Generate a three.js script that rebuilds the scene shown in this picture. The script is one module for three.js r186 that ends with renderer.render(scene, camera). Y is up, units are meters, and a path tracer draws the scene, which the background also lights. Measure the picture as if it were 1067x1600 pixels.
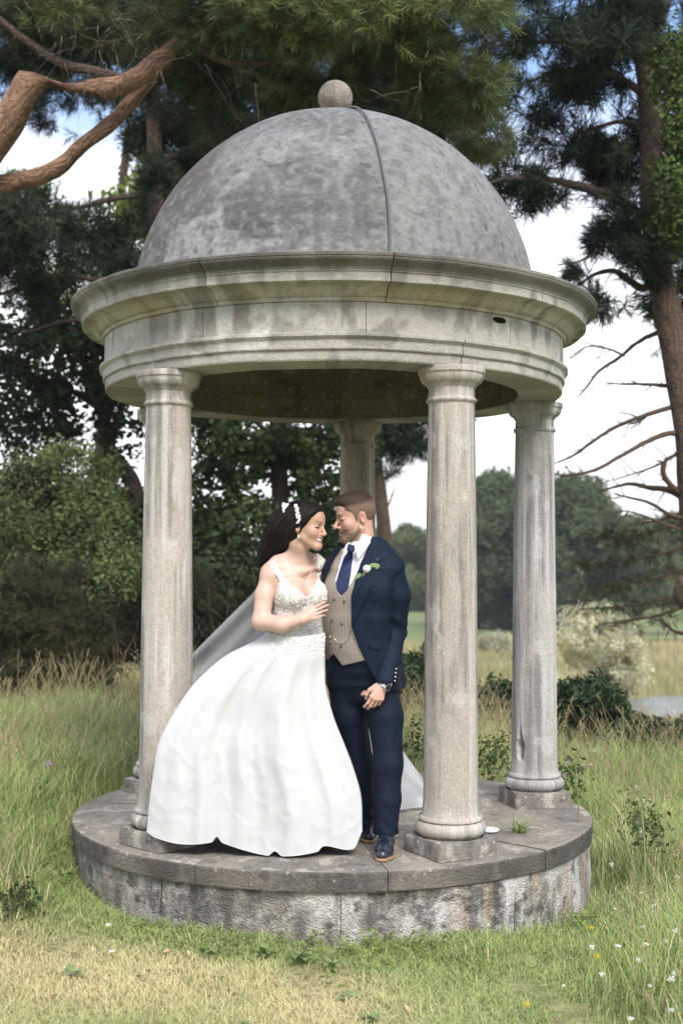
import * as THREE from 'three';
import { mergeGeometries } from 'three/addons/utils/BufferGeometryUtils.js';
import { Brush, Evaluator, SUBTRACTION } from 'three-bvh-csg';

// ---------------------------------------------------------------- camera, sky, sun, exposure
const scene = new THREE.Scene();
const renderer = new THREE.WebGLRenderer({ antialias: true });
renderer.toneMapping = THREE.LinearToneMapping;
renderer.toneMappingExposure = 1.86;
renderer.shadowMap.enabled = true;
renderer.setSize(682, 1024);
const camera = new THREE.PerspectiveCamera(44.66, 1067 / 1600, 0.1, 3000);
camera.position.set(0.048, 1.77, 7.374);
camera.rotation.order = 'YXZ';
camera.rotation.set(THREE.MathUtils.degToRad(1.104), 0, THREE.MathUtils.degToRad(0.24));
camera.setViewOffset(1067, 1600, 0, -51, 1067, 1600);
camera.focus = 6.25;
camera.userData.fStop = 2.2;
camera.updateMatrixWorld(true);
camera.updateProjectionMatrix();

const PERM = new Uint8Array(512);
{ let s = 12345; const p = [...Array(256).keys()];
  for (let i = 255; i > 0; i--) { s = (s * 1103515245 + 12345) & 0x7fffffff; const j = s % (i + 1); [p[i], p[j]] = [p[j], p[i]]; }
  for (let i = 0; i < 512; i++) PERM[i] = p[i & 255]; }
function rng(seed) { let a = seed >>> 0; return () => { a = (a + 0x6d2b79f5) | 0; let t = Math.imul(a ^ (a >>> 15), 1 | a); t = (t + Math.imul(t ^ (t >>> 7), 61 | t)) ^ t; return ((t ^ (t >>> 14)) >>> 0) / 4294967296; }; }
// value noise with an optional period, -1..1
function n2(x, y, px = 256, py = 256) {
  const xf = Math.floor(x), yf = Math.floor(y), fx = x - xf, fy = y - yf;
  const m = (v, p) => ((v % p) + p) % p;
  const x0 = m(xf, px) & 255, x1 = m(xf + 1, px) & 255, y0 = m(yf, py) & 255, y1 = m(yf + 1, py) & 255;
  const u = fx * fx * (3 - 2 * fx), v = fy * fy * (3 - 2 * fy);
  const a = PERM[PERM[x0] + y0], b = PERM[PERM[x1] + y0], c = PERM[PERM[x0] + y1], d = PERM[PERM[x1] + y1];
  return ((a + (b - a) * u) * (1 - v) + (c + (d - c) * u) * v) / 127.5 - 1;
}
function n3(x, y, z) {
  const xf = Math.floor(x), yf = Math.floor(y), zf = Math.floor(z), fx = x - xf, fy = y - yf, fz = z - zf;
  const X = xf & 255, Y = yf & 255, Z = zf & 255;
  const u = fx * fx * (3 - 2 * fx), v = fy * fy * (3 - 2 * fy), w = fz * fz * (3 - 2 * fz);
  const A = PERM[X] + Y, B = PERM[(X + 1) & 255] + Y;
  const AA = PERM[A & 511] + Z, AB = PERM[(A + 1) & 511] + Z, BA = PERM[B & 511] + Z, BB = PERM[(B + 1) & 511] + Z;
  const P = (i) => PERM[i & 511];
  const l = (a, b, t) => a + (b - a) * t;
  return l(l(l(P(AA), P(BA), u), l(P(AB), P(BB), u), v), l(l(P(AA + 1), P(BA + 1), u), l(P(AB + 1), P(BB + 1), u), v), w) / 127.5 - 1;
}
function fbm2(x, y, o, px = 256, py = 256) { let s = 0, a = 0.5, t = 0; for (let i = 0; i < o; i++) { s += a * n2(x, y, px, py); t += a; a *= 0.5; x *= 2; y *= 2; px *= 2; py *= 2; } return s / t; }
function fbm3(x, y, z, o) { let s = 0, a = 0.5, t = 0; for (let i = 0; i < o; i++) { s += a * n3(x, y, z); t += a; a *= 0.5; x = x * 2 + 7.3; y = y * 2 + 3.1; z = z * 2 + 5.7; } return s / t; }
const clamp = (x, a = 0, b = 1) => Math.max(a, Math.min(b, x));
const sst = (a, b, x) => { const t = clamp((x - a) / (b - a)); return t * t * (3 - 2 * t); };
const mix = (a, b, t) => a + (b - a) * t;
const mix3 = (a, b, t) => [a[0] + (b[0] - a[0]) * t, a[1] + (b[1] - a[1]) * t, a[2] + (b[2] - a[2]) * t];
const R = (d) => (d * Math.PI) / 180;

// sky: bright thin cloud low down, broken cloud with blue between higher up, the same all round
const skyW = 1024, skyH = 512, skyData = new Float32Array(skyW * skyH * 4);
for (let j = 0; j < skyH; j++) {
  const up = ((j + 0.5) / skyH - 0.5) * Math.PI, y = Math.sin(up);
  for (let i = 0; i < skyW; i++) {
    const a = ((i + 0.5) / skyW - 0.5) * 2 * Math.PI, x = Math.cos(a) * Math.cos(up), z = Math.sin(a) * Math.cos(up);
    const n = fbm3(x * 3.2 + 9, y * 5.2 + 2, z * 3.2 + 4, 5);
    const low = 1 - sst(0.2, 0.36, y + n * 0.1);
    const cl = clamp(Math.max(low, sst(-0.16, 0.28, n) * 0.95));
    const blue = mix3([0.27, 0.42, 0.70], [0.13, 0.26, 0.56], sst(0.15, 0.9, y));
    const white = mix3([0.80, 0.815, 0.83], [1.0, 1.01, 1.04], sst(0.0, 0.4, y + 0.12 * n));
    let c = mix3(blue, white, cl);
    if (y < 0) c = mix3(c, [0.12, 0.14, 0.08], sst(0, -0.08, y));
    const k = (j * skyW + i) * 4;
    skyData[k] = c[0]; skyData[k + 1] = c[1]; skyData[k + 2] = c[2]; skyData[k + 3] = 1;
  }
}
const skyTex = new THREE.DataTexture(skyData, skyW, skyH, THREE.RGBAFormat, THREE.FloatType);
skyTex.mapping = THREE.EquirectangularReflectionMapping; skyTex.magFilter = THREE.LinearFilter; skyTex.needsUpdate = true;
scene.background = skyTex; scene.environment = skyTex;

const sun = new THREE.DirectionalLight(new THREE.Color(1.0, 0.94, 0.84), 2.5);
sun.position.set(3.5, 12, 10);
sun.target.position.set(0, 1, 0);
sun.castShadow = true; sun.shadow.radius = 50; sun.shadow.mapSize.set(4096, 4096);
Object.assign(sun.shadow.camera, { left: -25, right: 25, top: 25, bottom: -25, near: 0.1, far: 80 });
scene.add(sun, sun.target);
scene.fog = new THREE.FogExp2(new THREE.Color(0.80, 0.86, 0.92), 0.00045);

// ---------------------------------------------------------------- helpers
const taken = {};
function numbered(name) { const n = taken[name] = (taken[name] ?? -1) + 1; return n ? `${name}_${String(n).padStart(3, '0')}` : name; }
function thing(name, label, category, pos = [0, 0, 0], group) {
  const o = new THREE.Group(); o.name = numbered(name); scene.add(o); o.position.set(...pos);
  o.userData = { label, category }; if (group) o.userData.group = group; return o;
}
function part(name, geo, mat, parent, label) {
  const m = new THREE.Mesh(geo, mat); m.name = name; m.castShadow = m.receiveShadow = true; parent.add(m);
  if (label) m.userData.label = label; return m;
}
function one(name, geo, mat, label, category, group) { const m = part(name, geo, mat, scene); m.name = numbered(name); m.userData = { label, category }; if (group) m.userData.group = group; return m; }
function struct(name, geo, mat) { const m = part(name, geo, mat, scene); m.userData.kind = 'structure'; return m; }
// a point that the photograph shows at pixel (px, py), d metres in front of the camera
const V = (x, y, z) => new THREE.Vector3(x, y, z);
function at(px, py, d) {
  const v = V((px / 1067) * 2 - 1, 1 - (py / 1600) * 2, 0.5).unproject(camera).applyMatrix4(camera.matrixWorldInverse);
  v.multiplyScalar(-d / v.z); return v.applyMatrix4(camera.matrixWorld);
}
function tex(w, h, fn, srgb = true) {   // fn(u, v) gives linear colour 0..1; v = 0 is the bottom row
  const data = new Uint8Array(w * h * 4);
  const enc = (c) => { c = clamp(c); return 255 * (srgb ? (c <= 0.0031308 ? 12.92 * c : 1.055 * Math.pow(c, 1 / 2.4) - 0.055) : c) + 0.5; };
  for (let j = 0; j < h; j++) for (let i = 0; i < w; i++) {
    const c = fn((i + 0.5) / w, (j + 0.5) / h), k = (j * w + i) * 4;
    if (typeof c === 'number') { data[k] = data[k + 1] = data[k + 2] = enc(c); } else { data[k] = enc(c[0]); data[k + 1] = enc(c[1]); data[k + 2] = enc(c[2]); }
    data[k + 3] = 255;
  }
  const t = new THREE.DataTexture(data, w, h, THREE.RGBAFormat);
  t.wrapS = t.wrapT = THREE.RepeatWrapping; t.magFilter = THREE.LinearFilter; t.minFilter = THREE.LinearMipmapLinearFilter; t.generateMipmaps = true;
  if (srgb) t.colorSpace = THREE.SRGBColorSpace; t.needsUpdate = true; return t;
}
const lin = (r, g, b) => new THREE.Color().setRGB(r, g, b);
function std(color, roughness = 0.85, o = {}) { return new THREE.MeshStandardMaterial({ color: Array.isArray(color) ? lin(...color) : color, roughness, side: THREE.DoubleSide, ...o }); }
function phys(color, roughness = 0.85, o = {}) { return new THREE.MeshPhysicalMaterial({ color: Array.isArray(color) ? lin(...color) : color, roughness, side: THREE.DoubleSide, ...o }); }
// a tube through points with a radius at each, with a few sides
function tube(pts, radii, sides = 8, sub = 4, wob = 0, seed = 1) {
  const curve = new THREE.CatmullRomCurve3(pts), n = Math.max(2, (pts.length - 1) * sub);
  const fr = curve.computeFrenetFrames(n, false), pos = [], uv = [], idx = [], nor = [];
  let len = 0, last = null;
  for (let i = 0; i <= n; i++) {
    const t = i / n, p = curve.getPoint(t); if (last) len += p.distanceTo(last); last = p;
    const k = t * (radii.length - 1), a = Math.min(radii.length - 2, Math.floor(k)), r0 = mix(radii[a], radii[a + 1], k - a);
    for (let s = 0; s <= sides; s++) {
      const an = (s % sides) / sides * Math.PI * 2, r = r0 * (1 + wob * n3(Math.cos(an) * 1.3 + seed, Math.sin(an) * 1.3, len / (r0 * 2.5 + 0.01)));
      const d = fr.normals[i].clone().multiplyScalar(Math.cos(an)).addScaledVector(fr.binormals[i], Math.sin(an));
      pos.push(p.x + d.x * r, p.y + d.y * r, p.z + d.z * r); nor.push(d.x, d.y, d.z); uv.push((s / sides) * 2 * Math.PI * r0, len);
    }
  }
  for (let i = 0; i < n; i++) for (let s = 0; s < sides; s++) { const a = i * (sides + 1) + s, b = a + sides + 1; idx.push(a, a + 1, b, b, a + 1, b + 1); }
  const g = new THREE.BufferGeometry();
  g.setAttribute('position', new THREE.Float32BufferAttribute(pos, 3)); g.setAttribute('normal', new THREE.Float32BufferAttribute(nor, 3)); g.setAttribute('uv', new THREE.Float32BufferAttribute(uv, 2)); g.setIndex(idx);
  return g;
}
// a closed profile [r, y] swept about the y axis between two angles (degrees, 0 towards +z, positive towards +x), with end caps
function ringSeg(prof, a0, a1, seg, gap = 0.002, warp) {
  const pos = [], uv = [], idx = [], P = prof.length;
  const rMax = Math.max(...prof.map((p) => p[0])), g = gap / rMax, A0 = R(a0) + g, A1 = R(a1) - g;
  const along = [0]; for (let i = 1; i <= P; i++) { const p = prof[i % P], q = prof[i - 1]; along.push(along[i - 1] + Math.hypot(p[0] - q[0], p[1] - q[1])); }
  for (let k = 0; k < P; k++) {       // one strip per profile edge, so that edges stay crisp
    const p = prof[k], q = prof[(k + 1) % P], base = pos.length / 3;
    for (let i = 0; i <= seg; i++) {
      const a = mix(A0, A1, i / seg);
      for (const [pt, l] of [[p, along[k]], [q, along[k + 1]]]) {
        let r = pt[0], y = pt[1]; if (warp) [r, y] = warp(r, y, a);
        pos.push(Math.sin(a) * r, y, Math.cos(a) * r); uv.push(a * rMax, Math.abs(q[1] - p[1]) > 0.3 * Math.abs(q[0] - p[0]) ? y : (y + l));
      }
    }
    for (let i = 0; i < seg; i++) { const a = base + i * 2; idx.push(a, a + 1, a + 2, a + 1, a + 3, a + 2); }
  }
  const tri = THREE.ShapeUtils.triangulateShape(prof.map((p) => new THREE.Vector2(p[0], p[1])), []);
  for (const a of [A0, A1]) {
    const base = pos.length / 3;
    for (const [r0, y0] of prof) { let r = r0, y = y0; if (warp) [r, y] = warp(r, y, a); pos.push(Math.sin(a) * r, y, Math.cos(a) * r); uv.push(r, y); }
    for (const t of tri) idx.push(base + t[0], base + t[1], base + t[2]);
  }
  const geo = new THREE.BufferGeometry();
  geo.setAttribute('position', new THREE.Float32BufferAttribute(pos, 3)); geo.setAttribute('uv', new THREE.Float32BufferAttribute(uv, 2)); geo.setIndex(idx);
  geo.computeVertexNormals(); return geo;
}
// lathe with uv in metres
function lathe(prof, seg = 64, move) {
  const g = new THREE.LatheGeometry(prof.map((p) => new THREE.Vector2(p[0], p[1])), seg), u = g.attributes.uv, p = g.attributes.position;
  const rm = Math.max(...prof.map((q) => q[0]));
  for (let i = 0; i < u.count; i++) u.setXY(i, u.getX(i) * 2 * Math.PI * rm, p.getY(i));
  if (move) { for (let i = 0; i < p.count; i++) { const v = move(V(p.getX(i), p.getY(i), p.getZ(i))); p.setXYZ(i, v.x, v.y, v.z); } g.computeVertexNormals(); }
  return g;
}

// ---------------------------------------------------------------- the ground
const TOP = 0.35;                                    // the top of the rotunda's base
function ground(x, z) {
  let y = -0.2 * sst(0.3, 2.2, x) * sst(-6, -1, z);
  y += 0.36 * sst(-0.5, -2.2, x) * sst(1.5, -0.6, z);
  y += 0.12 * sst(0.8, -1.6, z) * sst(2.5, 0.5, Math.abs(x));
  const rim = mix(-4.6, -3.0, sst(-2, 2, x));
  y -= 3.75 * sst(rim, rim - 17, z);
  y += 0.025 * n2(x * 1.3, z * 1.3) * sst(30, 10, Math.hypot(x, z)) + 0.012 * n2(x * 4, z * 4) * sst(30, 10, Math.hypot(x, z));
  const far = -z;
  if (far > 30) y += 0.4 * sst(40, 140, far) + 0.6 * sst(90, 240, far) * (0.5 + n2(x * 0.01, z * 0.01));
  if (lakeness(x, z) > 0) y -= 0.7 * lakeness(x, z);
  return y;
}
function lakeness(x, z) { const e = Math.hypot((x - 27) / 15.5, (z + 41) / 6.2) + 0.06 * n2(x * 0.3, z * 0.3); return sst(1.05, 0.9, e); }
{
  const pos = [], uv = [], idx = [], col = [];
  const line = []; for (let i = 0; i <= 150; i++) { const t = i / 150; line.push(Math.sign(t - 0.5) * (Math.pow(Math.abs(t - 0.5) * 2, 3.2) * 900 + Math.abs(t - 0.5) * 2 * 9)); }
  const far = []; for (let j = 0; j <= 190; j++) { const t = j / 190; far.push(14 - t * 34 - Math.pow(t, 4) * 900); }
  for (const z of far) for (const x of line) {
    pos.push(x, ground(x, z), z); uv.push(x, z);
    const n = fbm2(x * 0.5, z * 0.5, 3), m = fbm2(x * 2.2 + 7, z * 2.2, 3);
    let c;
    if (z > -6) c = mix3([0.42, 0.34, 0.175], [0.22, 0.25, 0.09], clamp(0.42 + 0.9 * n + 0.5 * m + 0.5 * sst(1.0, 2.2, Math.abs(x))));
    else if (z > -30) c = mix3([0.05, 0.07, 0.02], [0.11, 0.11, 0.045], clamp(0.5 + n));
    else if (z > -84) c = mix3([0.30, 0.25, 0.10], [0.19, 0.2, 0.075], clamp(0.45 + 1.1 * fbm2(x * 0.12, z * 0.25, 4)));
    else c = mix3([0.16, 0.22, 0.06], [0.25, 0.27, 0.11], clamp(0.4 + 0.9 * fbm2(x * 0.03, z * 0.08, 3)));
    col.push(...c);
  }
  const W = line.length;
  for (let j = 0; j < far.length - 1; j++) for (let i = 0; i < W - 1; i++) { const a = j * W + i; idx.push(a, a + 1, a + W, a + 1, a + W + 1, a + W); }
  const g = new THREE.BufferGeometry();
  g.setAttribute('position', new THREE.Float32BufferAttribute(pos, 3)); g.setAttribute('uv', new THREE.Float32BufferAttribute(uv, 2)); g.setAttribute('color', new THREE.Float32BufferAttribute(col, 3)); g.setIndex(idx); g.computeVertexNormals();
  const soil = tex(512, 512, (u, v) => { const a = fbm2(u * 24, v * 24, 5, 24, 24); return clamp(0.72 + 0.42 * a); });
  soil.repeat.set(0.8, 0.8);
  const bump = tex(512, 512, (u, v) => 0.5 + 0.5 * fbm2(u * 40, v * 40, 4, 40, 40), false); bump.repeat.set(0.9, 0.9);
  struct('ground', g, std(0xffffff, 0.97, { vertexColors: true, map: soil, bumpMap: bump, bumpScale: 0.02 }));
  // the lake
  const lp = []; for (let i = 0; i < 72; i++) { const a = (i / 72) * Math.PI * 2; lp.push(new THREE.Vector2(27 + 17 * Math.cos(a), -(-41 + 7 * Math.sin(a)))); }
  const lg = new THREE.ShapeGeometry(new THREE.Shape(lp)); lg.rotateX(-Math.PI / 2); lg.translate(0, -3.55, 0);
  const rip = tex(512, 512, (u, v) => 0.5 + 0.5 * fbm2(u * 20, v * 50, 4, 20, 50), false); 
  const lu = lg.attributes.uv; for (let i = 0; i < lu.count; i++) lu.setXY(i, lu.getX(i) * 0.15, lu.getY(i) * 0.15);
  struct('lake_water', lg, std([0.05, 0.07, 0.08], 0.12, { bumpMap: rip, bumpScale: 0.02 }));
  // hills beyond the park
  for (const [z0, h, seed, c] of [[-330, 17, 3, [0.05, 0.075, 0.03]], [-520, 36, 8, [0.05, 0.07, 0.035]]]) {
    const hp = [], hi = [], hc = [], N = 240, M = 14;
    for (let j = 0; j <= M; j++) for (let i = 0; i <= N; i++) {
      const x = (i / N - 0.5) * 900, t = j / M, top = h * (0.62 + 0.38 * n2(x * 0.006 + seed, seed)) + 2.6 * n2(x * 0.09, seed) + 1.5 * n2(x * 0.3, seed + 3);
      hp.push(x, -4 + (top + 4) * Math.sin(Math.min(1, t * 1.2) * Math.PI / 2), z0 - t * 90 + 3 * n2(x * 0.1, t * 8)); const v = 1 + 0.5 * n2(x * 0.12, t * 14 + seed); hc.push(c[0] * v, c[1] * v, c[2] * v);
    }
    for (let j = 0; j < M; j++) for (let i = 0; i < N; i++) { const a = j * (N + 1) + i; hi.push(a, a + 1, a + N + 1, a + 1, a + N + 2, a + N + 1); }
    const hg = new THREE.BufferGeometry(); hg.setAttribute('position', new THREE.Float32BufferAttribute(hp, 3)); hg.setAttribute('color', new THREE.Float32BufferAttribute(hc, 3)); hg.setIndex(hi); hg.computeVertexNormals();
    const m = struct(seed === 3 ? 'wooded_hill' : 'far_hill', hg, std(0xffffff, 1, { vertexColors: true }));
  }
}

// ---------------------------------------------------------------- stone
const grain = tex(512, 512, (u, v) => clamp(0.5 + 0.35 * fbm2(u * 90, v * 90, 3, 90, 90) + 0.25 * fbm2(u * 14, v * 14, 3, 14, 14)), false);
const grainOf = (k) => { const t = grain.clone(); t.repeat.set(k, k); t.needsUpdate = true; return t; };
const grainXY = (a, b) => { const t = grain.clone(); t.repeat.set(a, b); t.needsUpdate = true; return t; };
function spots(u, v, n, seed, big = 0.35) {          // round lichen spots on an n x n lattice, 0..1
  const x = u * n, y = v * n, ix = Math.floor(x), iy = Math.floor(y); let best = 0;
  for (let j = -1; j <= 1; j++) for (let i = -1; i <= 1; i++) {
    const a = ((ix + i) % n + n) % n, b = ((iy + j) % n + n) % n, h = PERM[(PERM[(a + seed) & 255] + b) & 511], k = PERM[(h + 17) & 255], q = PERM[(h + 91) & 255], s = PERM[(h + 51) & 255] / 255;
    if (s < 0.55) continue;
    const dx = x - (ix + i + k / 255), dy = y - (iy + j + q / 255), r = big * (s - 0.5) * 2 * (0.6 + 0.4 * PERM[(h + 7) & 255] / 255);
    best = Math.max(best, sst(r, r * 0.6, Math.hypot(dx, dy) + 0.1 * r * n2(x * 4, y * 4)));
  }
  return best;
}
const shaftTex = tex(768, 1536, (u, v) => {          // 1 m x 2.4 m
  const f = fbm2(u * 160, v * 380, 3, 160, 380), g = fbm2(u * 6, v * 9, 5, 6, 9), st = fbm2(u * 26, v * 3, 4, 26, 3), st2 = fbm2(u * 9 + 4, v * 2, 3, 9, 2);
  let c = mix3([0.385, 0.345, 0.30], [0.265, 0.242, 0.22], clamp(0.42 + 1.15 * g + 0.45 * st2));
  c = mix3(c, [0.52, 0.50, 0.475], 0.55 * sst(0.10, 0.42, st + 0.3 * g));
  c = mix3(c, [0.15, 0.14, 0.13], 0.6 * sst(0.15, 0.55, -st + 0.4 * g)); c = mix3(c, [0.50, 0.48, 0.45], 0.4 * sst(0.16, 0.34, fbm2(u * 11 + 7, v * 17, 5, 11, 17) - 0.08)); 
  c = mix3(c, [0.56, 0.53, 0.5], 0.8 * spots(u, v * 2, 34, 5, 0.16));
  c = mix3(c, [0.14, 0.13, 0.12], 0.6 * spots(u + 0.37, v * 2, 46, 9, 0.1));
  const k = 1 + 0.30 * f; return [c[0] * k, c[1] * k, c[2] * k];
});
shaftTex.repeat.set(1, 1 / 2.4);
const entTex = tex(2048, 512, (u, v) => {             // once round (9.6 m), y from 2.76 to 3.30
  const y = 2.76 + v * 0.54, g = fbm2(u * 24, v * 2, 5, 24, 2), f = fbm2(u * 700, v * 44, 2, 700, 44), st = fbm2(u * 90, v * 2 + 1, 4, 90, 2), b = fbm2(u * 9 + 3, v * 1, 4, 9, 1);
  let c = mix3([0.415, 0.39, 0.345], [0.265, 0.245, 0.215], clamp(0.45 + 0.8 * g + 0.3 * b));
  c = mix3(c, [0.55, 0.53, 0.5], 0.75 * sst(0.15, 0.5, st + 0.4 * b) * sst(2.78, 2.86, y) * sst(3.1, 2.9, y));
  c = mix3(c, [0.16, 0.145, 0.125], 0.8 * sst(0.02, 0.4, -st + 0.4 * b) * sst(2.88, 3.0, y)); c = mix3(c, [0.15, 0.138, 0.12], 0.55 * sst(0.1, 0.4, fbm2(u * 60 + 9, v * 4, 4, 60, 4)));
  const och = sst(3.05, 3.08, y) * sst(3.15, 3.12, y);
  c = mix3(c, [0.36, 0.285, 0.14], 0.6 * och * clamp(0.6 + g));
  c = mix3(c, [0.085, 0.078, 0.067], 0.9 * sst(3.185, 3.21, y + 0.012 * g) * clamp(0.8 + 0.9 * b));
  c = mix3(c, [0.5, 0.47, 0.42], 0.6 * spots(u * 18, v, 20, 3, 0.14));
  const k = 1 + 0.17 * f; return [c[0] * k, c[1] * k, c[2] * k];
});
const domeTex = tex(1536, 768, (u, v) => {           // u once round (0.5 faces the camera), v from springing to crown
  const az = (u - 0.5) * 360, g = fbm2(u * 14, v * 5, 6, 14, 5), h = fbm2(u * 40 + 3, v * 13, 5, 40, 13), f = fbm2(u * 500, v * 160, 3, 500, 160);
  const rid = 1 - Math.abs(fbm2(u * 110 + 2.5 * g, v * 44 + 2 * h, 4, 110, 44)), worm = sst(0.82, 0.99, rid);
  let c = mix3([0.16, 0.158, 0.157], [0.33, 0.325, 0.317], clamp(0.45 + 1.2 * g + 0.4 * h));
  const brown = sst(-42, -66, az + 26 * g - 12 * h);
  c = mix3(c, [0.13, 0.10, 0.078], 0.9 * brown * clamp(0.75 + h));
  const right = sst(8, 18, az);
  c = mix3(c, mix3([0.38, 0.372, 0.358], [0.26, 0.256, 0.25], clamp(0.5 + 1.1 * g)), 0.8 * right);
  c = mix3(c, [0.56, 0.58, 0.60], 0.8 * worm * 0.22 * (1 - right) * (1 - brown) * clamp(0.55 + 1.2 * h));
  const patch = sst(0.02, 0.10, 0.30 - Math.hypot((az + 34) / 110, (v - 0.06) / 0.85) + 0.17 * g + 0.09 * h) * sst(-0.15, 0.1, h + 0.28);
  c = mix3(c, [0.50, 0.505, 0.485], 0.8 * patch * clamp(0.75 + 1.3 * fbm2(u * 150, v * 38 + 3, 4, 150, 38)) * (1 - right));
  const low = sst(0.16, 0.0, v + 0.1 * g) * (1 - right); c = mix3(c, [0.45, 0.46, 0.45], 0.5 * low * (1 - brown) * clamp(0.5 + 1.5 * h));
  c = mix3(c, [0.33, 0.27, 0.15], 0.5 * sst(0.25, 0.5, fbm2(u * 22 + 9, v * 9 + 4, 4, 22, 9)) * sst(0.5, 0.9, v));
  c = mix3(c, [0.10, 0.10, 0.10], 0.7 * sst(0.30, 0.55, fbm2(u * 110, v * 30, 4, 110, 30) - 0.12 * right));
  c = mix3(c, [0.56, 0.55, 0.5], 0.7 * spots(u * 6, v * 2, 26, 8, 0.12) * sst(0.35, 0.8, v));
  const m2 = fbm2(u * 180 + 5, v * 46 + 2, 4, 180, 46); c = mix3(c, [0.12, 0.118, 0.115], 0.45 * sst(0.05, 0.45, m2)); c = mix3(c, [0.42, 0.41, 0.39], 0.35 * sst(0.08, 0.45, -m2)); const k = (1 + 0.28 * f) * 0.58; return [c[0] * k, c[1] * k, c[2] * k];
});
const domeBump = tex(1024, 512, (u, v) => clamp(0.5 + 0.3 * fbm2(u * 40 + 3, v * 13, 6, 40, 13) + 0.25 * fbm2(u * 260, v * 80, 2, 260, 80)), false);
const drumTex = tex(2048, 256, (u, v) => {            // once round (9.3 m), y -0.45..0.25
  const g = fbm2(u * 16, v * 1.0, 5, 16, 1), h = fbm2(u * 64, v * 5, 5, 64, 5), st = fbm2(u * 130, v * 2, 4, 130, 2), f = fbm2(u * 600, v * 46, 3, 600, 46), az = (u - 0.5) * 360;
  let c = mix3([0.26, 0.235, 0.205], [0.155, 0.14, 0.125], clamp(0.5 + 1.0 * g + 0.4 * h));
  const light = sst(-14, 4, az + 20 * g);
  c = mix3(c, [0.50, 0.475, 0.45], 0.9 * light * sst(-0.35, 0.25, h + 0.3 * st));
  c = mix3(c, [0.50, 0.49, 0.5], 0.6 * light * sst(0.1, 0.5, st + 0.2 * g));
  c = mix3(c, [0.075, 0.07, 0.068], 0.7 * sst(0.06, 0.45, -st * 1.1 + 0.35 * g));
  c = mix3(c, [0.40, 0.29, 0.17], 0.4 * light * sst(0.28, 0.5, fbm2(u * 70 + 31, v * 1 + 5, 3, 70, 1)));
  c = mix3(c, [0.06, 0.055, 0.05], 0.8 * sst(0.2, 0.55, fbm2(u * 150 + 7, v * 11, 4, 150, 11)));
  c = mix3(c, [0.44, 0.42, 0.37], 0.7 * spots(u * 14, v, 24, 6, 0.26) * (1 - light * 0.5));
  const m2 = fbm2(u * 190 + 3, v * 14 + 2, 4, 190, 14); c = mix3(c, [0.09, 0.083, 0.078], 0.28 * sst(0.08, 0.42, m2)); c = mix3(c, [0.47, 0.44, 0.41], 0.4 * sst(0.12, 0.42, -m2)); const k = 1 + 0.33 * f; return [c[0] * k, c[1] * k, c[2] * k];
});
const slabTex = tex(1024, 1024, (u, v) => {           // 1.6 m a side
  const g = fbm2(u * 5, v * 5, 6, 5, 5), f = fbm2(u * 200, v * 200, 3, 200, 200), h = fbm2(u * 18 + 4, v * 18, 5, 18, 18);
  let c = mix3([0.235, 0.21, 0.18], [0.13, 0.12, 0.11], clamp(0.5 + 0.9 * g + 0.4 * h));
  c = mix3(c, [0.35, 0.32, 0.285], 0.7 * sst(0.15, 0.5, h));
  c = mix3(c, [0.45, 0.43, 0.39], 0.75 * spots(u, v, 22, 5, 0.2));
  c = mix3(c, [0.05, 0.05, 0.048], 0.6 * sst(0.25, 0.6, -h + 0.2 * g));
  const k = 1 + 0.32 * f; return [c[0] * k, c[1] * k, c[2] * k];
});
slabTex.repeat.set(1 / 1.6, 1 / 1.6);
const copeTex = slabTex.clone(); copeTex.offset.set(0.3, 0.2); copeTex.needsUpdate = true;
const Mst = {
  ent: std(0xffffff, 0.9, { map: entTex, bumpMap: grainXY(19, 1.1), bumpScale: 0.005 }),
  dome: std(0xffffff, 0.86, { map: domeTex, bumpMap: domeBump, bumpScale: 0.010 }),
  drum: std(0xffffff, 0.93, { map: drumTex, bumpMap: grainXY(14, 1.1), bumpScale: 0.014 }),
  slab: std([1.5, 1.45, 1.38], 0.9, { map: slabTex, bumpMap: grainOf(1.8), bumpScale: 0.006 }),
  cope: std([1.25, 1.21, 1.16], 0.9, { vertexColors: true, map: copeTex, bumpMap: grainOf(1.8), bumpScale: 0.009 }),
  plinth: std([1.3, 1.28, 1.25], 0.9, { map: slabTex, bumpMap: grainOf(1.8), bumpScale: 0.007 }),
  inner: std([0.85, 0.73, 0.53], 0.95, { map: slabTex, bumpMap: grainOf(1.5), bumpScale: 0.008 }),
  lead: std([0.10, 0.10, 0.102], 0.7),
};
const shaftMats = [0, 1, 2, 3, 4].map((k) => { const t = shaftTex.clone(); t.offset.set(k * 0.23, k * 0.11); t.needsUpdate = true;
  return std([[1, 0.98, 0.96], [1.08, 1.07, 1.06], [1.02, 1.06, 1.13], [0.8, 0.76, 0.66], [1.15, 1.15, 1.15]][k], 0.9, { map: t, bumpMap: grainOf(2.2), bumpScale: 0.0028 }); });

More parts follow.
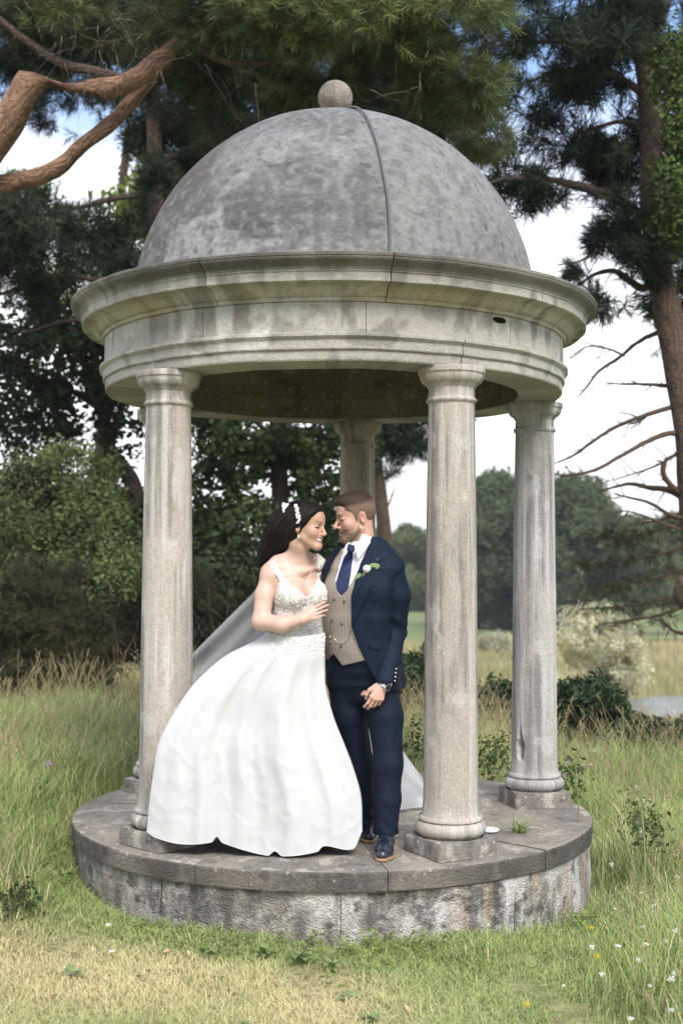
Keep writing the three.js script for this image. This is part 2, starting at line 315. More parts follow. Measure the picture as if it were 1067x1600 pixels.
// ---------------------------------------------------------------- the rotunda
{
  const rot = thing('garden_rotunda', 'round stone rotunda with a grey dome on five plain columns, around the couple', 'rotunda');
  const rnd = rng(7);
  // drum, of five curved stones; u of the texture runs 0..1 round
  const setU = (g, y0, h) => { const p = g.attributes.position, u = g.attributes.uv; for (let i = 0; i < p.count; i++) { let a = Math.atan2(p.getX(i), p.getZ(i)) / (2 * Math.PI) + 0.5; u.setXY(i, a, (p.getY(i) - y0) / h); } return g; };
  const fixSeam = (g, mid) => { const u = g.attributes.uv; for (let i = 0; i < u.count; i++) { const d = u.getX(i) - mid; if (d > 0.5) u.setX(i, u.getX(i) - 1); if (d < -0.5) u.setX(i, u.getX(i) + 1); } return g; };
  const sect = (name, prof, mat, n, off, seg, y0, h, gap, warp) => { for (let k = 0; k < n; k++) { const a0 = off + (k * 360) / n, a1 = off + ((k + 1) * 360) / n, mid = (((a0 + a1) / 720 + 0.5) % 1 + 1) % 1; part(name, fixSeam(setU(ringSeg(prof, a0, a1, seg, gap, warp), y0, h), mid), mat, rot); } };
  const rough = (amp, f) => (r, y, a) => [r + amp * fbm3(Math.sin(a) * f, y * f, Math.cos(a) * f, 3) * sst(0.3, 1.0, r), y];
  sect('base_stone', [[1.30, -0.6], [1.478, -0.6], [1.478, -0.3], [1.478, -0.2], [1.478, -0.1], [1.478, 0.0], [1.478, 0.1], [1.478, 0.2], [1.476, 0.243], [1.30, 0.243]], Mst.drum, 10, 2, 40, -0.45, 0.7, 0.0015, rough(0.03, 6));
  // coping stones
  const b = 0.012;
  for (let k = 0; k < 10; k++) {
    const a0 = 10.5 + k * 36.5 * 360 / 365, a1 = a0 + 36;
    const dy = (rnd() - 0.5) * 0.004, dr = (rnd() - 0.5) * 0.008;
    const prof = [[0.82, 0.246], [1.49 + dr, 0.246], [1.50 + dr, 0.256], [1.502 + dr, TOP - b], [1.502 + dr - b * 0.35, TOP - b * 0.3], [1.502 + dr - b, TOP], [1.2, TOP], [0.82, TOP]].map(([r, y]) => [r, y + (y > 0.25 ? dy : 0)]);
    const g = ringSeg(prof, a0, a1, 30, 0.003, (r, y, a) => [r + (r > 1.4 ? 0.006 * fbm3(Math.sin(a) * 9, y * 9, Math.cos(a) * 9, 3) : 0), y + (y > 0.3 ? 0.004 * n3(Math.sin(a) * r * 3, 1, Math.cos(a) * r * 3) : 0)]);
    const p = g.attributes.position, u = g.attributes.uv, n = g.attributes.normal;
    for (let i = 0; i < p.count; i++) if (Math.abs(n.getY(i)) > 0.7) u.setXY(i, p.getX(i), p.getZ(i)); else u.setXY(i, Math.atan2(p.getX(i), p.getZ(i)) * 1.5, p.getY(i) + Math.hypot(p.getX(i), p.getZ(i)));
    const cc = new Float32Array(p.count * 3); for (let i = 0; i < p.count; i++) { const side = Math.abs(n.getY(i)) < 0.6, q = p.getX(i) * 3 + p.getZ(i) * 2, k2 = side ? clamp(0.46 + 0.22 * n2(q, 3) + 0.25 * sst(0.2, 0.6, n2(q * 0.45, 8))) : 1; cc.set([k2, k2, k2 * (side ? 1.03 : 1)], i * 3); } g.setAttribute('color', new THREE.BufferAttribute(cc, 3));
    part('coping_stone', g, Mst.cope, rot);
  }
  for (let k = 0; k < 6; k++) {
    const g = ringSeg([[0.02, 0.15], [0.817, 0.15], [0.817, TOP - 0.002], [0.02, TOP - 0.002]], 20 + k * 60, 80 + k * 60, 14, 0.003), p = g.attributes.position, u = g.attributes.uv;
    for (let i = 0; i < p.count; i++) u.setXY(i, p.getX(i) + 0.4, p.getZ(i));
    part('paving_stone', g, Mst.slab, rot);
  }
  part('mortar_bed', lathe([[0, 0.14], [1.40, 0.14], [1.40, 0.245], [1.3, TOP - 0.03], [0, TOP - 0.03]], 64), std([0.05, 0.047, 0.042], 1), rot);
  // columns
  const H0 = TOP + 0.0907;
  const shaftProf = (() => { const a = []; const y0 = 0.094, y1 = 2.283;
    a.push([0.160, y0 - 0.006], [0.160, y0 + 0.008], [0.149, y0 + 0.012]);
    for (let i = 0; i <= 150; i++) { const t = i / 150; a.push([mix(0.1375, 0.1148, t) + 0.0035 * Math.sin(Math.PI * t) + 0.010 * Math.pow(1 - t, 60), y0 + 0.016 + (y1 - y0 - 0.016) * t]); }
    return a; })();
  const angles = [28.8, -43.2, 100.8, 172.8, 241.3];
  angles.forEach((deg, k) => {
    const c = new THREE.Group(); c.name = 'column'; rot.add(c); c.position.set(1.246 * Math.sin(R(deg)), 0, 1.246 * Math.cos(R(deg))); c.rotation.y = R(deg);
    const m = shaftMats[k];
    // square plinth with worn edges
    const ps = 0.172, pg = new THREE.BoxGeometry(ps * 2, 0.0905, ps * 2, 22, 6, 22), pp = pg.attributes.position, pu = pg.attributes.uv, pn = pg.attributes.normal;
    for (let i = 0; i < pp.count; i++) { const v = V(pp.getX(i), pp.getY(i), pp.getZ(i)), ex = Math.min(1, Math.abs(v.x) / ps), ez = Math.min(1, Math.abs(v.z) / ps), ey = Math.abs(v.y) / 0.045;
      const on = (ex > 0.99) + (ez > 0.99) + (ey > 0.99 && v.y > 0); const w = on > 1 ? 0.012 * (0.5 + 0.5 * n3(v.x * 20 + k * 5, v.y * 20, v.z * 20)) : 0.003 * n3(v.x * 12 + k, v.y * 12, v.z * 12);
      const ny = Math.abs(pn.getY(i)) > 0.5; pu.setXY(i, ny ? v.x + k * 0.3 : v.x + v.z + k * 0.3, ny ? v.z : v.y);
      v.x *= 1 - w / ps; v.z *= 1 - w / ps; if (v.y > 0) v.y -= w * 0.6; pp.setXYZ(i, v.x, v.y + TOP + 0.0453, v.z); }
    pg.computeVertexNormals(); part('plinth', pg, Mst.plinth, c);
    const tor = []; tor.push([0.10, H0], [0.165, H0]); for (let i = 0; i <= 12; i++) { const a = -Math.PI / 2 + (i / 12) * Math.PI; tor.push([0.142 + 0.037 * Math.cos(a), H0 + 0.0385 + 0.0365 * Math.sin(a)]); } tor.push([0.158, H0 + 0.078], [0.158, H0 + 0.088], [0.1, H0 + 0.089]);
    part('base_moulding', lathe(tor, 64, (v) => { const w = 1 + 0.012 * fbm3(v.x * 14 + k, v.y * 14, v.z * 14, 3); return V(v.x * w, v.y, v.z * w); }), m, c);
    const hole = k === 2;
    part('shaft', lathe(shaftProf.map(([r, y]) => [r, y + TOP - 0.002 + 0.085]), hole ? 140 : 72, (v) => {
      let w = 1 + 0.006 * fbm3(v.x * 9 + k * 3, v.y * 5, v.z * 9, 3);
      if (hole) {                                      // the deep chip low on its side
        const a = Math.atan2(v.x, v.z) + R(100.8); let da = Math.atan2(Math.sin(a - R(-46)), Math.cos(a - R(-46)));
        const yy = v.y - (TOP + 0.375), halfW = 0.030 * (1 - 0.75 * sst(-0.05, 0.11, yy)) + 0.004 * n2(v.y * 60, 3), d = Math.hypot((da * 0.137) / halfW, yy / 0.1);
        w *= 1 - 0.42 * sst(1.05, 0.8, d);
      }
      return V(v.x * w, v.y, v.z * w);
    }), m, c);
    const cy = 2.782, cap = [[0.114, cy - 0.185], [0.118, cy - 0.178], [0.1265, cy - 0.172], [0.1285, cy - 0.164], [0.1265, cy - 0.156], [0.118, cy - 0.151], [0.117, cy - 0.145], [0.1165, cy - 0.105], [0.119, cy - 0.098], [0.127, cy - 0.094], [0.128, cy - 0.085]];
    for (let i = 1; i <= 8; i++) { const a = (i / 8) * Math.PI / 2; cap.push([0.128 + 0.034 * Math.sin(a), cy - 0.085 + 0.05 * (1 - Math.cos(a)) + 0.002]); }
    cap.push([0.166, cy - 0.032], [0.169, cy - 0.028], [0.169, cy - 0.004], [0.165, cy - 0.0005], [0.09, cy - 0.0005]);
    part('capital', lathe(cap, 72, (v) => { const w = 1 + 0.012 * fbm3(v.x * 15 + k, v.y * 15, v.z * 15, 3); return V(v.x * w, v.y, v.z * w); }), m, c);
  });
  // entablature
  const E = (n) => n + 1.77, wear = (r, y, a) => [r + 0.004 * fbm3(Math.sin(a) * 16, y * 16, Math.cos(a) * 16, 3), y + 0.003 * n3(Math.sin(a) * 11, y * 5, Math.cos(a) * 11)];
  const arch = [[1.082, E(1.012)], [1.328, E(1.012)], [1.332, E(1.02)], [1.332, E(1.058)], [1.330, E(1.063)], [1.343, E(1.066)], [1.346, E(1.071)], [1.346, E(1.112)], [1.358, E(1.122)], [1.365, E(1.128)], [1.365, E(1.142)], [1.35, E(1.149)], [1.1, E(1.149)]];
  const innerOf = (prof) => prof;
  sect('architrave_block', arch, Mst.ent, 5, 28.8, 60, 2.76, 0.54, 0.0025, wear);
  const fr = [[1.11, E(1.151)], [1.337, E(1.151)], [1.337, E(1.2)], [1.337, E(1.25)], [1.337, E(1.298)], [1.11, E(1.298)]];
  for (let k = 0; k < 10; k++) {
    const a0 = 11 + k * 36 - 4, g0 = fixSeam(setU(ringSeg(fr, a0, a0 + 36, 30, 0.0015, wear), 2.76, 0.54), ((((a0 + 18) / 360 + 0.5) % 1) + 1) % 1);
    let g = g0;
    if (k === 1 || k === 0) {                         // a broken pocket in the frieze
      const hole = new THREE.IcosahedronGeometry(1, 2); hole.scale(0.05, 0.016, 0.05);
      const ang = R(39.5); hole.translate(Math.sin(ang) * 1.34, E(1.272), Math.cos(ang) * 1.34);
      try {
        const A = new Brush(g0.toNonIndexed()), B = new Brush(hole); A.geometry.computeVertexNormals(); A.updateMatrixWorld(); B.updateMatrixWorld();
        const ev = new Evaluator(); ev.attributes = ['position', 'uv', 'normal']; ev.useGroups = false; if (k === 0) g = ev.evaluate(A, B, SUBTRACTION).geometry;
      } catch (e) { g = g0; }
    }
    part('frieze_block', g, Mst.ent, rot);
  }
  const cor = [[1.12, E(1.30)], [1.348, E(1.30)], [1.352, E(1.308)], [1.352, E(1.318)]];
  for (let i = 0; i <= 7; i++) { const t = i / 7, s = t * t * (3 - 2 * t); cor.push([1.358 + 0.062 * t, E(1.32 + 0.045 * s)]); }
  cor.push([1.424, E(1.369)], [1.462, E(1.372)], [1.466, E(1.376)], [1.466, E(1.417)], [1.472, E(1.421)], [1.472, E(1.429)]);
  for (let i = 0; i <= 7; i++) { const t = i / 7; cor.push([1.476 + 0.048 * (t - 0.16 * Math.sin(2 * Math.PI * t)), E(1.431 + 0.05 * t)]); }
  cor.push([1.528, E(1.484)], [1.529, E(1.497)], [1.52, E(1.503)], [1.16, E(1.55)], [1.12, E(1.55)]);
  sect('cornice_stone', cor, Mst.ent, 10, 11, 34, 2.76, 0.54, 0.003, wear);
  part('inner_ring', lathe([[1.079, E(1.018)], [1.079, E(1.145)], [1.073, E(1.149)], [1.073, E(1.153)], [1.079, E(1.157)], [1.079, E(1.30)], [1.05, E(1.33)], [1.05, E(1.40)], [1.02, E(1.45)]], 90), Mst.inner, rot, 'dark brown inner face of the ring under the dome');  // inner face coloured darker and browner than the outer stone
  // dome: two half shells, a lead roll on each joint, the ball
  const dp = []; const RO = 1.176, cY = E(1.53);
  for (let i = 0; i <= 40; i++) { const e = (i / 40) * Math.PI / 2; dp.push([RO * Math.cos(e), cY + RO * 0.973 * Math.sin(e)]); }
  for (const h of [0, 1]) {
    const pos = [], uv = [], idx = [], N = 90, Mm = 48;
    for (let side = 0; side < 2; side++) { const base = pos.length / 3;
      for (let j = 0; j <= Mm; j++) for (let i = 0; i <= N; i++) {
        const a = R(14 + h * 180) + R(180) * (i / N), e = (j / Mm) * Math.PI / 2, dx = Math.sin(a) * Math.cos(e), dz = Math.cos(a) * Math.cos(e), dyy = Math.sin(e);
        const r = (side ? RO - 0.1 : RO) + (side ? 0 : 0.006 * fbm3(dx * 4, dyy * 4, dz * 4, 4) - 0.006 * sst(0.04, 0, Math.abs(i / N - 0.5) * -1 + 0.5));
        pos.push(dx * r, cY - (side ? 0 : 0.03 * (1 - j / Mm)) + dyy * r * 0.973, dz * r); uv.push(((14 + h * 180) + 180 * (i / N)) / 360 + 0.5, j / Mm);
      }
      for (let j = 0; j < Mm; j++) for (let i = 0; i < N; i++) { const q = base + j * (N + 1) + i; idx.push(q, q + 1, q + N + 1, q + 1, q + N + 2, q + N + 1); }
    }
    const g = new THREE.BufferGeometry(); g.setAttribute('position', new THREE.Float32BufferAttribute(pos, 3)); g.setAttribute('uv', new THREE.Float32BufferAttribute(uv, 2)); g.setIndex(idx); g.computeVertexNormals();
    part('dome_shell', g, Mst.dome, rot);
    const sp = []; for (let i = 0; i <= 24; i++) { const e = (i / 24) * 1.49, a = R(14 + h * 180) + 0.006 * n2(i * 0.4, h * 7 + 2); sp.push(V(Math.sin(a) * Math.cos(e) * (RO + 0.001), cY + Math.sin(e) * (RO * 0.973 + 0.001), Math.cos(a) * Math.cos(e) * (RO + 0.001))); }
    part('seam_roll', tube(sp, [0.0065, 0.0065], 8, 2, 0.2), Mst.lead, rot);
  }
  const fin = [[0.0, E(2.67)], [0.085, E(2.665)], [0.085, E(2.69)], [0.062, E(2.70)], [0.055, E(2.715)]];
  for (let i = 1; i <= 24; i++) { const a = -1.0 + (i / 24) * (Math.PI / 2 + 1.0); fin.push([0.103 * Math.cos(a), E(2.802) + 0.103 * Math.sin(a)]); }
  part('finial_ball', lathe(fin, 48, (v) => { const w = 1 + 0.02 * n3(v.x * 14, v.y * 14, v.z * 14); return V(v.x * w, v.y, v.z * w); }), std([1.25, 1.17, 1.05], 0.9, { map: slabTex, bumpMap: grainOf(1.8), bumpScale: 0.006 }), rot);
}

// ---------------------------------------------------------------- trees and bushes
function flat(tris, colors) { const g = new THREE.BufferGeometry(); g.setAttribute('position', new THREE.Float32BufferAttribute(tris, 3)); if (colors) g.setAttribute('color', new THREE.Float32BufferAttribute(colors, 3)); g.computeVertexNormals(); return g; }
function quad(out, a, b, c, d) { out.push(...a, ...b, ...c, ...a, ...c, ...d); }
// a tuft of pine needles round a short twig that runs along +y
function needleTuft(n, len, wid, twig, seed) {
  const r = rng(seed), o = [];
  for (let i = 0; i < n; i++) {
    const t = i / n, y0 = twig * (t - 0.2), a = i * 2.4 + r(), el = mix(0.15, 1.1, t) + (r() - 0.5) * 0.5, L = len * (0.75 + 0.5 * r());
    const d = [Math.cos(a) * Math.cos(el), Math.sin(el), Math.sin(a) * Math.cos(el)], s = [-Math.sin(a) * wid, 0.3 * wid * (r() - 0.5), Math.cos(a) * wid];
    const tip = [d[0] * L, y0 + d[1] * L, d[2] * L], b = [0, y0, 0], m = [tip[0] * 0.55, y0 + (tip[1] - y0) * 0.55 + 0.03 * len, tip[2] * 0.55];
    quad(o, [b[0] - s[0] * 0.7, b[1] - s[1], b[2] - s[2] * 0.7], [b[0] + s[0] * 0.7, b[1] + s[1], b[2] + s[2] * 0.7], [m[0] + s[0], m[1] + s[1], m[2] + s[2]], [m[0] - s[0], m[1] - s[1], m[2] - s[2]]);
    o.push(m[0] - s[0], m[1] - s[1], m[2] - s[2], m[0] + s[0], m[1] + s[1], m[2] + s[2], ...tip);
  }
  return flat(o);
}
// a spray of broad leaves
function leafSpray(n, size, spread, seed, ratio = 0.55) {
  const r = rng(seed), o = [];
  for (let i = 0; i < n; i++) {
    const c = V((r() - 0.5) * 2, (r() - 0.5) * 1.4, (r() - 0.5) * 2).multiplyScalar(spread), L = size * (0.65 + 0.6 * r());
    const e = new THREE.Euler((r() - 0.5) * 1.7, r() * 6.28, (r() - 0.5) * 1.4), q = new THREE.Quaternion().setFromEuler(e);
    const P = (x, y, z) => { const v = V(x, y, z).applyQuaternion(q).add(c); return [v.x, v.y, v.z]; };
    const w = L * ratio * 0.5, f = 0.12 * L;
    const b0 = P(0, 0, 0), l1 = P(-w, f, L * 0.4), m1 = P(0, 0, L * 0.5), r1 = P(w, f, L * 0.4), tip = P(0, -0.1 * L, L), l2 = P(-w * 0.75, f * 0.5, L * 0.75), r2 = P(w * 0.75, f * 0.5, L * 0.75);
    o.push(...b0, ...m1, ...l1, ...b0, ...r1, ...m1, ...l1, ...m1, ...l2, ...m1, ...tip, ...l2, ...m1, ...r1, ...r2, ...m1, ...r2, ...tip);
  }
  return flat(o);
}
function leafMat(c, o = {}) { return phys(c, 0.78, { transmission: 0.32, thickness: 0, specularIntensity: 0.3, ...o }); }
const _m = new THREE.Matrix4(), _q = new THREE.Quaternion(), _s = V(1, 1, 1), _c = new THREE.Color();
// copies of one leaf shape scattered through ellipsoids; where: list of [centre, [rx, ry, rz], count, tone]
function scatter(name, geo, mat, where, parent, o = {}) {
  const { seed = 1, size = [0.8, 1.25], gap = 0, gapScale = 1.5, shell = 0.35, tone = 0.35, up = 0, flatten = 0, warm = 0.1, droop = 0, mul = 1 } = o;
  const r = rng(seed), list = [];
  for (const [c, rad, count0, tint = 1] of where) { const count = Math.round(count0 * mul);
    for (let i = 0, tries = 0; i < count && tries < count * 8; tries++) {
      const a = r() * Math.PI * 2, u = r() * 2 - 1, k = Math.pow(shell + (1 - shell) * r(), 0.6), s = Math.sqrt(1 - u * u);
      const d = [Math.cos(a) * s, u, Math.sin(a) * s];
      const wob = 1 + 0.35 * n3(d[0] * 2.2 + c.x, d[1] * 2.2 + c.y, d[2] * 2.2 + seed);
      const p = V(c.x + d[0] * rad[0] * k * wob, c.y + d[1] * rad[1] * k * wob, c.z + d[2] * rad[2] * k * wob);
      if (gap > -1 && fbm3(p.x * gapScale, p.y * gapScale * 1.3, p.z * gapScale, 2) < gap) continue;
      i++;
      list.push([p, d, tint]);
    }
  }
  const im = new THREE.InstancedMesh(geo, mat, list.length); im.name = name; im.castShadow = im.receiveShadow = true;
  list.forEach(([p, d, tint], i) => {
    const dir = V(d[0] + (r() - 0.5) * 1.8, d[1] * (1 - flatten) + (r() - 0.5) * 1.8 + up - droop, d[2] + (r() - 0.5) * 1.8).normalize();
    _q.setFromUnitVectors(V(0, 1, 0), dir); _q.multiply(new THREE.Quaternion().setFromAxisAngle(V(0, 1, 0), r() * 6.28));
    const sc = mix(size[0], size[1], r()); _s.set(sc, sc, sc);
    im.setMatrixAt(i, _m.compose(p, _q, _s));
    const t = tint * (1 + tone * (r() * 2 - 1)) * (1 + 0.3 * n3(p.x * 0.9, p.y * 0.9, p.z * 0.9)), w = warm * (r() * 2 - 1);
    im.setColorAt(i, _c.setRGB(t * (1 + w), t, t * (1 - w)));
  });
  im.userData.kind = 'stuff'; parent.add(im); return im;
}
const barkTex = tex(512, 512, (u, v) => { const g = fbm2(u * 10, v * 5, 5, 10, 5), c = Math.abs(fbm2(u * 18 + g, v * 7, 3, 18, 7)); return clamp(0.55 + 1.2 * c + 0.35 * g); });
barkTex.repeat.set(2.4, 2.2);
const barkBump = tex(512, 512, (u, v) => { const g = fbm2(u * 10, v * 5, 5, 10, 5), c = Math.abs(fbm2(u * 18 + g, v * 7, 3, 18, 7)); return clamp(0.2 + 2.2 * c + 0.3 * g); }, false);
barkBump.repeat.set(2.4, 2.2);
const bark = (c, b = 0.015) => std(c, 0.95, { map: barkTex, bumpMap: barkBump, bumpScale: b });
const Mbark = { red: bark([0.27, 0.155, 0.10], 0.012), dark: bark([0.10, 0.068, 0.05], 0.02), brown: bark([0.125, 0.082, 0.06], 0.015), grey: bark([0.15, 0.12, 0.09], 0.02), twig: std([0.075, 0.05, 0.035], 0.95), pale: std([0.2, 0.14, 0.085], 0.95) };
const px = (list, d) => list.map((p) => at(p[0], p[1], p[2] ?? d));
const limb = (list, d, radii, sides = 9, wob = 0.16, sub = 5, seed = 1) => tube(px(list, d), radii.map((r) => (r * d) / 1947), sides, sub, wob, seed);
const blob = (x, y, rx, ry, d, depth, n, tint) => { const s = d / 1947; return [at(x, y, d), [rx * s, ry * s, depth], n, tint]; };
// thin wandering twigs joined into one geometry; each [x, y, angle in degrees, length px]
function twigs(list, d, rad, seed) {
  const r = rng(seed), g = [];
  for (const [x, y, ang, len, dd = d] of list) {
    const p = []; let a = R(ang), cx = x, cy = y, z = dd; const n = 5;
    for (let i = 0; i <= n; i++) { p.push(at(cx, cy, z)); cx += Math.cos(a) * len / n; cy -= Math.sin(a) * len / n; a += (r() - 0.5) * 0.8; z += (r() - 0.5) * 0.12; }
    g.push(tube(p, [rad, rad * 0.7, rad * 0.25], 5, 2));
  }
  return mergeGeometries(g);
}
const rr = (r, a, b) => a + (b - a) * r();

const tuftNear = needleTuft(24, 0.075, 0.0017, 0.07, 3), tuftFar = needleTuft(22, 0.10, 0.0028, 0.10, 5);
const needleGreen = leafMat([0.088, 0.108, 0.038], { roughness: 0.6, transmission: 0.2 }), needleDark = leafMat([0.028, 0.042, 0.021], { roughness: 0.65, transmission: 0.15 });
// the near red-barked pine: its trunk stands left of the view, two limbs reach over
{
  const t = thing('scots_pine', 'tall pine with two thick red-brown limbs reaching over the dome from the left', 'tree');
  const D = 9.6;
  part('trunk', tube([at(-420, 1330, D), at(-400, 900, D), at(-330, 560, D), at(-300, 200, D), at(-260, -300, D), at(-220, -900, D)], [0.34, 0.29, 0.25, 0.22, 0.18, 0.1], 14, 8, 0.14, 4), Mbark.red, t);
  part('limb', limb([[-315, 480], [-200, 390], [-60, 285], [-12, 228], [20, 180], [48, 128], [62, 124], [110, 138], [170, 138], [208, 125], [240, 102], [264, 84], [300, 52], [335, 14], [380, -40], [440, -110]], D, [30, 30, 28, 26, 25, 22, 19, 17, 17, 17, 16, 14, 13, 11, 9, 7], 14, 0.16, 6, 2), Mbark.red, t);
  part('limb', limb([[-310, 420], [-200, 340], [-100, 300], [-20, 291], [40, 281], [92, 262], [130, 226], [168, 198], [205, 160], [245, 112], [278, 78], [312, 36], [350, -20]], D + 0.25, [24, 20, 17, 15, 14, 14, 12, 12, 11, 10, 9, 8, 7], 12, 0.18, 6, 6), Mbark.red, t);
  part('limb', limb([[200, 128], [150, 112], [100, 100], [40, 62], [0, 30], [-60, -20]], D + 0.5, [9, 8, 7, 6, 5, 4], 8, 0.18, 5, 9), Mbark.brown, t);
  part('limb', limb([[290, 62], [350, 95], [400, 100], [450, 92], [540, 60], [640, 40], [720, 30]], D - 0.1, [8, 6, 5.5, 5, 4, 3, 2], 8, 0.2, 5, 3), Mbark.brown, t);
  part('limb', limb([[262, 86], [300, 80], [350, 102], [400, 118], [470, 128], [560, 118], [650, 130], [740, 128]], D + 0.4, [8, 6, 5, 4, 4, 3, 2, 1.5], 8, 0.2, 5, 12), Mbark.brown, t);
  const r = rng(31), tw = [];
  for (let i = 0; i < 46; i++) tw.push([rr(r, 90, 330), rr(r, 20, 130), rr(r, 180, 320), rr(r, 40, 120), D + rr(r, -0.5, 0.2)]);
  for (let i = 0; i < 60; i++) tw.push([rr(r, 320, 780), rr(r, 0, 150), rr(r, 190, 350), rr(r, 40, 110), D + rr(r, -0.8, 0.6)]);
  for (let i = 0; i < 14; i++) tw.push([rr(r, 0, 200), rr(r, 0, 80), rr(r, 190, 350), rr(r, 40, 110), D + rr(r, -0.4, 0.6)]);
  const g = part('twig', twigs(tw, D, 0.0032, 77), Mbark.grey, t); g.userData.kind = 'stuff';
  scatter('needles', tuftNear, needleGreen, [
    blob(60, 30, 130, 60, D + 0.9, 0.4, 900, 0.7), blob(180, 40, 130, 50, D + 0.9, 0.4, 900, 0.7), blob(60, 10, 80, 30, D + 0.3, 0.25, 260, 1.2), blob(330, 40, 110, 70, D + 0.1, 0.6, 1300, 0.7), blob(420, 40, 130, 60, D - 0.2, 0.6, 1500, 1.1), blob(560, 45, 140, 65, D - 0.3, 0.6, 2000, 1.4),
    blob(690, 50, 110, 60, D - 0.3, 0.6, 1600, 1.45), blob(730, 130, 70, 60, D - 0.1, 0.5, 850, 1.3), blob(620, 110, 110, 50, D, 0.5, 1300, 1.1), blob(500, 120, 120, 45, D + 0.1, 0.5, 1300, 0.95), blob(390, 120, 100, 50, D + 0.3, 0.5, 1100, 0.7), blob(760, 190, 40, 60, D + 0.1, 0.4, 350, 1.0), blob(690, 170, 60, 50, D + 0.3, 0.4, 550, 0.8), blob(300, 150, 90, 60, D + 0.8, 0.5, 700, 0.5),
  ], t, { seed: 5, mul: 0.62, tone: 0.6, warm: 0.2, gap: 0.0, gapScale: 2.9, size: [0.75, 1.4], up: 0.2 });
}
// dark pine behind it, left
{
  const t = thing('dark_pine', 'dark pine crown behind the red limbs and left of the dome', 'tree');
  const D = 14;
  part('trunk', limb([[258, 1080], [256, 900], [262, 700], [250, 480], [240, 200], [230, -100], [225, -500]], D, [17, 16, 15, 14, 12, 10, 4], 10), Mbark.dark, t);
  for (const [k, l] of [[0, [[245, 420], [180, 440], [90, 430], [0, 460], [-80, 470]]], [1, [[245, 300], [180, 310], [100, 330], [20, 340]]], [2, [[250, 560], [180, 520], [120, 500], [40, 520]]], [3, [[243, 250], [330, 230], [420, 210], [480, 200]]]]) part('limb', limb(l, D, [6, 5, 4, 2.5, 1.5], 7, 0.2, 5, k), Mbark.dark, t);
  scatter('needles', tuftFar, needleDark, [
    blob(60, 390, 130, 80, D, 1.0, 1500, 0.9), blob(150, 420, 110, 75, D + 0.3, 1.0, 1500, 0.9), blob(225, 410, 70, 110, D + 0.2, 0.9, 1300, 0.9), blob(20, 340, 70, 60, D, 0.9, 600, 1.2), blob(270, 290, 60, 90, D, 0.8, 1000, 0.8), blob(310, 210, 90, 70, D + 0.4, 0.8, 1100, 0.75), blob(380, 190, 90, 50, D + 0.4, 0.8, 900, 0.8), blob(200, 190, 90, 40, D + 0.5, 0.7, 420, 0.9), blob(110, 170, 80, 35, D + 0.5, 0.7, 260, 0.9), blob(60, 50, 130, 90, D + 0.8, 1.0, 2600, 0.7), blob(160, 60, 190, 90, D + 0.8, 1.2, 2600, 0.7), blob(380, 60, 220, 90, D + 0.8, 1.2, 2400, 0.8), blob(680, 230, 60, 40, D + 0.6, 0.9, 900, 0.8), blob(640, 190, 120, 50, D + 0.6, 0.9, 1000, 0.8), blob(620, 90, 160, 90, D + 0.8, 1.0, 1700, 0.8),
  ], t, { seed: 9, mul: 0.5, gap: 0.05, gapScale: 2.6, size: [0.9, 1.6] });
}
const leafOak = leafSpray(9, 0.085, 0.13, 4, 0.6), leafSmall = leafSpray(12, 0.05, 0.12, 6, 0.6), leafBig = leafSpray(12, 0.17, 0.26, 8, 0.6), leafLong = leafSpray(11, 0.11, 0.12, 12, 0.3), leafFar = leafSpray(16, 0.42, 0.62, 14, 0.7);
const Mleaf = { dark: leafMat([0.036, 0.052, 0.02]), oak: leafMat([0.055, 0.085, 0.027]), lit: leafMat([0.19, 0.25, 0.06]), sage: leafMat([0.13, 0.165, 0.06]), rhodo: leafMat([0.035, 0.058, 0.024], { roughness: 0.38, transmission: 0.1 }), brown: leafMat([0.05, 0.05, 0.022]), willow: leafMat([0.72, 0.69, 0.50]), far: leafMat([0.075, 0.105, 0.042]), farLight: leafMat([0.12, 0.15, 0.055]), ivy: leafMat([0.09, 0.13, 0.035]) };
// oaks at the left and behind the couple
function broadTree(name, label, D, trunk, tr, limbs, blobs, mat, leaf, opt, b = Mbark.dark) {
  const t = thing(name, label, 'tree');
  part('trunk', limb(trunk, D, tr, 10, 0.15, 6, 2), b, t);
  limbs.forEach((l, k) => part('limb', limb(l.p, D, l.r, 7, 0.2, 5, k), b, t));
  scatter('leaves', leaf, mat, blobs.map((q) => blob(q[0], q[1], q[2], q[3], D + (q[6] ?? 0), q[5] ?? 1, q[4], q[7] ?? 1)), t, opt);
  return t;
}
broadTree('oak_tree', 'oak with a bent dark trunk and open leafy crown at the left edge', 17, [[235, 1050], [226, 880], [220, 800], [200, 740], [172, 700], [162, 650], [145, 600], [120, 540], [70, 470]], [17, 16, 15, 13, 11, 10, 9, 7, 4],
  [{ p: [[170, 690], [190, 640], [205, 590], [215, 540]], r: [8, 6, 5, 3] }, { p: [[160, 640], [110, 610], [50, 600], [-20, 560]], r: [6, 5, 4, 2] }, { p: [[220, 790], [160, 780], [90, 800], [30, 790]], r: [6, 5, 3, 2] }, { p: [[198, 740], [176, 730], [165, 700], [150, 690]], r: [4, 3, 3, 2] }],
  [[90, 560, 110, 60, 700, 1.4], [40, 640, 80, 55, 480, 1.4], [180, 570, 60, 90, 560, 1.2], [120, 500, 120, 40, 460, 1.4], [190, 680, 35, 50, 110, 0.8], [60, 700, 80, 40, 260, 1.2, 0.5], [180, 790, 50, 60, 420, 1.2], [110, 640, 60, 40, 200, 1], [20, 540, 50, 60, 260, 1]], Mleaf.dark, leafOak, { seed: 21, mul: 0.32, gap: 0.02, gapScale: 2.6, tone: 0.5, size: [0.9, 1.5] });
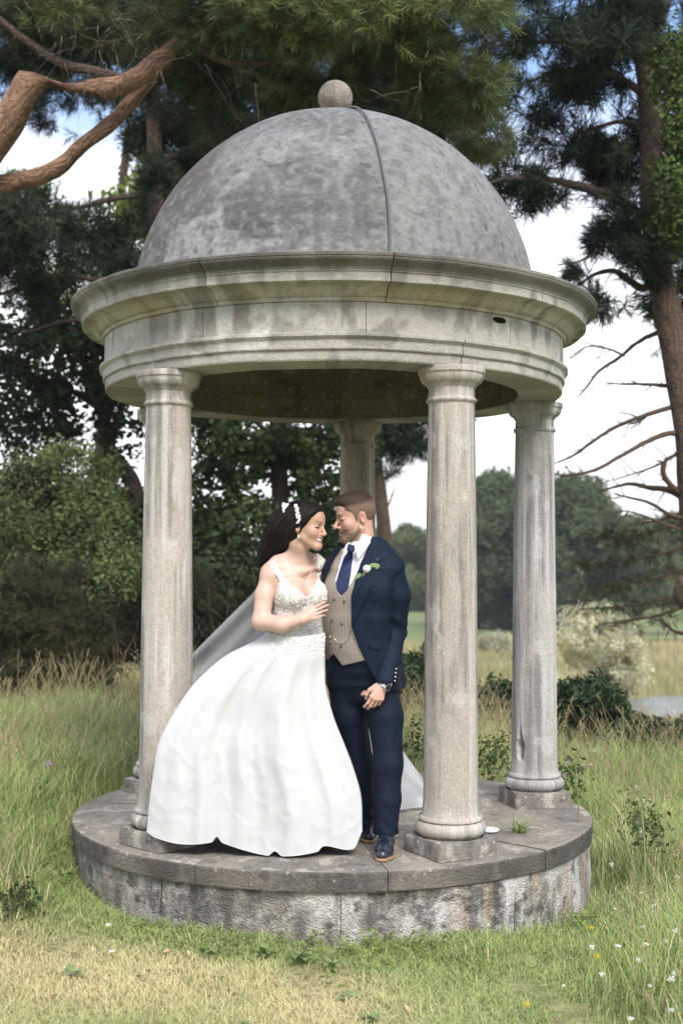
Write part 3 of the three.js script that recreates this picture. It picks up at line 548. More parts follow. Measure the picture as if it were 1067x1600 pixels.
broadTree('lime_tree', 'sunlit green tree whose yellow-green leaves show beside the dome at left', 21, [[150, 1050], [160, 700], [180, 420], [200, 200]], [14, 12, 9, 5], [],
  [[240, 280, 45, 60, 340, 1.2], [200, 350, 60, 60, 330, 1.2], [120, 460, 90, 60, 260, 1.2], [250, 360, 50, 80, 330, 1.2], [230, 230, 30, 30, 80, 1], [40, 330, 60, 60, 160, 1]], Mleaf.lit, leafOak, { seed: 22, mul: 0.4, gap: -0.05, gapScale: 1.2, size: [1, 1.6] });
broadTree('beech_tree', 'dark straight-trunked tree with broad leafy branches seen between the left columns behind the bride', 18, [[438, 1060], [437, 880], [437, 760], [436, 640], [432, 450], [430, 200]], [16, 15, 14, 14, 12, 8],
  [{ p: [[437, 740], [380, 745], [330, 720], [305, 740], [280, 770]], r: [6, 5, 4, 3, 2] }, { p: [[437, 720], [480, 690], [520, 660]], r: [6, 4, 2] }, { p: [[437, 790], [390, 800], [340, 805], [300, 815], [250, 800]], r: [5, 5, 5, 4, 3] }, { p: [[430, 860], [390, 850], [350, 830], [300, 808]], r: [8, 7, 6, 5] }, { p: [[438, 770], [490, 745], [540, 740]], r: [5, 3, 2] }, { p: [[437, 700], [400, 660], [360, 650]], r: [5, 4, 2] }, { p: [[437, 830], [470, 800], [520, 790]], r: [5, 3, 2] }, { p: [[437, 650], [500, 560], [560, 500]], r: [6, 5, 2] }],
  [[370, 700, 80, 55, 500, 1.5], [490, 700, 70, 55, 480, 1.4], [330, 770, 60, 70, 420, 1.4], [420, 690, 100, 40, 450, 1.3, 0.5], [390, 830, 90, 50, 480, 1.4], [500, 780, 50, 50, 260, 1.2], [560, 690, 40, 40, 150, 1], [330, 860, 60, 50, 360, 1.2], [520, 850, 50, 60, 330, 1.2, 1, 1.3], [340, 640, 80, 40, 350, 1.2]], Mleaf.oak, leafOak, { seed: 23, mul: 0.42, gap: 0.0, gapScale: 2.4, tone: 0.5, size: [0.9, 1.5] });
// slim red pine trunk behind the back column
{
  const t = thing('slim_pine', 'slim reddish pine trunk standing behind the rear column', 'tree');
  const D = 21;
  part('trunk', limb([[606, 1080], [604, 900], [601, 840], [595, 780], [589, 720], [586, 660], [584, 560], [582, 300], [580, 60]], D, [14, 12, 11, 10, 9, 9, 8, 7, 4], 10, 0.14), Mbark.brown, t);
  part('limb', limb([[590, 716], [606, 700], [640, 672], [690, 650], [740, 640]], D, [4, 3, 2.4, 1.8, 1], 6), Mbark.twig, t);
  part('limb', limb([[597, 748], [612, 742], [628, 730], [638, 715]], D, [2.4, 2, 1.4, 0.7], 5), Mbark.twig, t);
  part('limb', limb([[600, 800], [606, 790], [614, 770], [618, 760]], D, [2.2, 1.8, 1.2, 0.6], 5), Mbark.twig, t);
  scatter('needles', tuftFar, needleDark, [blob(635, 690, 42, 22, D, 0.5, 190, 1), blob(606, 664, 34, 24, D, 0.5, 170, 1), blob(607, 732, 12, 12, D, 0.3, 26, 1), blob(690, 655, 40, 14, D, 0.5, 140, 1), blob(582, 200, 130, 200, D, 1.5, 700, 1)], t, { seed: 41, gap: -0.2, size: [1.3, 2.1], up: 0.3 });
}
// right pine
{
  const t = thing('rugged_pine', 'big rugged pine with bare dead lower branches at the right edge', 'tree');
  const D = 13;
  part('trunk', limb([[1130, 1300], [1112, 1150], [1096, 1020], [1094, 900], [1086, 800], [1078, 690], [1060, 570], [1042, 480], [1026, 400], [1017, 330], [1015, 240], [1012, 150], [1002, 60], [990, -40], [975, -300], [965, -700]], D, [36, 31, 28, 26, 25, 24, 23, 22, 18, 16, 16, 17, 16, 15, 12, 6], 14, 0.14, 7, 5), Mbark.brown, t);
  part('burr', (() => { const g = new THREE.IcosahedronGeometry(0.13, 4), p = g.attributes.position, c = at(1074, 925, D - 0.1); for (let i = 0; i < p.count; i++) { const w = 1 + 0.5 * fbm3(p.getX(i) * 9, p.getY(i) * 9, p.getZ(i) * 9, 3); p.setXYZ(i, c.x + p.getX(i) * w, c.y + p.getY(i) * w * 1.5, c.z + p.getZ(i) * w); } g.computeVertexNormals(); return g; })(), Mbark.brown, t);
  const L = [
    [[[1016, 345], [985, 325], [950, 306], [900, 290], [860, 281], [820, 279], [780, 281], [740, 300]], [9, 8, 8, 7, 5, 4, 3, 2]], [[[1004, 90], [960, 72], [915, 62], [860, 64], [800, 70], [755, 72]], [7, 6, 5, 4, 3, 2]],
    [[[1010, 150], [965, 122], [920, 108], [870, 112], [820, 130]], [7, 6, 4, 3, 2]], [[[1024, 430], [1005, 450], [985, 440], [960, 424], [930, 428], [900, 448]], [8, 7, 6, 5, 3, 2]], [[[1030, 470], [1008, 430], [985, 395], [950, 385], [905, 408], [870, 414]], [5, 4, 3, 2.4, 1.8, 1]],
    [[[1012, 60], [1030, 30], [1040, -10], [1050, -60]], [12, 11, 10, 8]], [[[1014, 200], [970, 190], [930, 200], [890, 215]], [5, 4, 3, 2]], [[[1020, 380], [1000, 370], [960, 350], [930, 345]], [5, 4, 3, 2]],
  ];
  L.forEach(([p, rad], k) => part('limb', limb(p, D, rad, 8, 0.2, 5, k), Mbark.dark, t));
  const dead = [
    [[[1066, 512], [1035, 518], [1000, 532], [965, 560], [935, 580], [915, 606], [900, 622]], [5, 4, 3.4, 3, 2.4, 1.6, 0.8]], [[[1062, 632], [1010, 648], [960, 668], [925, 690], [895, 712], [864, 725]], [4.5, 4, 3.4, 3, 2.2, 1]], [[[1062, 676], [1040, 678], [1010, 690], [970, 712], [930, 734], [890, 742], [868, 742]], [5, 4.4, 4, 3.2, 2.6, 2, 1]],
    [[[1070, 780], [1046, 766], [1015, 762], [985, 756], [955, 762], [935, 769]], [6, 5, 4, 3, 2, 1]], [[[1068, 775], [1048, 758], [1036, 740], [1038, 722], [1052, 712], [1066, 706]], [5, 5, 4.4, 4, 3, 2]], [[[1072, 812], [1045, 804], [1015, 786], [985, 778], [960, 772]], [4, 3.4, 2.8, 2, 1]], [[[1066, 606], [1030, 602], [1000, 600], [970, 600], [945, 598]], [3.4, 3, 2.4, 1.6, 0.8]],
    [[[1068, 700], [1030, 725], [990, 740], [940, 755]], [2.4, 2, 1.4, 0.7]], [[[1070, 830], [1040, 820], [1005, 806], [975, 798], [955, 800]], [2.6, 2, 1.6, 1, 0.6]], [[[1068, 990], [1050, 985], [1035, 972], [1000, 965], [955, 978]], [3, 2.6, 2, 1.5, 0.8]], [[[1012, 648], [1000, 658], [985, 662]], [2, 1.4, 0.6]], [[[975, 556], [950, 545], [915, 542], [890, 560]], [2.2, 1.6, 1.2, 0.6]],
  ];
  dead.forEach(([p, rad], k) => part('dead_branch', limb(p.map((q, i) => [q[0], q[1], D - 0.25 * i * ((k % 3) - 1) * 0.4]), D, rad, 6, 0.25, 5, k + 20), Mbark.twig, t));
  const r = rng(8), tw = []; for (let i = 0; i < 90; i++) { const q = dead[i % dead.length][0], s = rr(r, 0.4, q.length - 1.2), a = Math.floor(s), f = s - a; tw.push([mix(q[a][0], q[a + 1][0], f), mix(q[a][1], q[a + 1][1], f), rr(r, 120, 250), rr(r, 14, 52), D]); }
  part('twig', twigs(tw, D, 0.006, 5), Mbark.twig, t).userData.kind = 'stuff';
  scatter('needles', tuftFar, needleDark, [
    blob(800, 40, 70, 60, D, 0.8, 330, 1.1), blob(900, 20, 110, 40, D, 0.9, 1000, 0.9), blob(970, 40, 60, 60, D - 0.3, 0.8, 800, 1.0), blob(860, 85, 90, 28, D - 0.1, 0.7, 620, 0.9), blob(930, 110, 80, 30, D - 0.3, 0.8, 700, 1.1), blob(840, 160, 70, 24, D, 0.6, 330, 1), blob(970, 190, 60, 60, D + 0.2, 0.7, 520, 0.9), blob(900, 220, 80, 24, D, 0.6, 380, 0.9), blob(940, 265, 70, 34, D, 0.7, 600, 0.8), blob(850, 300, 70, 16, D, 0.5, 220, 0.9), blob(800, 260, 60, 34, D + 0.2, 0.6, 350, 0.9), blob(790, 315, 46, 30, D, 0.5, 250, 0.9), blob(965, 350, 40, 56, D, 0.6, 560, 0.8), blob(985, 420, 50, 40, D, 0.6, 480, 0.9), blob(935, 425, 45, 16, D, 0.4, 170, 0.9), blob(950, 470, 50, 20, D, 0.4, 170, 0.9), blob(1050, 440, 40, 90, D + 0.4, 0.7, 620, 0.9), blob(1050, 60, 40, 90, D + 0.3, 0.7, 600, 0.9), blob(1045, 240, 40, 120, D + 0.5, 0.7, 800, 0.8), blob(1110, 300, 60, 300, D + 0.5, 1, 1600, 1),
  ], t, { seed: 12, mul: 0.42, gap: 0.06, gapScale: 2.8, size: [0.9, 1.6], up: 0.15 });
  scatter('ivy', leafSmall, Mleaf.ivy, [blob(1052, 110, 30, 70, D - 0.7, 0.35, 150, 1), blob(1058, 250, 30, 70, D - 0.7, 0.35, 160, 1.2), blob(1056, 330, 34, 60, D - 0.6, 0.35, 170, 0.8), blob(1062, 190, 22, 30, D - 0.7, 0.3, 60, 1.3)], t, { seed: 14, gap: -0.3, size: [0.9, 1.4] });
}
// drooping young conifer in front of the right trunk
{
  const t = thing('young_spruce', 'young spruce with drooping brownish fronds at the right edge beside the far field', 'tree');
  const D = 15, r = rng(19);
  part('trunk', limb([[1085, 1240], [1080, 1000], [1075, 820], [1072, 740]], D, [7, 6, 4, 1.5], 8), Mbark.brown, t);
  const bl = [];
  for (const [x, y, n] of [[930, 842, 22], [915, 880, 26], [925, 915, 26], [905, 952, 22], [935, 975, 14], [970, 826, 18]]) {
    part('branch', limb([[1078, y - 30], [1030, y - 14], [985, y - 6], [x, y]], D, [3, 2.4, 1.8, 0.8], 6, 0.2, 5, x), Mbark.twig, t);
    for (let k = 0; k < 5; k++) { const f = k / 4; bl.push(blob(mix(x + 6, 1070, f), mix(y + 4, y - 20, f) + rr(r, -9, 9), rr(r, 16, 34), rr(r, 5, 12), D + (r() - 0.5) * 0.4, 0.25, n, 1)); }
  }
  scatter('fronds', tuftFar, leafMat([0.075, 0.075, 0.034], { transmission: 0.2 }), bl, t, { seed: 33, gap: -0.3, size: [0.5, 0.95], droop: 0.5 });
}
// undergrowth at the left
function bush(name, label, D, blobs, mat, leaf, opt, stems, cat = 'bush', group) {
  const t = thing(name, label, cat, [0, 0, 0], group);
  if (stems) part('stems', twigs(stems, D, opt.stem ?? 0.012, opt.seed), opt.stemMat ?? Mbark.twig, t).userData.kind = 'stuff';
  scatter('leaves', leaf, mat, blobs.map((q) => blob(q[0], q[1], q[2], q[3], D + (q[6] ?? 0), q[5] ?? 0.8, q[4], q[7] ?? 1)), t, opt); return t;
}
const st = (n, x0, x1, y, ang, len, seed) => { const r = rng(seed); return Array.from({ length: n }, () => [rr(r, x0, x1), y + rr(r, -8, 8), ang + rr(r, -28, 28), len * rr(r, 0.6, 1.2)]); };
bush('leafy_bush', 'large pale green leafy bush catching the light at the left edge', 14.5, [[80, 760, 90, 40, 520, 1, 0.4, 0.8], [120, 800, 80, 50, 560, 1], [60, 830, 80, 50, 520, 1, -0.2], [180, 860, 60, 70, 520, 1, -0.2], [20, 780, 60, 60, 380, 1], [120, 900, 60, 50, 330, 0.8, -0.6, 1], [120, 730, 60, 30, 200, 0.8, 0.4], [150, 925, 44, 34, 150, 0.4, -2.2, 0.9], [100, 965, 34, 26, 90, 0.4, -2.3, 0.8], [40, 900, 40, 30, 100, 0.4, -2.1, 0.9], [195, 900, 24, 46, 110, 0.4, -2.0, 1]], Mleaf.sage, leafSmall, { seed: 51, mul: 0.75, gap: 0.0, gapScale: 2.2, size: [0.8, 1.4], tone: 0.6 }, st(16, 20, 200, 1080, 90, 260, 3));
bush('holly_bush', 'dark green bush under the oak behind the left front column', 15.5, [[190, 940, 60, 90, 700, 1], [250, 900, 70, 110, 900, 1], [330, 930, 70, 80, 900, 1], [400, 950, 60, 70, 600, 1], [30, 900, 80, 60, 500, 1]], Mleaf.dark, leafOak, { seed: 52, gap: -0.1, gapScale: 1.5, size: [0.9, 1.4] }, st(10, 180, 420, 1080, 90, 200, 4));
for (const [k, x, w, lab] of [[0, 30, 70, 'tangled brown gorse thicket at the far left behind the meadow grass'], [1, 130, 70, 'tangled brown gorse thicket just left of the left front column'], [2, 330, 90, 'dark brown gorse thicket between the left front column and the veil']]) {
  bush('gorse_bush', lab, 12.2, [[x, 965 + 10 * k, w, 52, 800, 0.7], [x, 1030, w * 1.1, 55, 1000, 0.7], [x + 20 - 30 * k, 915 + 14 * (k % 2), w * 0.45, 40, 200, 0.6], [x - 26, 930, w * 0.35, 30, 110, 0.6]], Mleaf.brown, tuftFar, { seed: 60 + k, gap: -0.12, gapScale: 1.8, size: [0.6, 1.1], tone: 0.5, stem: 0.0055, stemMat: Mbark.grey, up: 0.3 }, st(26, x - w, x + w, 1085, 90, 170, 70 + k).map((q) => [...q, 11.8]), 'bush', 'brown gorse thickets');
}
// shrubs between the rotunda and the lake
for (const [k, x, y, w, h, D, lab] of [[0, 915, 1112, 55, 52, 12.5, 'glossy dark rhododendron just right of the right rear column'], [1, 1000, 1166, 66, 32, 12, 'low glossy dark rhododendron near the right edge below the lake'], [2, 790, 1118, 52, 50, 13, 'glossy dark rhododendron between the two right columns'], [3, 1075, 1172, 50, 34, 12, 'low glossy dark rhododendron cut off by the right edge'], [5, 850, 1150, 50, 34, 12.3, 'low glossy dark rhododendron left of the right rear column foot'], [6, 958, 1150, 48, 36, 12.8, 'glossy dark rhododendron between the taller one and the lake'], [4, 640, 1090, 60, 70, 13.5, 'dark shrub behind the groom, left of the right front column']])
  bush('rhododendron', lab, D, [[x, y, w, h, 700, 0.5], [x - w * 0.3, y + h * 0.6, w * 0.9, h * 0.6, 450, 0.5], [x + w * 0.4, y + h * 0.5, w * 0.7, h * 0.6, 350, 0.5]], Mleaf.rhodo, leafLong, { seed: 80 + k, gap: -0.3, gapScale: 2, size: [0.6, 1.1], tone: 0.5, up: 0.4 }, st(8, x - w * 0.5, x + w * 0.5, y + h, 90, h * 1.1, 90 + k));
bush('willow_shrub', 'pale silvery cream willow shrub between the right rear column and the lake', 25, [[905, 990, 42, 46, 520, 0.7], [945, 1010, 60, 56, 800, 0.8], [975, 1040, 34, 40, 420, 0.7], [880, 1020, 40, 60, 480, 0.7], [940, 965, 36, 26, 180, 0.5]], Mleaf.willow, leafLong, { seed: 101, gap: -0.16, gapScale: 1.4, mul: 0.8, size: [0.5, 0.85], tone: 0.45, up: 0.5, stem: 0.010, stemMat: Mbark.pale }, st(26, 890, 1000, 1090, 90, 120, 5));
bush('willow_shrub', 'pale cream willow scrub between the two right columns', 30, [[772, 1004, 30, 16, 200, 0.6, 0, 0.7], [690, 1014, 40, 12, 200, 0.6, 0, 0.6]], Mleaf.willow, leafLong, { seed: 102, gap: -0.16, gapScale: 1.2, mul: 1, size: [0.5, 0.85], tone: 0.45, up: 0.5 }, st(8, 740, 810, 1025, 90, 40, 6));
// trees of the far bank
const farTree = (name, label, x, base, w, h, D, mat, seed, group) => {
  const t = thing(name, label, 'tree', [0, 0, 0], group), s = D / 1947, r = rng(seed);
  const foot = at(x, base, D); foot.y = ground(foot.x, foot.z) - 0.3;
  part('trunk', tube([foot, V(foot.x + 0.2, foot.y + h * s * 0.4, foot.z), V(foot.x, foot.y + h * s * 0.8, foot.z)], [0.028 * w * s, 0.02 * w * s, 0.005 * w * s], 7, 3), Mbark.dark, t);
  const list = [];
  for (let k = 0; k < 34; k++) { const a = r() * 6.28, f = r(), e = Math.sin(Math.PI * Math.pow(0.1 + 0.85 * f, 0.9)); list.push([V(foot.x + Math.cos(a) * w * s * 0.36 * e, foot.y + h * s * (0.1 + 0.8 * f), foot.z + Math.sin(a) * w * s * 0.36 * e), [w * s * rr(r, 0.13, 0.22), h * s * rr(r, 0.08, 0.15), w * s * rr(r, 0.13, 0.22)], 130, rr(r, 0.75, 1.25)]); }
  const k = (w * s) / 11;
  scatter('crown', leafFar, mat, list, t, { seed, gap: -0.25, gapScale: 0.5, size: [0.75 * k, 1.2 * k], tone: 0.35, shell: 0.6 });
};
const G = 'round trees on the far bank of the lake';
farTree('round_tree', 'dark round tree on the far bank, seen between the two right columns', 778, 990, 175, 245, 110, Mleaf.far, 201);
farTree('round_tree', 'dark round tree on the far bank, directly right of the right rear column', 892, 990, 195, 245, 105, Mleaf.far, 202);
farTree('round_tree', 'dark round tree on the far bank, hidden partly by the right rear column', 836, 985, 150, 215, 116, Mleaf.far, 203);
farTree('round_tree', 'lower rounded tree on the far bank between the dark trees and the right trunk', 970, 972, 120, 165, 135, Mleaf.far, 211);
farTree('pale_tree', 'pale green tree left of the right front column, on the far bank', 640, 975, 110, 140, 150, Mleaf.farLight, 204);
farTree('pale_tree', 'pale green tree at the far field edge behind the spruce fronds', 985, 960, 130, 140, 165, Mleaf.farLight, 205);
farTree('pale_tree', 'pale green tree on the far bank behind the groom', 590, 975, 110, 125, 160, Mleaf.farLight, 206);
farTree('pale_tree', 'pale green tree far right beyond the field', 1060, 960, 110, 150, 170, Mleaf.farLight, 207);
farTree('pale_tree', 'pale green tree hidden behind the right front column on the far bank', 715, 970, 100, 120, 160, Mleaf.far, 208);
farTree('pale_tree', 'pale green tree behind the bride on the far bank', 480, 975, 120, 130, 165, Mleaf.farLight, 209);
farTree('pale_tree', 'pale green tree far beyond the dark bushes at left', 300, 975, 140, 150, 160, Mleaf.far, 210);
// post and rail fence across the far field
{
  const t = thing('field_fence', 'low dark post and rail fence crossing the far field at right', 'fence');
  const D = 88; let prev = null;
  const wood = std([0.09, 0.075, 0.06], 0.95), pg = new THREE.CylinderGeometry(0.07, 0.08, 1.2, 7);
  for (let x = 820; x <= 1100; x += 26) {
    const p = at(x, 1000, D); p.y = ground(p.x, p.z); const m = part('post', pg, wood, t); m.position.set(p.x, p.y + 0.5, p.z);
    if (prev) for (const h of [0.45, 0.9]) part('rail', tube([V(prev.x, prev.y + h, prev.z + 0.08), V(p.x, p.y + h, p.z + 0.08)], [0.045, 0.045], 5, 1), wood, t);
    prev = p;
  }
}

// ---------------------------------------------------------------- meadow
function tall(x, z) {                                 // how long the grass grows here, metres
  const r = Math.hypot(x, z);
  let h = 0.03;
  h += 0.34 * sst(1.0, 1.75, x + 0.15 * n2(z * 2, 4) + 0.10 * (z - 1.5)) * sst(-7, -3, z);
  h += 0.30 * sst(-1.1, -1.9, x + 0.12 * n2(z * 2, 9)) * sst(2.3, 1.0, z);
  h = Math.max(h, 0.40 * sst(-0.9, -1.8, z));
  h = Math.max(h, 0.12 * sst(1.9, 1.58, r + 0.16 * n2(x * 3, z * 3)));
  return h * (0.5 + 1.0 * (0.5 + 0.5 * n2(x * 2.1, z * 2.1)));
}
const grassMat = phys([1, 1, 1], 0.65, { vertexColors: true, transmission: 0.3, thickness: 0 });
// every blade on its own root, joined into one sheet of grass; spots: [x, z, height, half width, bend, colour]
function blades(name, label, spots, segs, seed) {
  const r = rng(seed), n = spots.length, vp = segs * 2 + 1, pos = new Float32Array(n * vp * 3), col = new Float32Array(n * vp * 3), idx = new Uint32Array(n * (segs * 2 - 1) * 3);
  let q = 0, e = 0;
  spots.forEach(([x, z, h, w, bend, c], i) => {
    const y0 = ground(x, z) - 0.01, ba = 2.2 * n2(x * 0.9 + 5, z * 0.9) + (r() - 0.5) * 5.2, b = bend * (0.25 + r()) * h, sa = ba + 1.2 + 0.7 * r(), sx = Math.cos(sa) * w, sz = Math.sin(sa) * w, cx = Math.cos(ba), cz = Math.sin(ba), base = i * vp, k0 = 0.8 + 0.4 * r();
    for (let k = 0; k <= segs; k++) {
      const t = k / segs, f = b * t * t, px_ = x + cx * f, y = y0 + h * t * (1 - 0.3 * bend * t * t), pz = z + cz * f, ww = 1 - t * 0.75, kk = k0 * mix(0.85, 1.12, t);
      if (k < segs) { pos.set([px_ - sx * ww, y, pz - sz * ww, px_ + sx * ww, y, pz + sz * ww], (base + k * 2) * 3); col.set([c[0] * kk, c[1] * kk, c[2] * kk, c[0] * kk, c[1] * kk, c[2] * kk], (base + k * 2) * 3); }
      else { pos.set([px_, y, pz], (base + k * 2) * 3); col.set([c[0] * kk * 1.1, c[1] * kk * 1.05, c[2] * kk], (base + k * 2) * 3); }
      if (k < segs - 1) { const a = base + k * 2; idx.set([a, a + 1, a + 2, a + 1, a + 3, a + 2], e); e += 6; } else if (k === segs - 1) { const a = base + k * 2; idx.set([a, a + 1, a + 2], e); e += 3; }
    }
  });
  const g = new THREE.BufferGeometry(); g.setAttribute('position', new THREE.BufferAttribute(pos, 3)); g.setAttribute('color', new THREE.BufferAttribute(col, 3)); g.setIndex(new THREE.BufferAttribute(idx, 1)); g.computeVertexNormals();
  const m = part(name, g, grassMat, scene); m.userData = { kind: 'stuff', label, category: 'grass' }; return m;
}
{
  const r = rng(404), turf = [], long = [], seeds = [], reeds = [];
  const straw = [0.64, 0.55, 0.30], green = [0.31, 0.395, 0.12], deep = [0.18, 0.25, 0.075], off = (x, z) => Math.hypot(x, z) > 1.5;
  const sc = (c, k) => [c[0] * k, c[1] * k, c[2] * k];
  for (let i = 0; i < 210000; i++) {
    const x = rr(r, -2.7, 2.4), z = rr(r, 0.4, 3.7); if (!off(x, z)) continue; const h = tall(x, z); if (h > 0.25 && r() < 0.7) continue;
    const f = fbm2(x * 1.1 + 1, z * 1.1 + 5, 3), bare = fbm2(x * 1.6 + 3, z * 1.6, 3); if (bare < -0.15 && r() < 0.72) continue;
    const rim = sst(2.0, 1.6, Math.hypot(x, z)), dry = clamp(0.6 + 1.2 * f + 0.5 * (r() - 0.5) - 0.75 * rim - 0.3 * sst(0.5, 1.1, x));
    turf.push([x, z, (0.025 + 0.05 * r()) * (1 + 8 * Math.max(0, Math.min(h, 0.12) - 0.04)), 0.0013 + 0.0014 * r(), 1.1, sc(mix3(green, straw, dry), 0.75 + 0.5 * r())]);
  }
  for (let i = 0; i < 330000; i++) {
    const x = rr(r, -5, 5), z = rr(r, -5.6, 3.6); if (!off(x, z)) continue; const h = tall(x, z); if (h < 0.06) continue;
    const d = Math.hypot(x, z - 7.37); if (Math.abs(x) > 0.32 * (7.37 - z) + 0.6) continue; if (r() > (d > 10 ? 0.5 : 0.8) * (h < 0.15 ? 0.7 : 1)) continue;
    const rim = Math.hypot(x, z) < 1.7 ? 0.6 : 1, f = fbm2(x * 0.8, z * 0.8 + 9, 3), t = r();
    const c = t < 0.16 + 0.35 * f ? straw : mix3(green, deep, clamp(0.4 + f + 0.6 * (r() - 0.5)));
    long.push([x, z, h * (0.45 + 0.85 * r()) * rim, 0.0016 + 0.0018 * r(), 0.75, sc(c, 0.8 + 0.5 * r())]);
  }
  blades('turf_grass', 'short dry yellow-green turf in front of the rotunda', turf, 2, 11);
  blades('meadow_grass', 'long green meadow grass growing round the rotunda', long, 3, 12);
  for (let i = 0; i < 34000; i++) { const z = -rr(r, 27, 84), x = rr(r, -14, 34); if (lakeness(x, z) > 0.05) continue; if (fbm2(x * 0.12, z * 0.2, 3) < -0.15) continue; reeds.push([x, z, rr(r, 0.4, 0.95), 0.022, 0.5, sc(mix3([0.46, 0.385, 0.19], [0.30, 0.29, 0.11], clamp(0.4 + 1.2 * fbm2(x * 0.15, z * 0.15, 3))), 0.8 + 0.45 * r())]); }
  blades('reeds', 'tan reeds on the flat ground by the lake', reeds, 2, 13);
  // flowering stems with drooping heads
  const pos = [], col = [];
  for (let i = 0; i < 9500; i++) {
    const x = rr(r, -5, 5), z = rr(r, -5.6, 3.2); if (Math.hypot(x, z) < 1.75) continue; const h = tall(x, z); if (h < 0.16) continue; if (Math.abs(x) > 0.32 * (7.37 - z) + 0.6) continue; if (z > 0.5 && r() < 0.35) continue;
    const H = h * (1.1 + 0.55 * r()), y0 = ground(x, z), a = r() * 6.28, tilt = H * (0.12 + 0.3 * r()), cx = Math.cos(a), cz = Math.sin(a), w = 0.0014, k = 0.75 + 0.5 * r(), c = sc(mix3([0.47, 0.38, 0.22], [0.36, 0.25, 0.16], r()), k), fat = 0.006 + 0.010 * r(), hl = 0.05 + 0.07 * r();
    const P = (t) => [x + cx * tilt * t * t, y0 + H * t * (1 - 0.1 * t), z + cz * tilt * t * t];
    for (let s = 0; s < 3; s++) { const p = P(s / 3), q = P((s + 1) / 3); quad(pos, [p[0] - w, p[1], p[2]], [p[0] + w, p[1], p[2]], [q[0] + w, q[1], q[2]], [q[0] - w, q[1], q[2]]); for (let m = 0; m < 6; m++) col.push(c[0] * 0.8, c[1] * 0.9, c[2] * 0.7); }
    const n = 11; for (let s = 0; s < n; s++) { const t = s / n, b = P(1 - (hl / H) * (1 - t)), g = s * 2.4, ww = fat * Math.sin(Math.PI * (0.2 + 0.75 * t)), u = 0.0028; pos.push(b[0] - u * Math.sin(g), b[1], b[2] + u * Math.cos(g), b[0] + u * Math.sin(g), b[1], b[2] - u * Math.cos(g), b[0] + Math.cos(g) * ww, b[1] + 0.016, b[2] + Math.sin(g) * ww); for (let m = 0; m < 3; m++) col.push(...c); }
  }
  const m = part('seeding_grass', flat(pos, col), grassMat, scene); m.userData = { kind: 'stuff', label: 'straw-coloured grass seed heads above the meadow', category: 'grass' };
}
function clump(n, seed, spread, wid, bend, segs = 3) {   // blades of unit height
  const r = rng(seed), o = [], col = [];
  for (let i = 0; i < n; i++) {
    const a = r() * 6.28, d = spread * Math.sqrt(r()), h = 0.55 + 0.6 * r(), x0 = Math.cos(a) * d, z0 = Math.sin(a) * d, ba = r() * 6.28, b = bend * (0.3 + r()), sx = Math.cos(ba + 1.57), sz = Math.sin(ba + 1.57);
    const P = [], c0 = 0.8 + 0.4 * r();
    for (let k = 0; k <= segs; k++) { const t = k / segs, w = wid * (1 - t * 0.92) * (0.7 + 0.6 * r()), q = b * t * t; P.push([x0 + Math.cos(ba) * q, h * (t - 0.35 * b * t * t), z0 + Math.sin(ba) * q, w]); }
    for (let k = 0; k < segs; k++) { const p = P[k], q = P[k + 1]; quad(o, [p[0] - sx * p[3], p[1], p[2] - sz * p[3]], [p[0] + sx * p[3], p[1], p[2] + sz * p[3]], [q[0] + sx * q[3], q[1], q[2] + sz * q[3]], [q[0] - sx * q[3], q[1], q[2] - sz * q[3]]); for (let m = 0; m < 6; m++) col.push(c0, c0, c0 * 0.9); }
  }
  return flat(o, col);
}
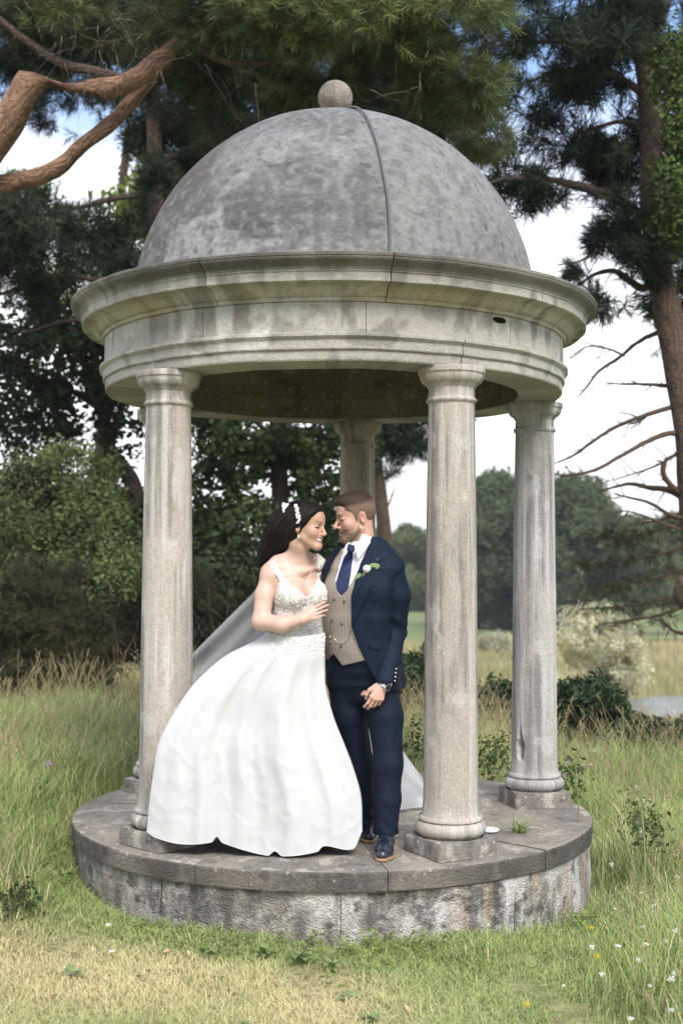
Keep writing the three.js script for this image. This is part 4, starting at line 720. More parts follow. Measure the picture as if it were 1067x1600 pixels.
// white meadow flowers, one by one
{
  const r = rng(55);
  const petal = std([0.80, 0.80, 0.76], 0.6), stemM = std([0.20, 0.24, 0.09], 0.8), eye = std([0.5, 0.4, 0.1], 0.8), yellow = std([0.75, 0.55, 0.06], 0.6), mauve = std([0.45, 0.3, 0.45], 0.7);
  const umbel = (n, rad) => { const o = []; for (let i = 0; i < n; i++) { const a = i * 2.4, d = rad * Math.sqrt(i / n), c = [Math.cos(a) * d, -d * d * 6, Math.sin(a) * d], s = rad * 0.3, tl = (r() - 0.5) * 0.02; for (let k = 0; k < 5; k++) { const b = k * 1.2566 + a, e = b + 1.0; o.push(...c, c[0] + Math.cos(b) * s, c[1] + 0.003 + tl, c[2] + Math.sin(b) * s, c[0] + Math.cos(e) * s, c[1] + 0.003 - tl, c[2] + Math.sin(e) * s); } } return flat(o); };
  const make = (name, label, category, head, rad, group) => { const t = thing(name, label, category, [0, 0, 0], group); part('stem', tube([V(0, 0, 0), V(0.015, 0.5, 0.01), V(0.0, 1, 0)], [0.0022, 0.0016], 5, 3), stemM, t); const h = part('flower_head', umbel(9, rad), head, t); h.position.y = 1; return t; };
  const proto = make('white_flower', 'small white flower head standing in the long grass beside the rotunda', 'flower', petal, 0.02, 'white flowers in the long grass');
  const spots = [[1003, 1448], [1010, 1475], [1040, 1470], [965, 1478], [998, 1500], [1048, 1530], [925, 1480], [940, 1522], [985, 1592], [1020, 1415], [1030, 1345], [1004, 1250], [1058, 1370], [955, 1350], [1020, 1425], [1052, 1520], [880, 1540], [1030, 1300], [170, 1445], [175, 1486], [1056, 1455], [1000, 1395], [960, 1420], [1015, 1540], [1048, 1578]];
  spots.forEach(([x, y], i) => {
    const short = x < 300 ? 0.05 : rr(r, 0.2, 0.42); let d = 5.5;           // find where its foot stands on the ground below the head
    for (let k = 0; k < 12; k++) { const p = at(x, y, d); const gap = p.y - (ground(p.x, p.z) + short); d += gap * 2.2; d = clamp(d, 4.6, 8); }
    const p = at(x, y, d); const o = i ? proto.clone() : proto; if (i) { o.name = numbered('white_flower'); scene.add(o); o.userData = { ...proto.userData }; }
    o.position.set(p.x, ground(p.x, p.z), p.z); const h = Math.max(0.04, p.y - o.position.y), s = rr(r, 0.35, 0.75);
    o.children[0].scale.set(1, h, 1); o.children[1].position.set(0, h, 0); o.children[1].scale.set(s, s, s); o.children[1].rotation.set(rr(r, 0, 0.9), rr(r, 0, 6), rr(r, -0.3, 0.3)); o.rotation.y = 0;
  });
  const yp = make('yellow_flower', 'small yellow flower low in the grass before the right end of the base', 'flower', yellow, 0.014, 'small yellow flowers');
  [[932, 1494], [923, 1450], [823, 1570], [1048, 1270]].forEach(([x, y], i) => { let d = 5.5; for (let k = 0; k < 12; k++) { const p = at(x, y, d); d = clamp(d + (p.y - ground(p.x, p.z) - 0.2) * 2.2, 4.6, 8); } const p = at(x, y, d), o = i ? yp.clone() : yp; if (i) { o.name = numbered('yellow_flower'); scene.add(o); o.userData = { ...yp.userData, label: ['', 'small yellow flower in the long grass below the base edge at right', 'yellow flower in the foreground grass, lowest in the picture', 'yellow flower far right in the long grass'][i] }; delete o.userData.group; o.userData.category = 'flower'; } o.position.set(p.x, ground(p.x, p.z), p.z); const h = Math.max(0.05, p.y - o.position.y); o.children[0].scale.set(1, h, 1); o.children[1].position.set(0, h, 0); o.children[1].rotation.set(0.6, i, 0); });
  delete yp.userData.group;
  // mauve scabious at the left
  const mp = make('mauve_flower', 'mauve flower in the meadow left of the left front column', 'flower', mauve, 0.02); { let d = 7; for (let k = 0; k < 12; k++) { const p = at(77, 1193, d); d = clamp(d + (p.y - ground(p.x, p.z) - 0.35) * 2, 5, 10); } const p = at(77, 1193, d); mp.position.set(p.x, ground(p.x, p.z), p.z); const h = Math.max(0.1, p.y - mp.position.y); mp.children[0].scale.set(1, h, 1); mp.children[1].position.y = h; mp.children[1].rotation.x = 0.7; }
  // tall dead umbels at the right
  const pale = std([0.45, 0.42, 0.32], 0.9);
  [[935, 1162, 6.7, 'tall pale seeding umbel right of the base, with the biggest heads'], [898, 1165, 7.0, 'pale seeding umbel close to the right rear column'], [1000, 1215, 6.5, 'pale seeding umbel leaning at the right in the long grass']].forEach(([x, y, d, label], i) => {
    const p = at(x, y, d), gy = ground(p.x, p.z), t = thing('dry_umbel', label, 'plant', [p.x, gy, p.z]), H = p.y - gy, q = rng(60 + i);
    part('stem', tube([V(0.01, 0, 0), V(0.02, H * 0.5, 0.01), V(0, H * 0.92, 0)], [0.006, 0.005, 0.003], 6, 4), stemM, t);
    for (let k = 0; k < 6; k++) { const a = q() * 6.28, h0 = H * rr(q, 0.55, 0.9), L = rr(q, 0.06, 0.14), e = V(Math.cos(a) * L * 0.7, h0 + L, Math.sin(a) * L * 0.7); part('side_stem', tube([V(0.01, h0, 0), V(e.x * 0.6, h0 + L * 0.5, e.z * 0.6), e], [0.003, 0.002], 5, 3), stemM, t);
      const o = []; for (let m = 0; m < 40; m++) { const u = q() * 2 - 1, b = q() * 6.28, s = Math.sqrt(1 - u * u), rad = 0.026 * (0.7 + 0.4 * q()), c = [e.x + Math.cos(b) * s * rad, e.y + u * rad * 0.8, e.z + Math.sin(b) * s * rad], w = 0.005; o.push(c[0] - w, c[1], c[2], c[0] + w, c[1] + w, c[2], c[0], c[1] + w, c[2] + w, e.x, e.y - 0.01, e.z, e.x + 0.002, e.y - 0.01, e.z, ...c); } part('seed_head', flat(o), pale, t); }
  });
  // broad-leaved weeds along the foot of the base, each leaf a part
  const weedLeaf = (() => { const g = new THREE.PlaneGeometry(1, 1, 4, 6); const p = g.attributes.position; for (let i = 0; i < p.count; i++) { const t = p.getY(i) + 0.5, w = 0.42 * Math.pow(Math.sin(Math.PI * (0.08 + 0.9 * t)), 0.8), x = p.getX(i) * w * 2 * 0.6; p.setXYZ(i, x, 0.5 * t * (1 - 0.75 * t) + 0.16 * Math.abs(x), t); } g.computeVertexNormals(); return g; })();
  const wm = [phys([0.20, 0.27, 0.09], 0.6, { transmission: 0.3, thickness: 0 }), phys([0.14, 0.21, 0.07], 0.55, { transmission: 0.3, thickness: 0 })];
  [[410, 1492, 0.11, 'broad-leaved green weed at the foot of the base, left of centre'], [468, 1500, 0.13, 'largest broad-leaved weed at the foot of the base below the groom'], [520, 1510, 0.1, 'small broad-leaved weed below the cracked part of the base'], [330, 1490, 0.09, 'small weed with round leaves at the foot of the base at left'], [545, 1555, 0.12, 'flat dock leaves lying in the front turf'], [112, 1520, 0.12, 'dark dock plant in the left foreground turf'], [575, 1590, 0.10, 'flat broad leaves at the bottom edge of the picture'], [380, 1600, 0.08, 'small broad-leaved weed at the bottom edge, left of centre']].forEach(([x, y, s, label], i) => {
    let d = 5.4; for (let k = 0; k < 14; k++) { const p = at(x, y, d); d = clamp(d + (p.y - ground(p.x, p.z) - 0.02) * 2.5, 4.5, 7); } const p = at(x, y, d); let px_ = p.x, pz = p.z; const rr0 = Math.hypot(px_, pz); if (rr0 < 1.54) { px_ *= 1.54 / rr0; pz *= 1.54 / rr0; }
    const t = thing('broadleaf_weed', label, 'plant', [px_, ground(px_, pz), pz]), q = rng(i + 3), n = 9;
    for (let k = 0; k < n; k++) { const m = part('leaf', weedLeaf, wm[k % 2], t); const L = s * rr(q, 0.4, 0.95); m.scale.set(L * 0.8, L * (i > 3 ? 0.7 : 1.7), L * 0.75); m.rotation.set((q() - 0.7) * 0.5, k * 2.4 + q() * 1.2, (q() - 0.5) * 0.5, 'YXZ'); m.position.y = 0.01 * k * 0.3; }
  });
  // fern at the foot of the base
  { const a = R(20), t = thing('fern', 'small dark fern growing against the foot of the base under the right front column', 'plant', [Math.sin(a) * 1.52, -0.06, Math.cos(a) * 1.52]);
    const fm = phys([0.055, 0.10, 0.035], 0.7, { transmission: 0.25, thickness: 0 });
    for (let k = 0; k < 7; k++) { const o = [], L = 0.17 + 0.02 * (k % 3); for (let m = 1; m < 14; m++) { const f = m / 14, y = L * 0.7 * f * (1.25 - 0.8 * f), z = L * f, w = 0.045 * Math.sin(Math.PI * (0.15 + 0.85 * f)); for (const sg of [-1, 1]) o.push(0, y, z, sg * w, y - 0.004, z + 0.012, 0, y, z + 0.010); } const mm = part('frond', flat(o), fm, t); mm.rotation.y = -1.5 + k * 0.5 + R(20); } }
  // grass tuft and white disc on the slab, fallen leaves on the turf
  { const p = at(812, 1284, 6.72), t = thing('grass_tuft', 'green grass tuft growing from a joint in the slab by the right columns', 'grass', [p.x, TOP, p.z]);
    const m = part('blades', clump(60, 31, 0.16, 0.016, 0.9), std([0.17, 0.24, 0.07], 0.7, { vertexColors: true }), t); m.scale.set(0.22, 0.10, 0.22); m.userData.kind = 'stuff'; }
  { const p = at(764, 1285, 6.75); one('white_disc', lathe([[0, 0], [0.052, 0], [0.055, 0.004], [0.055, 0.010], [0.05, 0.013], [0.042, 0.011], [0, 0.011]], 32), std([0.62, 0.64, 0.62], 0.6), 'small round white disc lying on the slab behind the right front column', 'disc').position.set(p.x, TOP + 0.004, p.z); }
  const lm = [std([0.22, 0.12, 0.06], 0.8), std([0.42, 0.30, 0.18], 0.8)];
  [[460, 1577, 0], [255, 1487, 1], [295, 1493, 1], [195, 1568, 0], [430, 1558, 0], [80, 1560, 0], [640, 1580, 1], [380, 1475, 1]].forEach(([x, y, c], i) => { let d = 5.2; for (let k = 0; k < 14; k++) { const p = at(x, y, d); d = clamp(d + (p.y - ground(p.x, p.z) - 0.03) * 2.5, 4.5, 7); } const p = at(x, y, d), m = one('fallen_leaf', weedLeaf, lm[c], (c ? 'curled tan fallen leaf ' : 'brown fallen leaf ') + ['at the bottom of the front turf, below the groom', 'on the turf left of centre, leftmost of a close pair', 'on the turf left of centre, right one of a close pair', 'in the left front turf', 'in the middle of the front turf', 'at the far left of the front turf', 'at the bottom edge right of centre', 'close to the foot of the base'][i], 'leaf'); m.position.copy(p); m.scale.set(0.032, 0.04, 0.032); m.rotation.set(0.2 * i, i * 1.7, 0.3); });
}

// clover and small herbs at the foot of the base, leafy weeds in the meadow
{
  const r = rng(606), g = leafSpray(7, 0.022, 0.03, 44, 0.85), list = [];
  for (let i = 0; i < 700; i++) { const a = R(rr(r, -85, 85)), q = 1.52 + 0.75 * r() * r(), x = Math.sin(a) * q, z = Math.cos(a) * q; if (n2(x * 2.5 + 3, z * 2.5) < -0.1) continue; list.push([x, ground(x, z) + 0.02 + 0.05 * r() * sst(1.9, 1.5, q), z]); }
  const im = new THREE.InstancedMesh(g, leafMat([0.21, 0.28, 0.09]), list.length); im.name = 'clover'; im.castShadow = im.receiveShadow = true;
  list.forEach((p, i) => { _q.setFromEuler(new THREE.Euler((r() - 0.5) * 0.8, r() * 6.28, (r() - 0.5) * 0.8)); const s = rr(r, 0.5, 1.05); im.setMatrixAt(i, _m.compose(V(...p), _q, _s.set(s, s, s))); const k = rr(r, 0.6, 1.3); im.setColorAt(i, _c.setRGB(k, k, k * 0.9)); });
  im.userData = { kind: 'stuff', label: 'clover and small herbs along the foot of the rotunda base', category: 'ground cover' }; scene.add(im);
  [[772, 1170, 22, 34, 8.6, 'leafy green weed behind the slab between the right columns'], [652, 1160, 14, 36, 9.2, 'slender leafy weed behind the groom beside the right front column'], [1010, 1290, 20, 40, 7.0, 'leafy weed standing in the long grass near the right edge'], [890, 1215, 16, 30, 8.2, 'leafy weed right beside the right rear column'], [60, 1250, 22, 30, 7.6, 'leafy weed in the meadow at the far left'], [30, 1420, 26, 30, 6.2, 'leafy weed in the left foreground grass']].forEach(([x, y, w, h, D, label], i) => bush('meadow_weed', label, D, [[x, y, w * 0.8, h * 0.8, 22, 0.10]], [Mleaf.sage, Mleaf.oak][i % 2], leafSmall, { seed: 300 + i, gap: -1, size: [0.45, 0.85], up: 0.4, stem: 0.002, stemMat: Mbark.grey }, st(5, x - w * 0.5, x + w * 0.5, y + h + 22, 90, h * 1.9, 310 + i), 'plant'));
}

// ---------------------------------------------------------------- figures: distance fields turned into meshes
const smin = (a, b, k) => { const h = Math.max(k - Math.abs(a - b), 0) / k; return Math.min(a, b) - h * h * k * 0.25; };
const smax = (a, b, k) => -smin(-a, -b, k);
function cone(a, b, ra, rb) {                          // tapered capsule
  const bx = b.x - a.x, by = b.y - a.y, bz = b.z - a.z, L = bx * bx + by * by + bz * bz + 1e-12;
  return (x, y, z) => { const px_ = x - a.x, py = y - a.y, pz = z - a.z, t = clamp((px_ * bx + py * by + pz * bz) / L); const dx = px_ - bx * t, dy = py - by * t, dz = pz - bz * t; return Math.sqrt(dx * dx + dy * dy + dz * dz) - (ra + (rb - ra) * t); };
}
function ell(c, r) {
  return (x, y, z) => { const px_ = x - c[0], py = y - c[1], pz = z - c[2], ax = px_ / r[0], ay = py / r[1], az = pz / r[2], k0 = Math.sqrt(ax * ax + ay * ay + az * az), bx = ax / r[0], by = ay / r[1], bz = az / r[2], k1 = Math.sqrt(bx * bx + by * by + bz * bz) + 1e-9; return k0 < 1e-6 ? -Math.min(...r) : k0 * (k0 - 1) / k1; };
}
function chain(pts, radii, k = 0.02) { const c = []; for (let i = 0; i < pts.length - 1; i++) c.push(cone(pts[i], pts[i + 1], radii[i], radii[i + 1])); return (x, y, z) => { let d = c[0](x, y, z); for (let i = 1; i < c.length; i++) d = smin(d, c[i](x, y, z), k); return d; }; }
function poly2(P) {                                    // signed distance to a polygon in x, y
  const n = P.length;
  return (x, y) => { let d = 1e9, s = 1; for (let i = 0, j = n - 1; i < n; j = i++) { const ex = P[j][0] - P[i][0], ey = P[j][1] - P[i][1], wx = x - P[i][0], wy = y - P[i][1], t = clamp((wx * ex + wy * ey) / (ex * ex + ey * ey)), bx = wx - ex * t, by = wy - ey * t; d = Math.min(d, bx * bx + by * by); const c1 = y >= P[i][1], c2 = y < P[j][1], c3 = ex * wy > ey * wx; if ((c1 && c2 && c3) || (!c1 && !c2 && !c3)) s = -s; } return s * Math.sqrt(d); };
}
const pxy = (list, d) => list.map(([x, y]) => { const p = at(x, y, d); return [p.x, p.y]; });
// surface nets: mesh of f = 0 inside a box
function sdfMesh(f, lo, hi, h, o = {}) {
  const nx = Math.ceil((hi[0] - lo[0]) / h) + 1, ny = Math.ceil((hi[1] - lo[1]) / h) + 1, nz = Math.ceil((hi[2] - lo[2]) / h) + 1, S = new Float32Array(nx * ny * nz), B = 8, id = (i, j, k) => (k * ny + j) * nx + i;
  for (let k0 = 0; k0 < nz; k0 += B) for (let j0 = 0; j0 < ny; j0 += B) for (let i0 = 0; i0 < nx; i0 += B) {
    const c = f(lo[0] + (i0 + B / 2) * h, lo[1] + (j0 + B / 2) * h, lo[2] + (k0 + B / 2) * h), far = Math.abs(c) > B * h * 1.25 + (o.slack ?? 0.012);
    for (let k = k0; k < Math.min(nz, k0 + B); k++) for (let j = j0; j < Math.min(ny, j0 + B); j++) for (let i = i0; i < Math.min(nx, i0 + B); i++) S[id(i, j, k)] = far ? c : f(lo[0] + i * h, lo[1] + j * h, lo[2] + k * h);
  }
  const vid = new Int32Array(nx * ny * nz).fill(-1), pos = [], idx = [];
  const E8 = [[0, 1], [0, 2], [0, 4], [1, 3], [1, 5], [2, 3], [2, 6], [3, 7], [4, 5], [4, 6], [5, 7], [6, 7]], v = new Float64Array(8);
  for (let k = 0; k < nz - 1; k++) for (let j = 0; j < ny - 1; j++) for (let i = 0; i < nx - 1; i++) {
    let m = 0; for (let c = 0; c < 8; c++) { v[c] = S[id(i + (c & 1), j + ((c >> 1) & 1), k + (c >> 2))]; if (v[c] < 0) m |= 1 << c; }
    if (m === 0 || m === 255) continue;
    let x = 0, y = 0, z = 0, n = 0;
    for (const [a, b] of E8) if ((v[a] < 0) !== (v[b] < 0)) { const t = v[a] / (v[a] - v[b]); x += mix(a & 1, b & 1, t); y += mix((a >> 1) & 1, (b >> 1) & 1, t); z += mix(a >> 2, b >> 2, t); n++; }
    vid[id(i, j, k)] = pos.length / 3; pos.push(lo[0] + (i + x / n) * h, lo[1] + (j + y / n) * h, lo[2] + (k + z / n) * h);
  }
  const face = (a, b, c, d, flip) => { if (a < 0 || b < 0 || c < 0 || d < 0) return; if (flip) idx.push(a, c, b, a, d, c); else idx.push(a, b, c, a, c, d); };
  for (let k = 1; k < nz - 1; k++) for (let j = 1; j < ny - 1; j++) for (let i = 1; i < nx - 1; i++) {
    const s = S[id(i, j, k)] < 0;
    if (s !== S[id(i + 1, j, k)] < 0) face(vid[id(i, j - 1, k - 1)], vid[id(i, j, k - 1)], vid[id(i, j, k)], vid[id(i, j - 1, k)], !s);
    if (s !== S[id(i, j + 1, k)] < 0) face(vid[id(i - 1, j, k - 1)], vid[id(i - 1, j, k)], vid[id(i, j, k)], vid[id(i, j, k - 1)], !s);
    if (s !== S[id(i, j, k + 1)] < 0) face(vid[id(i - 1, j - 1, k)], vid[id(i, j - 1, k)], vid[id(i, j, k)], vid[id(i - 1, j, k)], !s);
  }
  const N = pos.length / 3, nor = new Float32Array(N * 3), uv = new Float32Array(N * 2), col = o.color ? new Float32Array(N * 3) : null, e = h * 0.35;
  for (let i = 0; i < N; i++) {
    let x = pos[i * 3], y = pos[i * 3 + 1], z = pos[i * 3 + 2], gx, gy, gz, l;
    for (let it = 0; it < 2; it++) {
      gx = f(x + e, y, z) - f(x - e, y, z); gy = f(x, y + e, z) - f(x, y - e, z); gz = f(x, y, z + e) - f(x, y, z - e); l = Math.hypot(gx, gy, gz) || 1; gx /= l; gy /= l; gz /= l;
      if (it === 0 && !o.noSnap) { const d = clamp(f(x, y, z) / Math.max(0.5, l / (2 * e)), -h * 0.4, h * 0.4); x -= gx * d; y -= gy * d; z -= gz * d; }
    }
    pos[i * 3] = x; pos[i * 3 + 1] = y; pos[i * 3 + 2] = z; nor[i * 3] = gx; nor[i * 3 + 1] = gy; nor[i * 3 + 2] = gz;
    const u = o.uv ? o.uv(x, y, z) : [x + 0.6 * z, y]; uv[i * 2] = u[0]; uv[i * 2 + 1] = u[1];
    if (col) { const c = o.color(x, y, z, gx, gy, gz); col[i * 3] = c[0]; col[i * 3 + 1] = c[1]; col[i * 3 + 2] = c[2]; }
  }
  const g = new THREE.BufferGeometry(); g.setAttribute('position', new THREE.Float32BufferAttribute(pos, 3)); g.setAttribute('normal', new THREE.BufferAttribute(nor, 3)); g.setAttribute('uv', new THREE.BufferAttribute(uv, 2)); if (col) g.setAttribute('color', new THREE.BufferAttribute(col, 3)); g.setIndex(idx); return g;
}
// where a field is met when coming from the camera's side at x, y
function frontZ(f, x, y, z0 = 1.75, z1 = 0.3) { for (let z = z0; z > z1;) { const d = f(x, y, z); if (d < 0.0006) return z; z -= Math.max(0.0008, d * 0.6); } return z1; }
// trunk of the body: levels [y, centre x, centre z, half width, half depth], turned by yaw about y
function torso(levels, yaw, pow = 2.3) {
  const L = levels.slice().sort((a, b) => a[0] - b[0]), c = Math.cos(yaw), s = Math.sin(yaw), top = L[L.length - 1][0], bot = L[0][0];
  return (x, y, z) => {
    const yy = clamp(y, bot, top); let i = 0; while (i < L.length - 2 && yy > L[i + 1][0]) i++;
    const t = sst(L[i][0], L[i + 1][0], yy), a = L[i], b = L[i + 1], cx = mix(a[1], b[1], t), cz = mix(a[2], b[2], t), W = mix(a[3], b[3], t), D = mix(a[4], b[4], t);
    const dx = x - cx, dz = z - cz, u = dx * c - dz * s, w = dx * s + dz * c;        // yaw: the front faces (sin yaw, cos yaw)
    const q = Math.pow(Math.pow(Math.abs(u / W), pow) + Math.pow(Math.abs(w / D), pow), 1 / pow), d = (q - 1) * Math.min(W, D) * 0.95, e = y - yy;
    return e === 0 ? d : Math.hypot(Math.max(d, 0), e) + Math.min(d, 0) * 0;
  };
}
// local head frame: X towards the face, Y up, Z to the side, all in cm
function headFrame(c, dir, pitch, roll, scale) {       // dir: facing angle (0 towards camera, positive to the right), pitch down positive
  const m = new THREE.Matrix4(), f = V(Math.sin(dir), 0, Math.cos(dir)), side = V(Math.cos(dir), 0, -Math.sin(dir));
  const up = V(0, 1, 0); f.applyAxisAngle(side, pitch); up.applyAxisAngle(side, pitch); up.applyAxisAngle(f, roll); side.applyAxisAngle(f, roll);
  const k = scale * 0.01;
  return { to: (x, y, z) => { const dx = x - c.x, dy = y - c.y, dz = z - c.z; return [(dx * f.x + dy * f.y + dz * f.z) / k, (dx * up.x + dy * up.y + dz * up.z) / k, (dx * side.x + dy * side.y + dz * side.z) / k]; }, from: (X, Y, Z) => V(c.x + (f.x * X + up.x * Y + side.x * Z) * k, c.y + (f.y * X + up.y * Y + side.y * Z) * k, c.z + (f.z * X + up.z * Y + side.z * Z) * k), k };
}
function headField(o) {                                // o.male, o.open; returns a field in cm
  const male = o.male, J = male ? 1 : 0.88, P = [];
  const v3 = (x, y, z) => V(x, y, z);
  const cr = ell([0.2, 5.0, 0], [9.4, 8.2, 7.4]), face = ell([3.4, -1.2, 0], [5.9, 8.2, 5.9]), fore = ell([4.6, 6.4, 0], [4.9, 4.6, 6.2]);
  const jaw = [cone(v3(0.8, -4.2, 5.0 * J), v3(7.3, -8.3, 1.3), 1.9, 1.7), cone(v3(0.8, -4.2, -5.0 * J), v3(7.3, -8.3, -1.3), 1.9, 1.7)];
  const chin = ell([male ? 8.2 : 7.7, male ? -8.4 : -8.1, 0], [1.8, 1.6, 2.0]);
  const mask = cone(v3(7.6, -6.6, 0), v3(7.9, -3.4, 0), 1.9, 2.0);
  const cheek = [1, -1].map((s) => ell([6.1, -1.2, 3.9 * s], male ? [2.2, 2.1, 2.1] : [2.0, 2.2, 2.0]));
  const brow = cone(v3(8.5, 3.4, -3.0), v3(8.5, 3.4, 3.0), male ? 1.25 : 0.95, male ? 1.25 : 0.95);
  const nose = cone(v3(8.9, 2.6, 0), v3(male ? 11.8 : 11.1, -1.5, 0), 0.75, 0.9), tip = ell([male ? 11.5 : 11.0, -1.75, 0], [0.95, 0.85, 0.95]), ala = [1, -1].map((s) => ell([10.1, -2.1, 1.2 * s], [1.1, 0.75, 0.7]));
  const sock = [1, -1].map((s) => ell([9.8, 1.55, 3.3 * s], [1.5, 1.25, 1.7])), lid = [1, -1].map((s) => ell([7.75, 1.6, 3.15 * s], [1.35, 1.15, 1.5]));
  const lipU = ell([9.35, -4.55, 0], [0.75, 0.5, 2.0]), lipL = ell([9.15, -5.95, 0], [0.75, 0.55, 1.8]);
  const mouth = ell([9.2, -5.15, 0], [1.5, o.open ? 1.0 : 0.34, o.open ? 3.0 : 2.6]);
  const ear = [1, -1].map((s) => ell([-0.9, 0.8, 7.3 * s], [1.45, 2.75, 0.7])), earIn = [1, -1].map((s) => ell([-0.5, 1.0, 8.0 * s], [0.8, 1.7, 0.65]));
  return (X, Y, Z) => {
    let d = smin(cr(X, Y, Z), fore(X, Y, Z), 2); d = smin(d, face(X, Y, Z), 2.2);
    d = smin(d, jaw[0](X, Y, Z), 1.8); d = smin(d, jaw[1](X, Y, Z), 1.8); d = smin(d, chin(X, Y, Z), 1.6); d = smin(d, mask(X, Y, Z), 1.6);
    d = smin(d, cheek[0](X, Y, Z), 2.6); d = smin(d, cheek[1](X, Y, Z), 2.6); d = smin(d, brow(X, Y, Z), 1.4);
    d = smax(d, -sock[0](X, Y, Z), 1.2); d = smax(d, -sock[1](X, Y, Z), 1.2); d = smin(d, lid[0](X, Y, Z), 0.35); d = smin(d, lid[1](X, Y, Z), 0.35);
    d = smin(d, nose(X, Y, Z), 0.9); d = smin(d, tip(X, Y, Z), 0.6); d = smin(d, ala[0](X, Y, Z), 0.5); d = smin(d, ala[1](X, Y, Z), 0.5);
    const cv = Y - 0.10 * Z * Z * (o.smile ?? 0.6);                                   // the corners of the mouth go up
    d = smin(d, lipU(X, cv, Z), 0.5); d = smin(d, lipL(X, cv, Z), 0.5); d = smax(d, -mouth(X, cv, Z), 0.25);
    const e0 = smax(ear[0](X + (Z > 0 ? 0.25 : -0.25) * 0, Y, Z), -earIn[0](X, Y, Z), 0.3), e1 = smax(ear[1](X, Y, Z), -earIn[1](X, Y, Z), 0.3);
    return smin(smin(d, e0, 0.5), e1, 0.5);
  };
}
// a hand: W wrist, F towards the knuckles, N out of the back, S towards the thumb; curl in degrees per finger
function handField(W, F, N, S, sc, curls, thumb, spread = 0.05) {
  const p = (f, n, s) => V(W.x, W.y, W.z).addScaledVector(F, f * sc).addScaledVector(N, n * sc).addScaledVector(S, s * sc), fs = [];
  const palm = [cone(p(0.0, 0, 0.004), p(0.088, 0.002, 0.027), 0.022 * sc, 0.0135 * sc), cone(p(0.0, 0, 0), p(0.092, 0.003, 0.008), 0.022 * sc, 0.0135 * sc), cone(p(0.0, 0, -0.004), p(0.086, 0.001, -0.012), 0.021 * sc, 0.0125 * sc), cone(p(0.0, -0.002, -0.006), p(0.078, -0.002, -0.030), 0.020 * sc, 0.0115 * sc)];
  const base = [[0.09, 0.002, 0.028], [0.095, 0.004, 0.008], [0.089, 0.002, -0.012], [0.08, -0.001, -0.031]], len = [[0.043, 0.026, 0.021], [0.047, 0.030, 0.022], [0.043, 0.028, 0.022], [0.034, 0.021, 0.019]], rad = [0.0092, 0.0094, 0.009, 0.008];
  base.forEach((b, i) => {
    let q = p(...b), a = 0; const sp = (1.5 - i) * spread;
    for (let j = 0; j < 3; j++) { a += R(curls[i][j]); const dir = V(0, 0, 0).addScaledVector(F, Math.cos(a)).addScaledVector(N, -Math.sin(a)).addScaledVector(S, sp).normalize(), n = q.clone().addScaledVector(dir, len[i][j] * sc); fs.push([i, cone(q, n, rad[i] * sc * (1 - 0.08 * j), rad[i] * sc * (0.93 - 0.1 * j))]); q = n; }
  });
  const t0 = p(0.022, -0.006, 0.022), t1 = p(...thumb[0]), t2 = p(...thumb[1]), t3 = p(...thumb[2]), th = [cone(t0, t1, 0.017 * sc, 0.0125 * sc), cone(t1, t2, 0.0115 * sc, 0.0105 * sc), cone(t2, t3, 0.0105 * sc, 0.0085 * sc)];
  return (x, y, z) => {
    let d = palm[0](x, y, z); for (let i = 1; i < 4; i++) d = smin(d, palm[i](x, y, z), 0.012 * sc);
    let last = -1, fd = 1e9, all = 1e9;
    for (const [i, g] of fs) { if (i !== last) { all = Math.min(all, fd); fd = 1e9; last = i; } fd = smin(fd, g(x, y, z), 0.004 * sc); } all = Math.min(all, fd);
    let t = th[0](x, y, z); t = smin(t, th[1](x, y, z), 0.006 * sc); t = smin(t, th[2](x, y, z), 0.004 * sc);
    return smin(smin(d, all, 0.006 * sc), t, 0.008 * sc);
  };
}
const boxOf = (pts, m) => [[Math.min(...pts.map((p) => p.x)) - m, Math.min(...pts.map((p) => p.y)) - m, Math.min(...pts.map((p) => p.z)) - m], [Math.max(...pts.map((p) => p.x)) + m, Math.max(...pts.map((p) => p.y)) + m, Math.max(...pts.map((p) => p.z)) + m]];
// a ribbon of cloth through rows of points, both faces, with thickness
function sheet(rows, thick = 0.002, uvScale = 1) {
  const n = rows.length, m = rows[0].length, pos = [], uv = [], idx = [], nrm = rows.map((r, i) => r.map((p, j) => { const a = rows[Math.min(n - 1, i + 1)][j].clone().sub(rows[Math.max(0, i - 1)][j]), b = rows[i][Math.min(m - 1, j + 1)].clone().sub(rows[i][Math.max(0, j - 1)]); return a.cross(b).normalize(); }));
  for (const s of [1, -1]) for (let i = 0; i < n; i++) for (let j = 0; j < m; j++) { const p = rows[i][j], q = nrm[i][j]; pos.push(p.x + q.x * thick * 0.5 * s, p.y + q.y * thick * 0.5 * s, p.z + q.z * thick * 0.5 * s); uv.push(p.x * uvScale, p.y * uvScale); }
  const A = (s, i, j) => s * n * m + i * m + j;
  for (let i = 0; i < n - 1; i++) for (let j = 0; j < m - 1; j++) { const a = A(0, i, j), b = A(0, i + 1, j), c = A(0, i + 1, j + 1), d = A(0, i, j + 1), k = n * m; idx.push(a, b, c, a, c, d, a + k, c + k, b + k, a + k, d + k, c + k); }
  const rim = (i, j, i2, j2) => { const a = A(0, i, j), b = A(0, i2, j2), k = n * m; idx.push(a, a + k, b, b, a + k, b + k); };
  for (let i = 0; i < n - 1; i++) { rim(i + 1, 0, i, 0); rim(i, m - 1, i + 1, m - 1); } for (let j = 0; j < m - 1; j++) { rim(0, j, 0, j + 1); rim(n - 1, j + 1, n - 1, j); }
  const g = new THREE.BufferGeometry(); g.setAttribute('position', new THREE.Float32BufferAttribute(pos, 3)); g.setAttribute('uv', new THREE.Float32BufferAttribute(uv, 2)); g.setIndex(idx); g.computeVertexNormals(); return g;
}
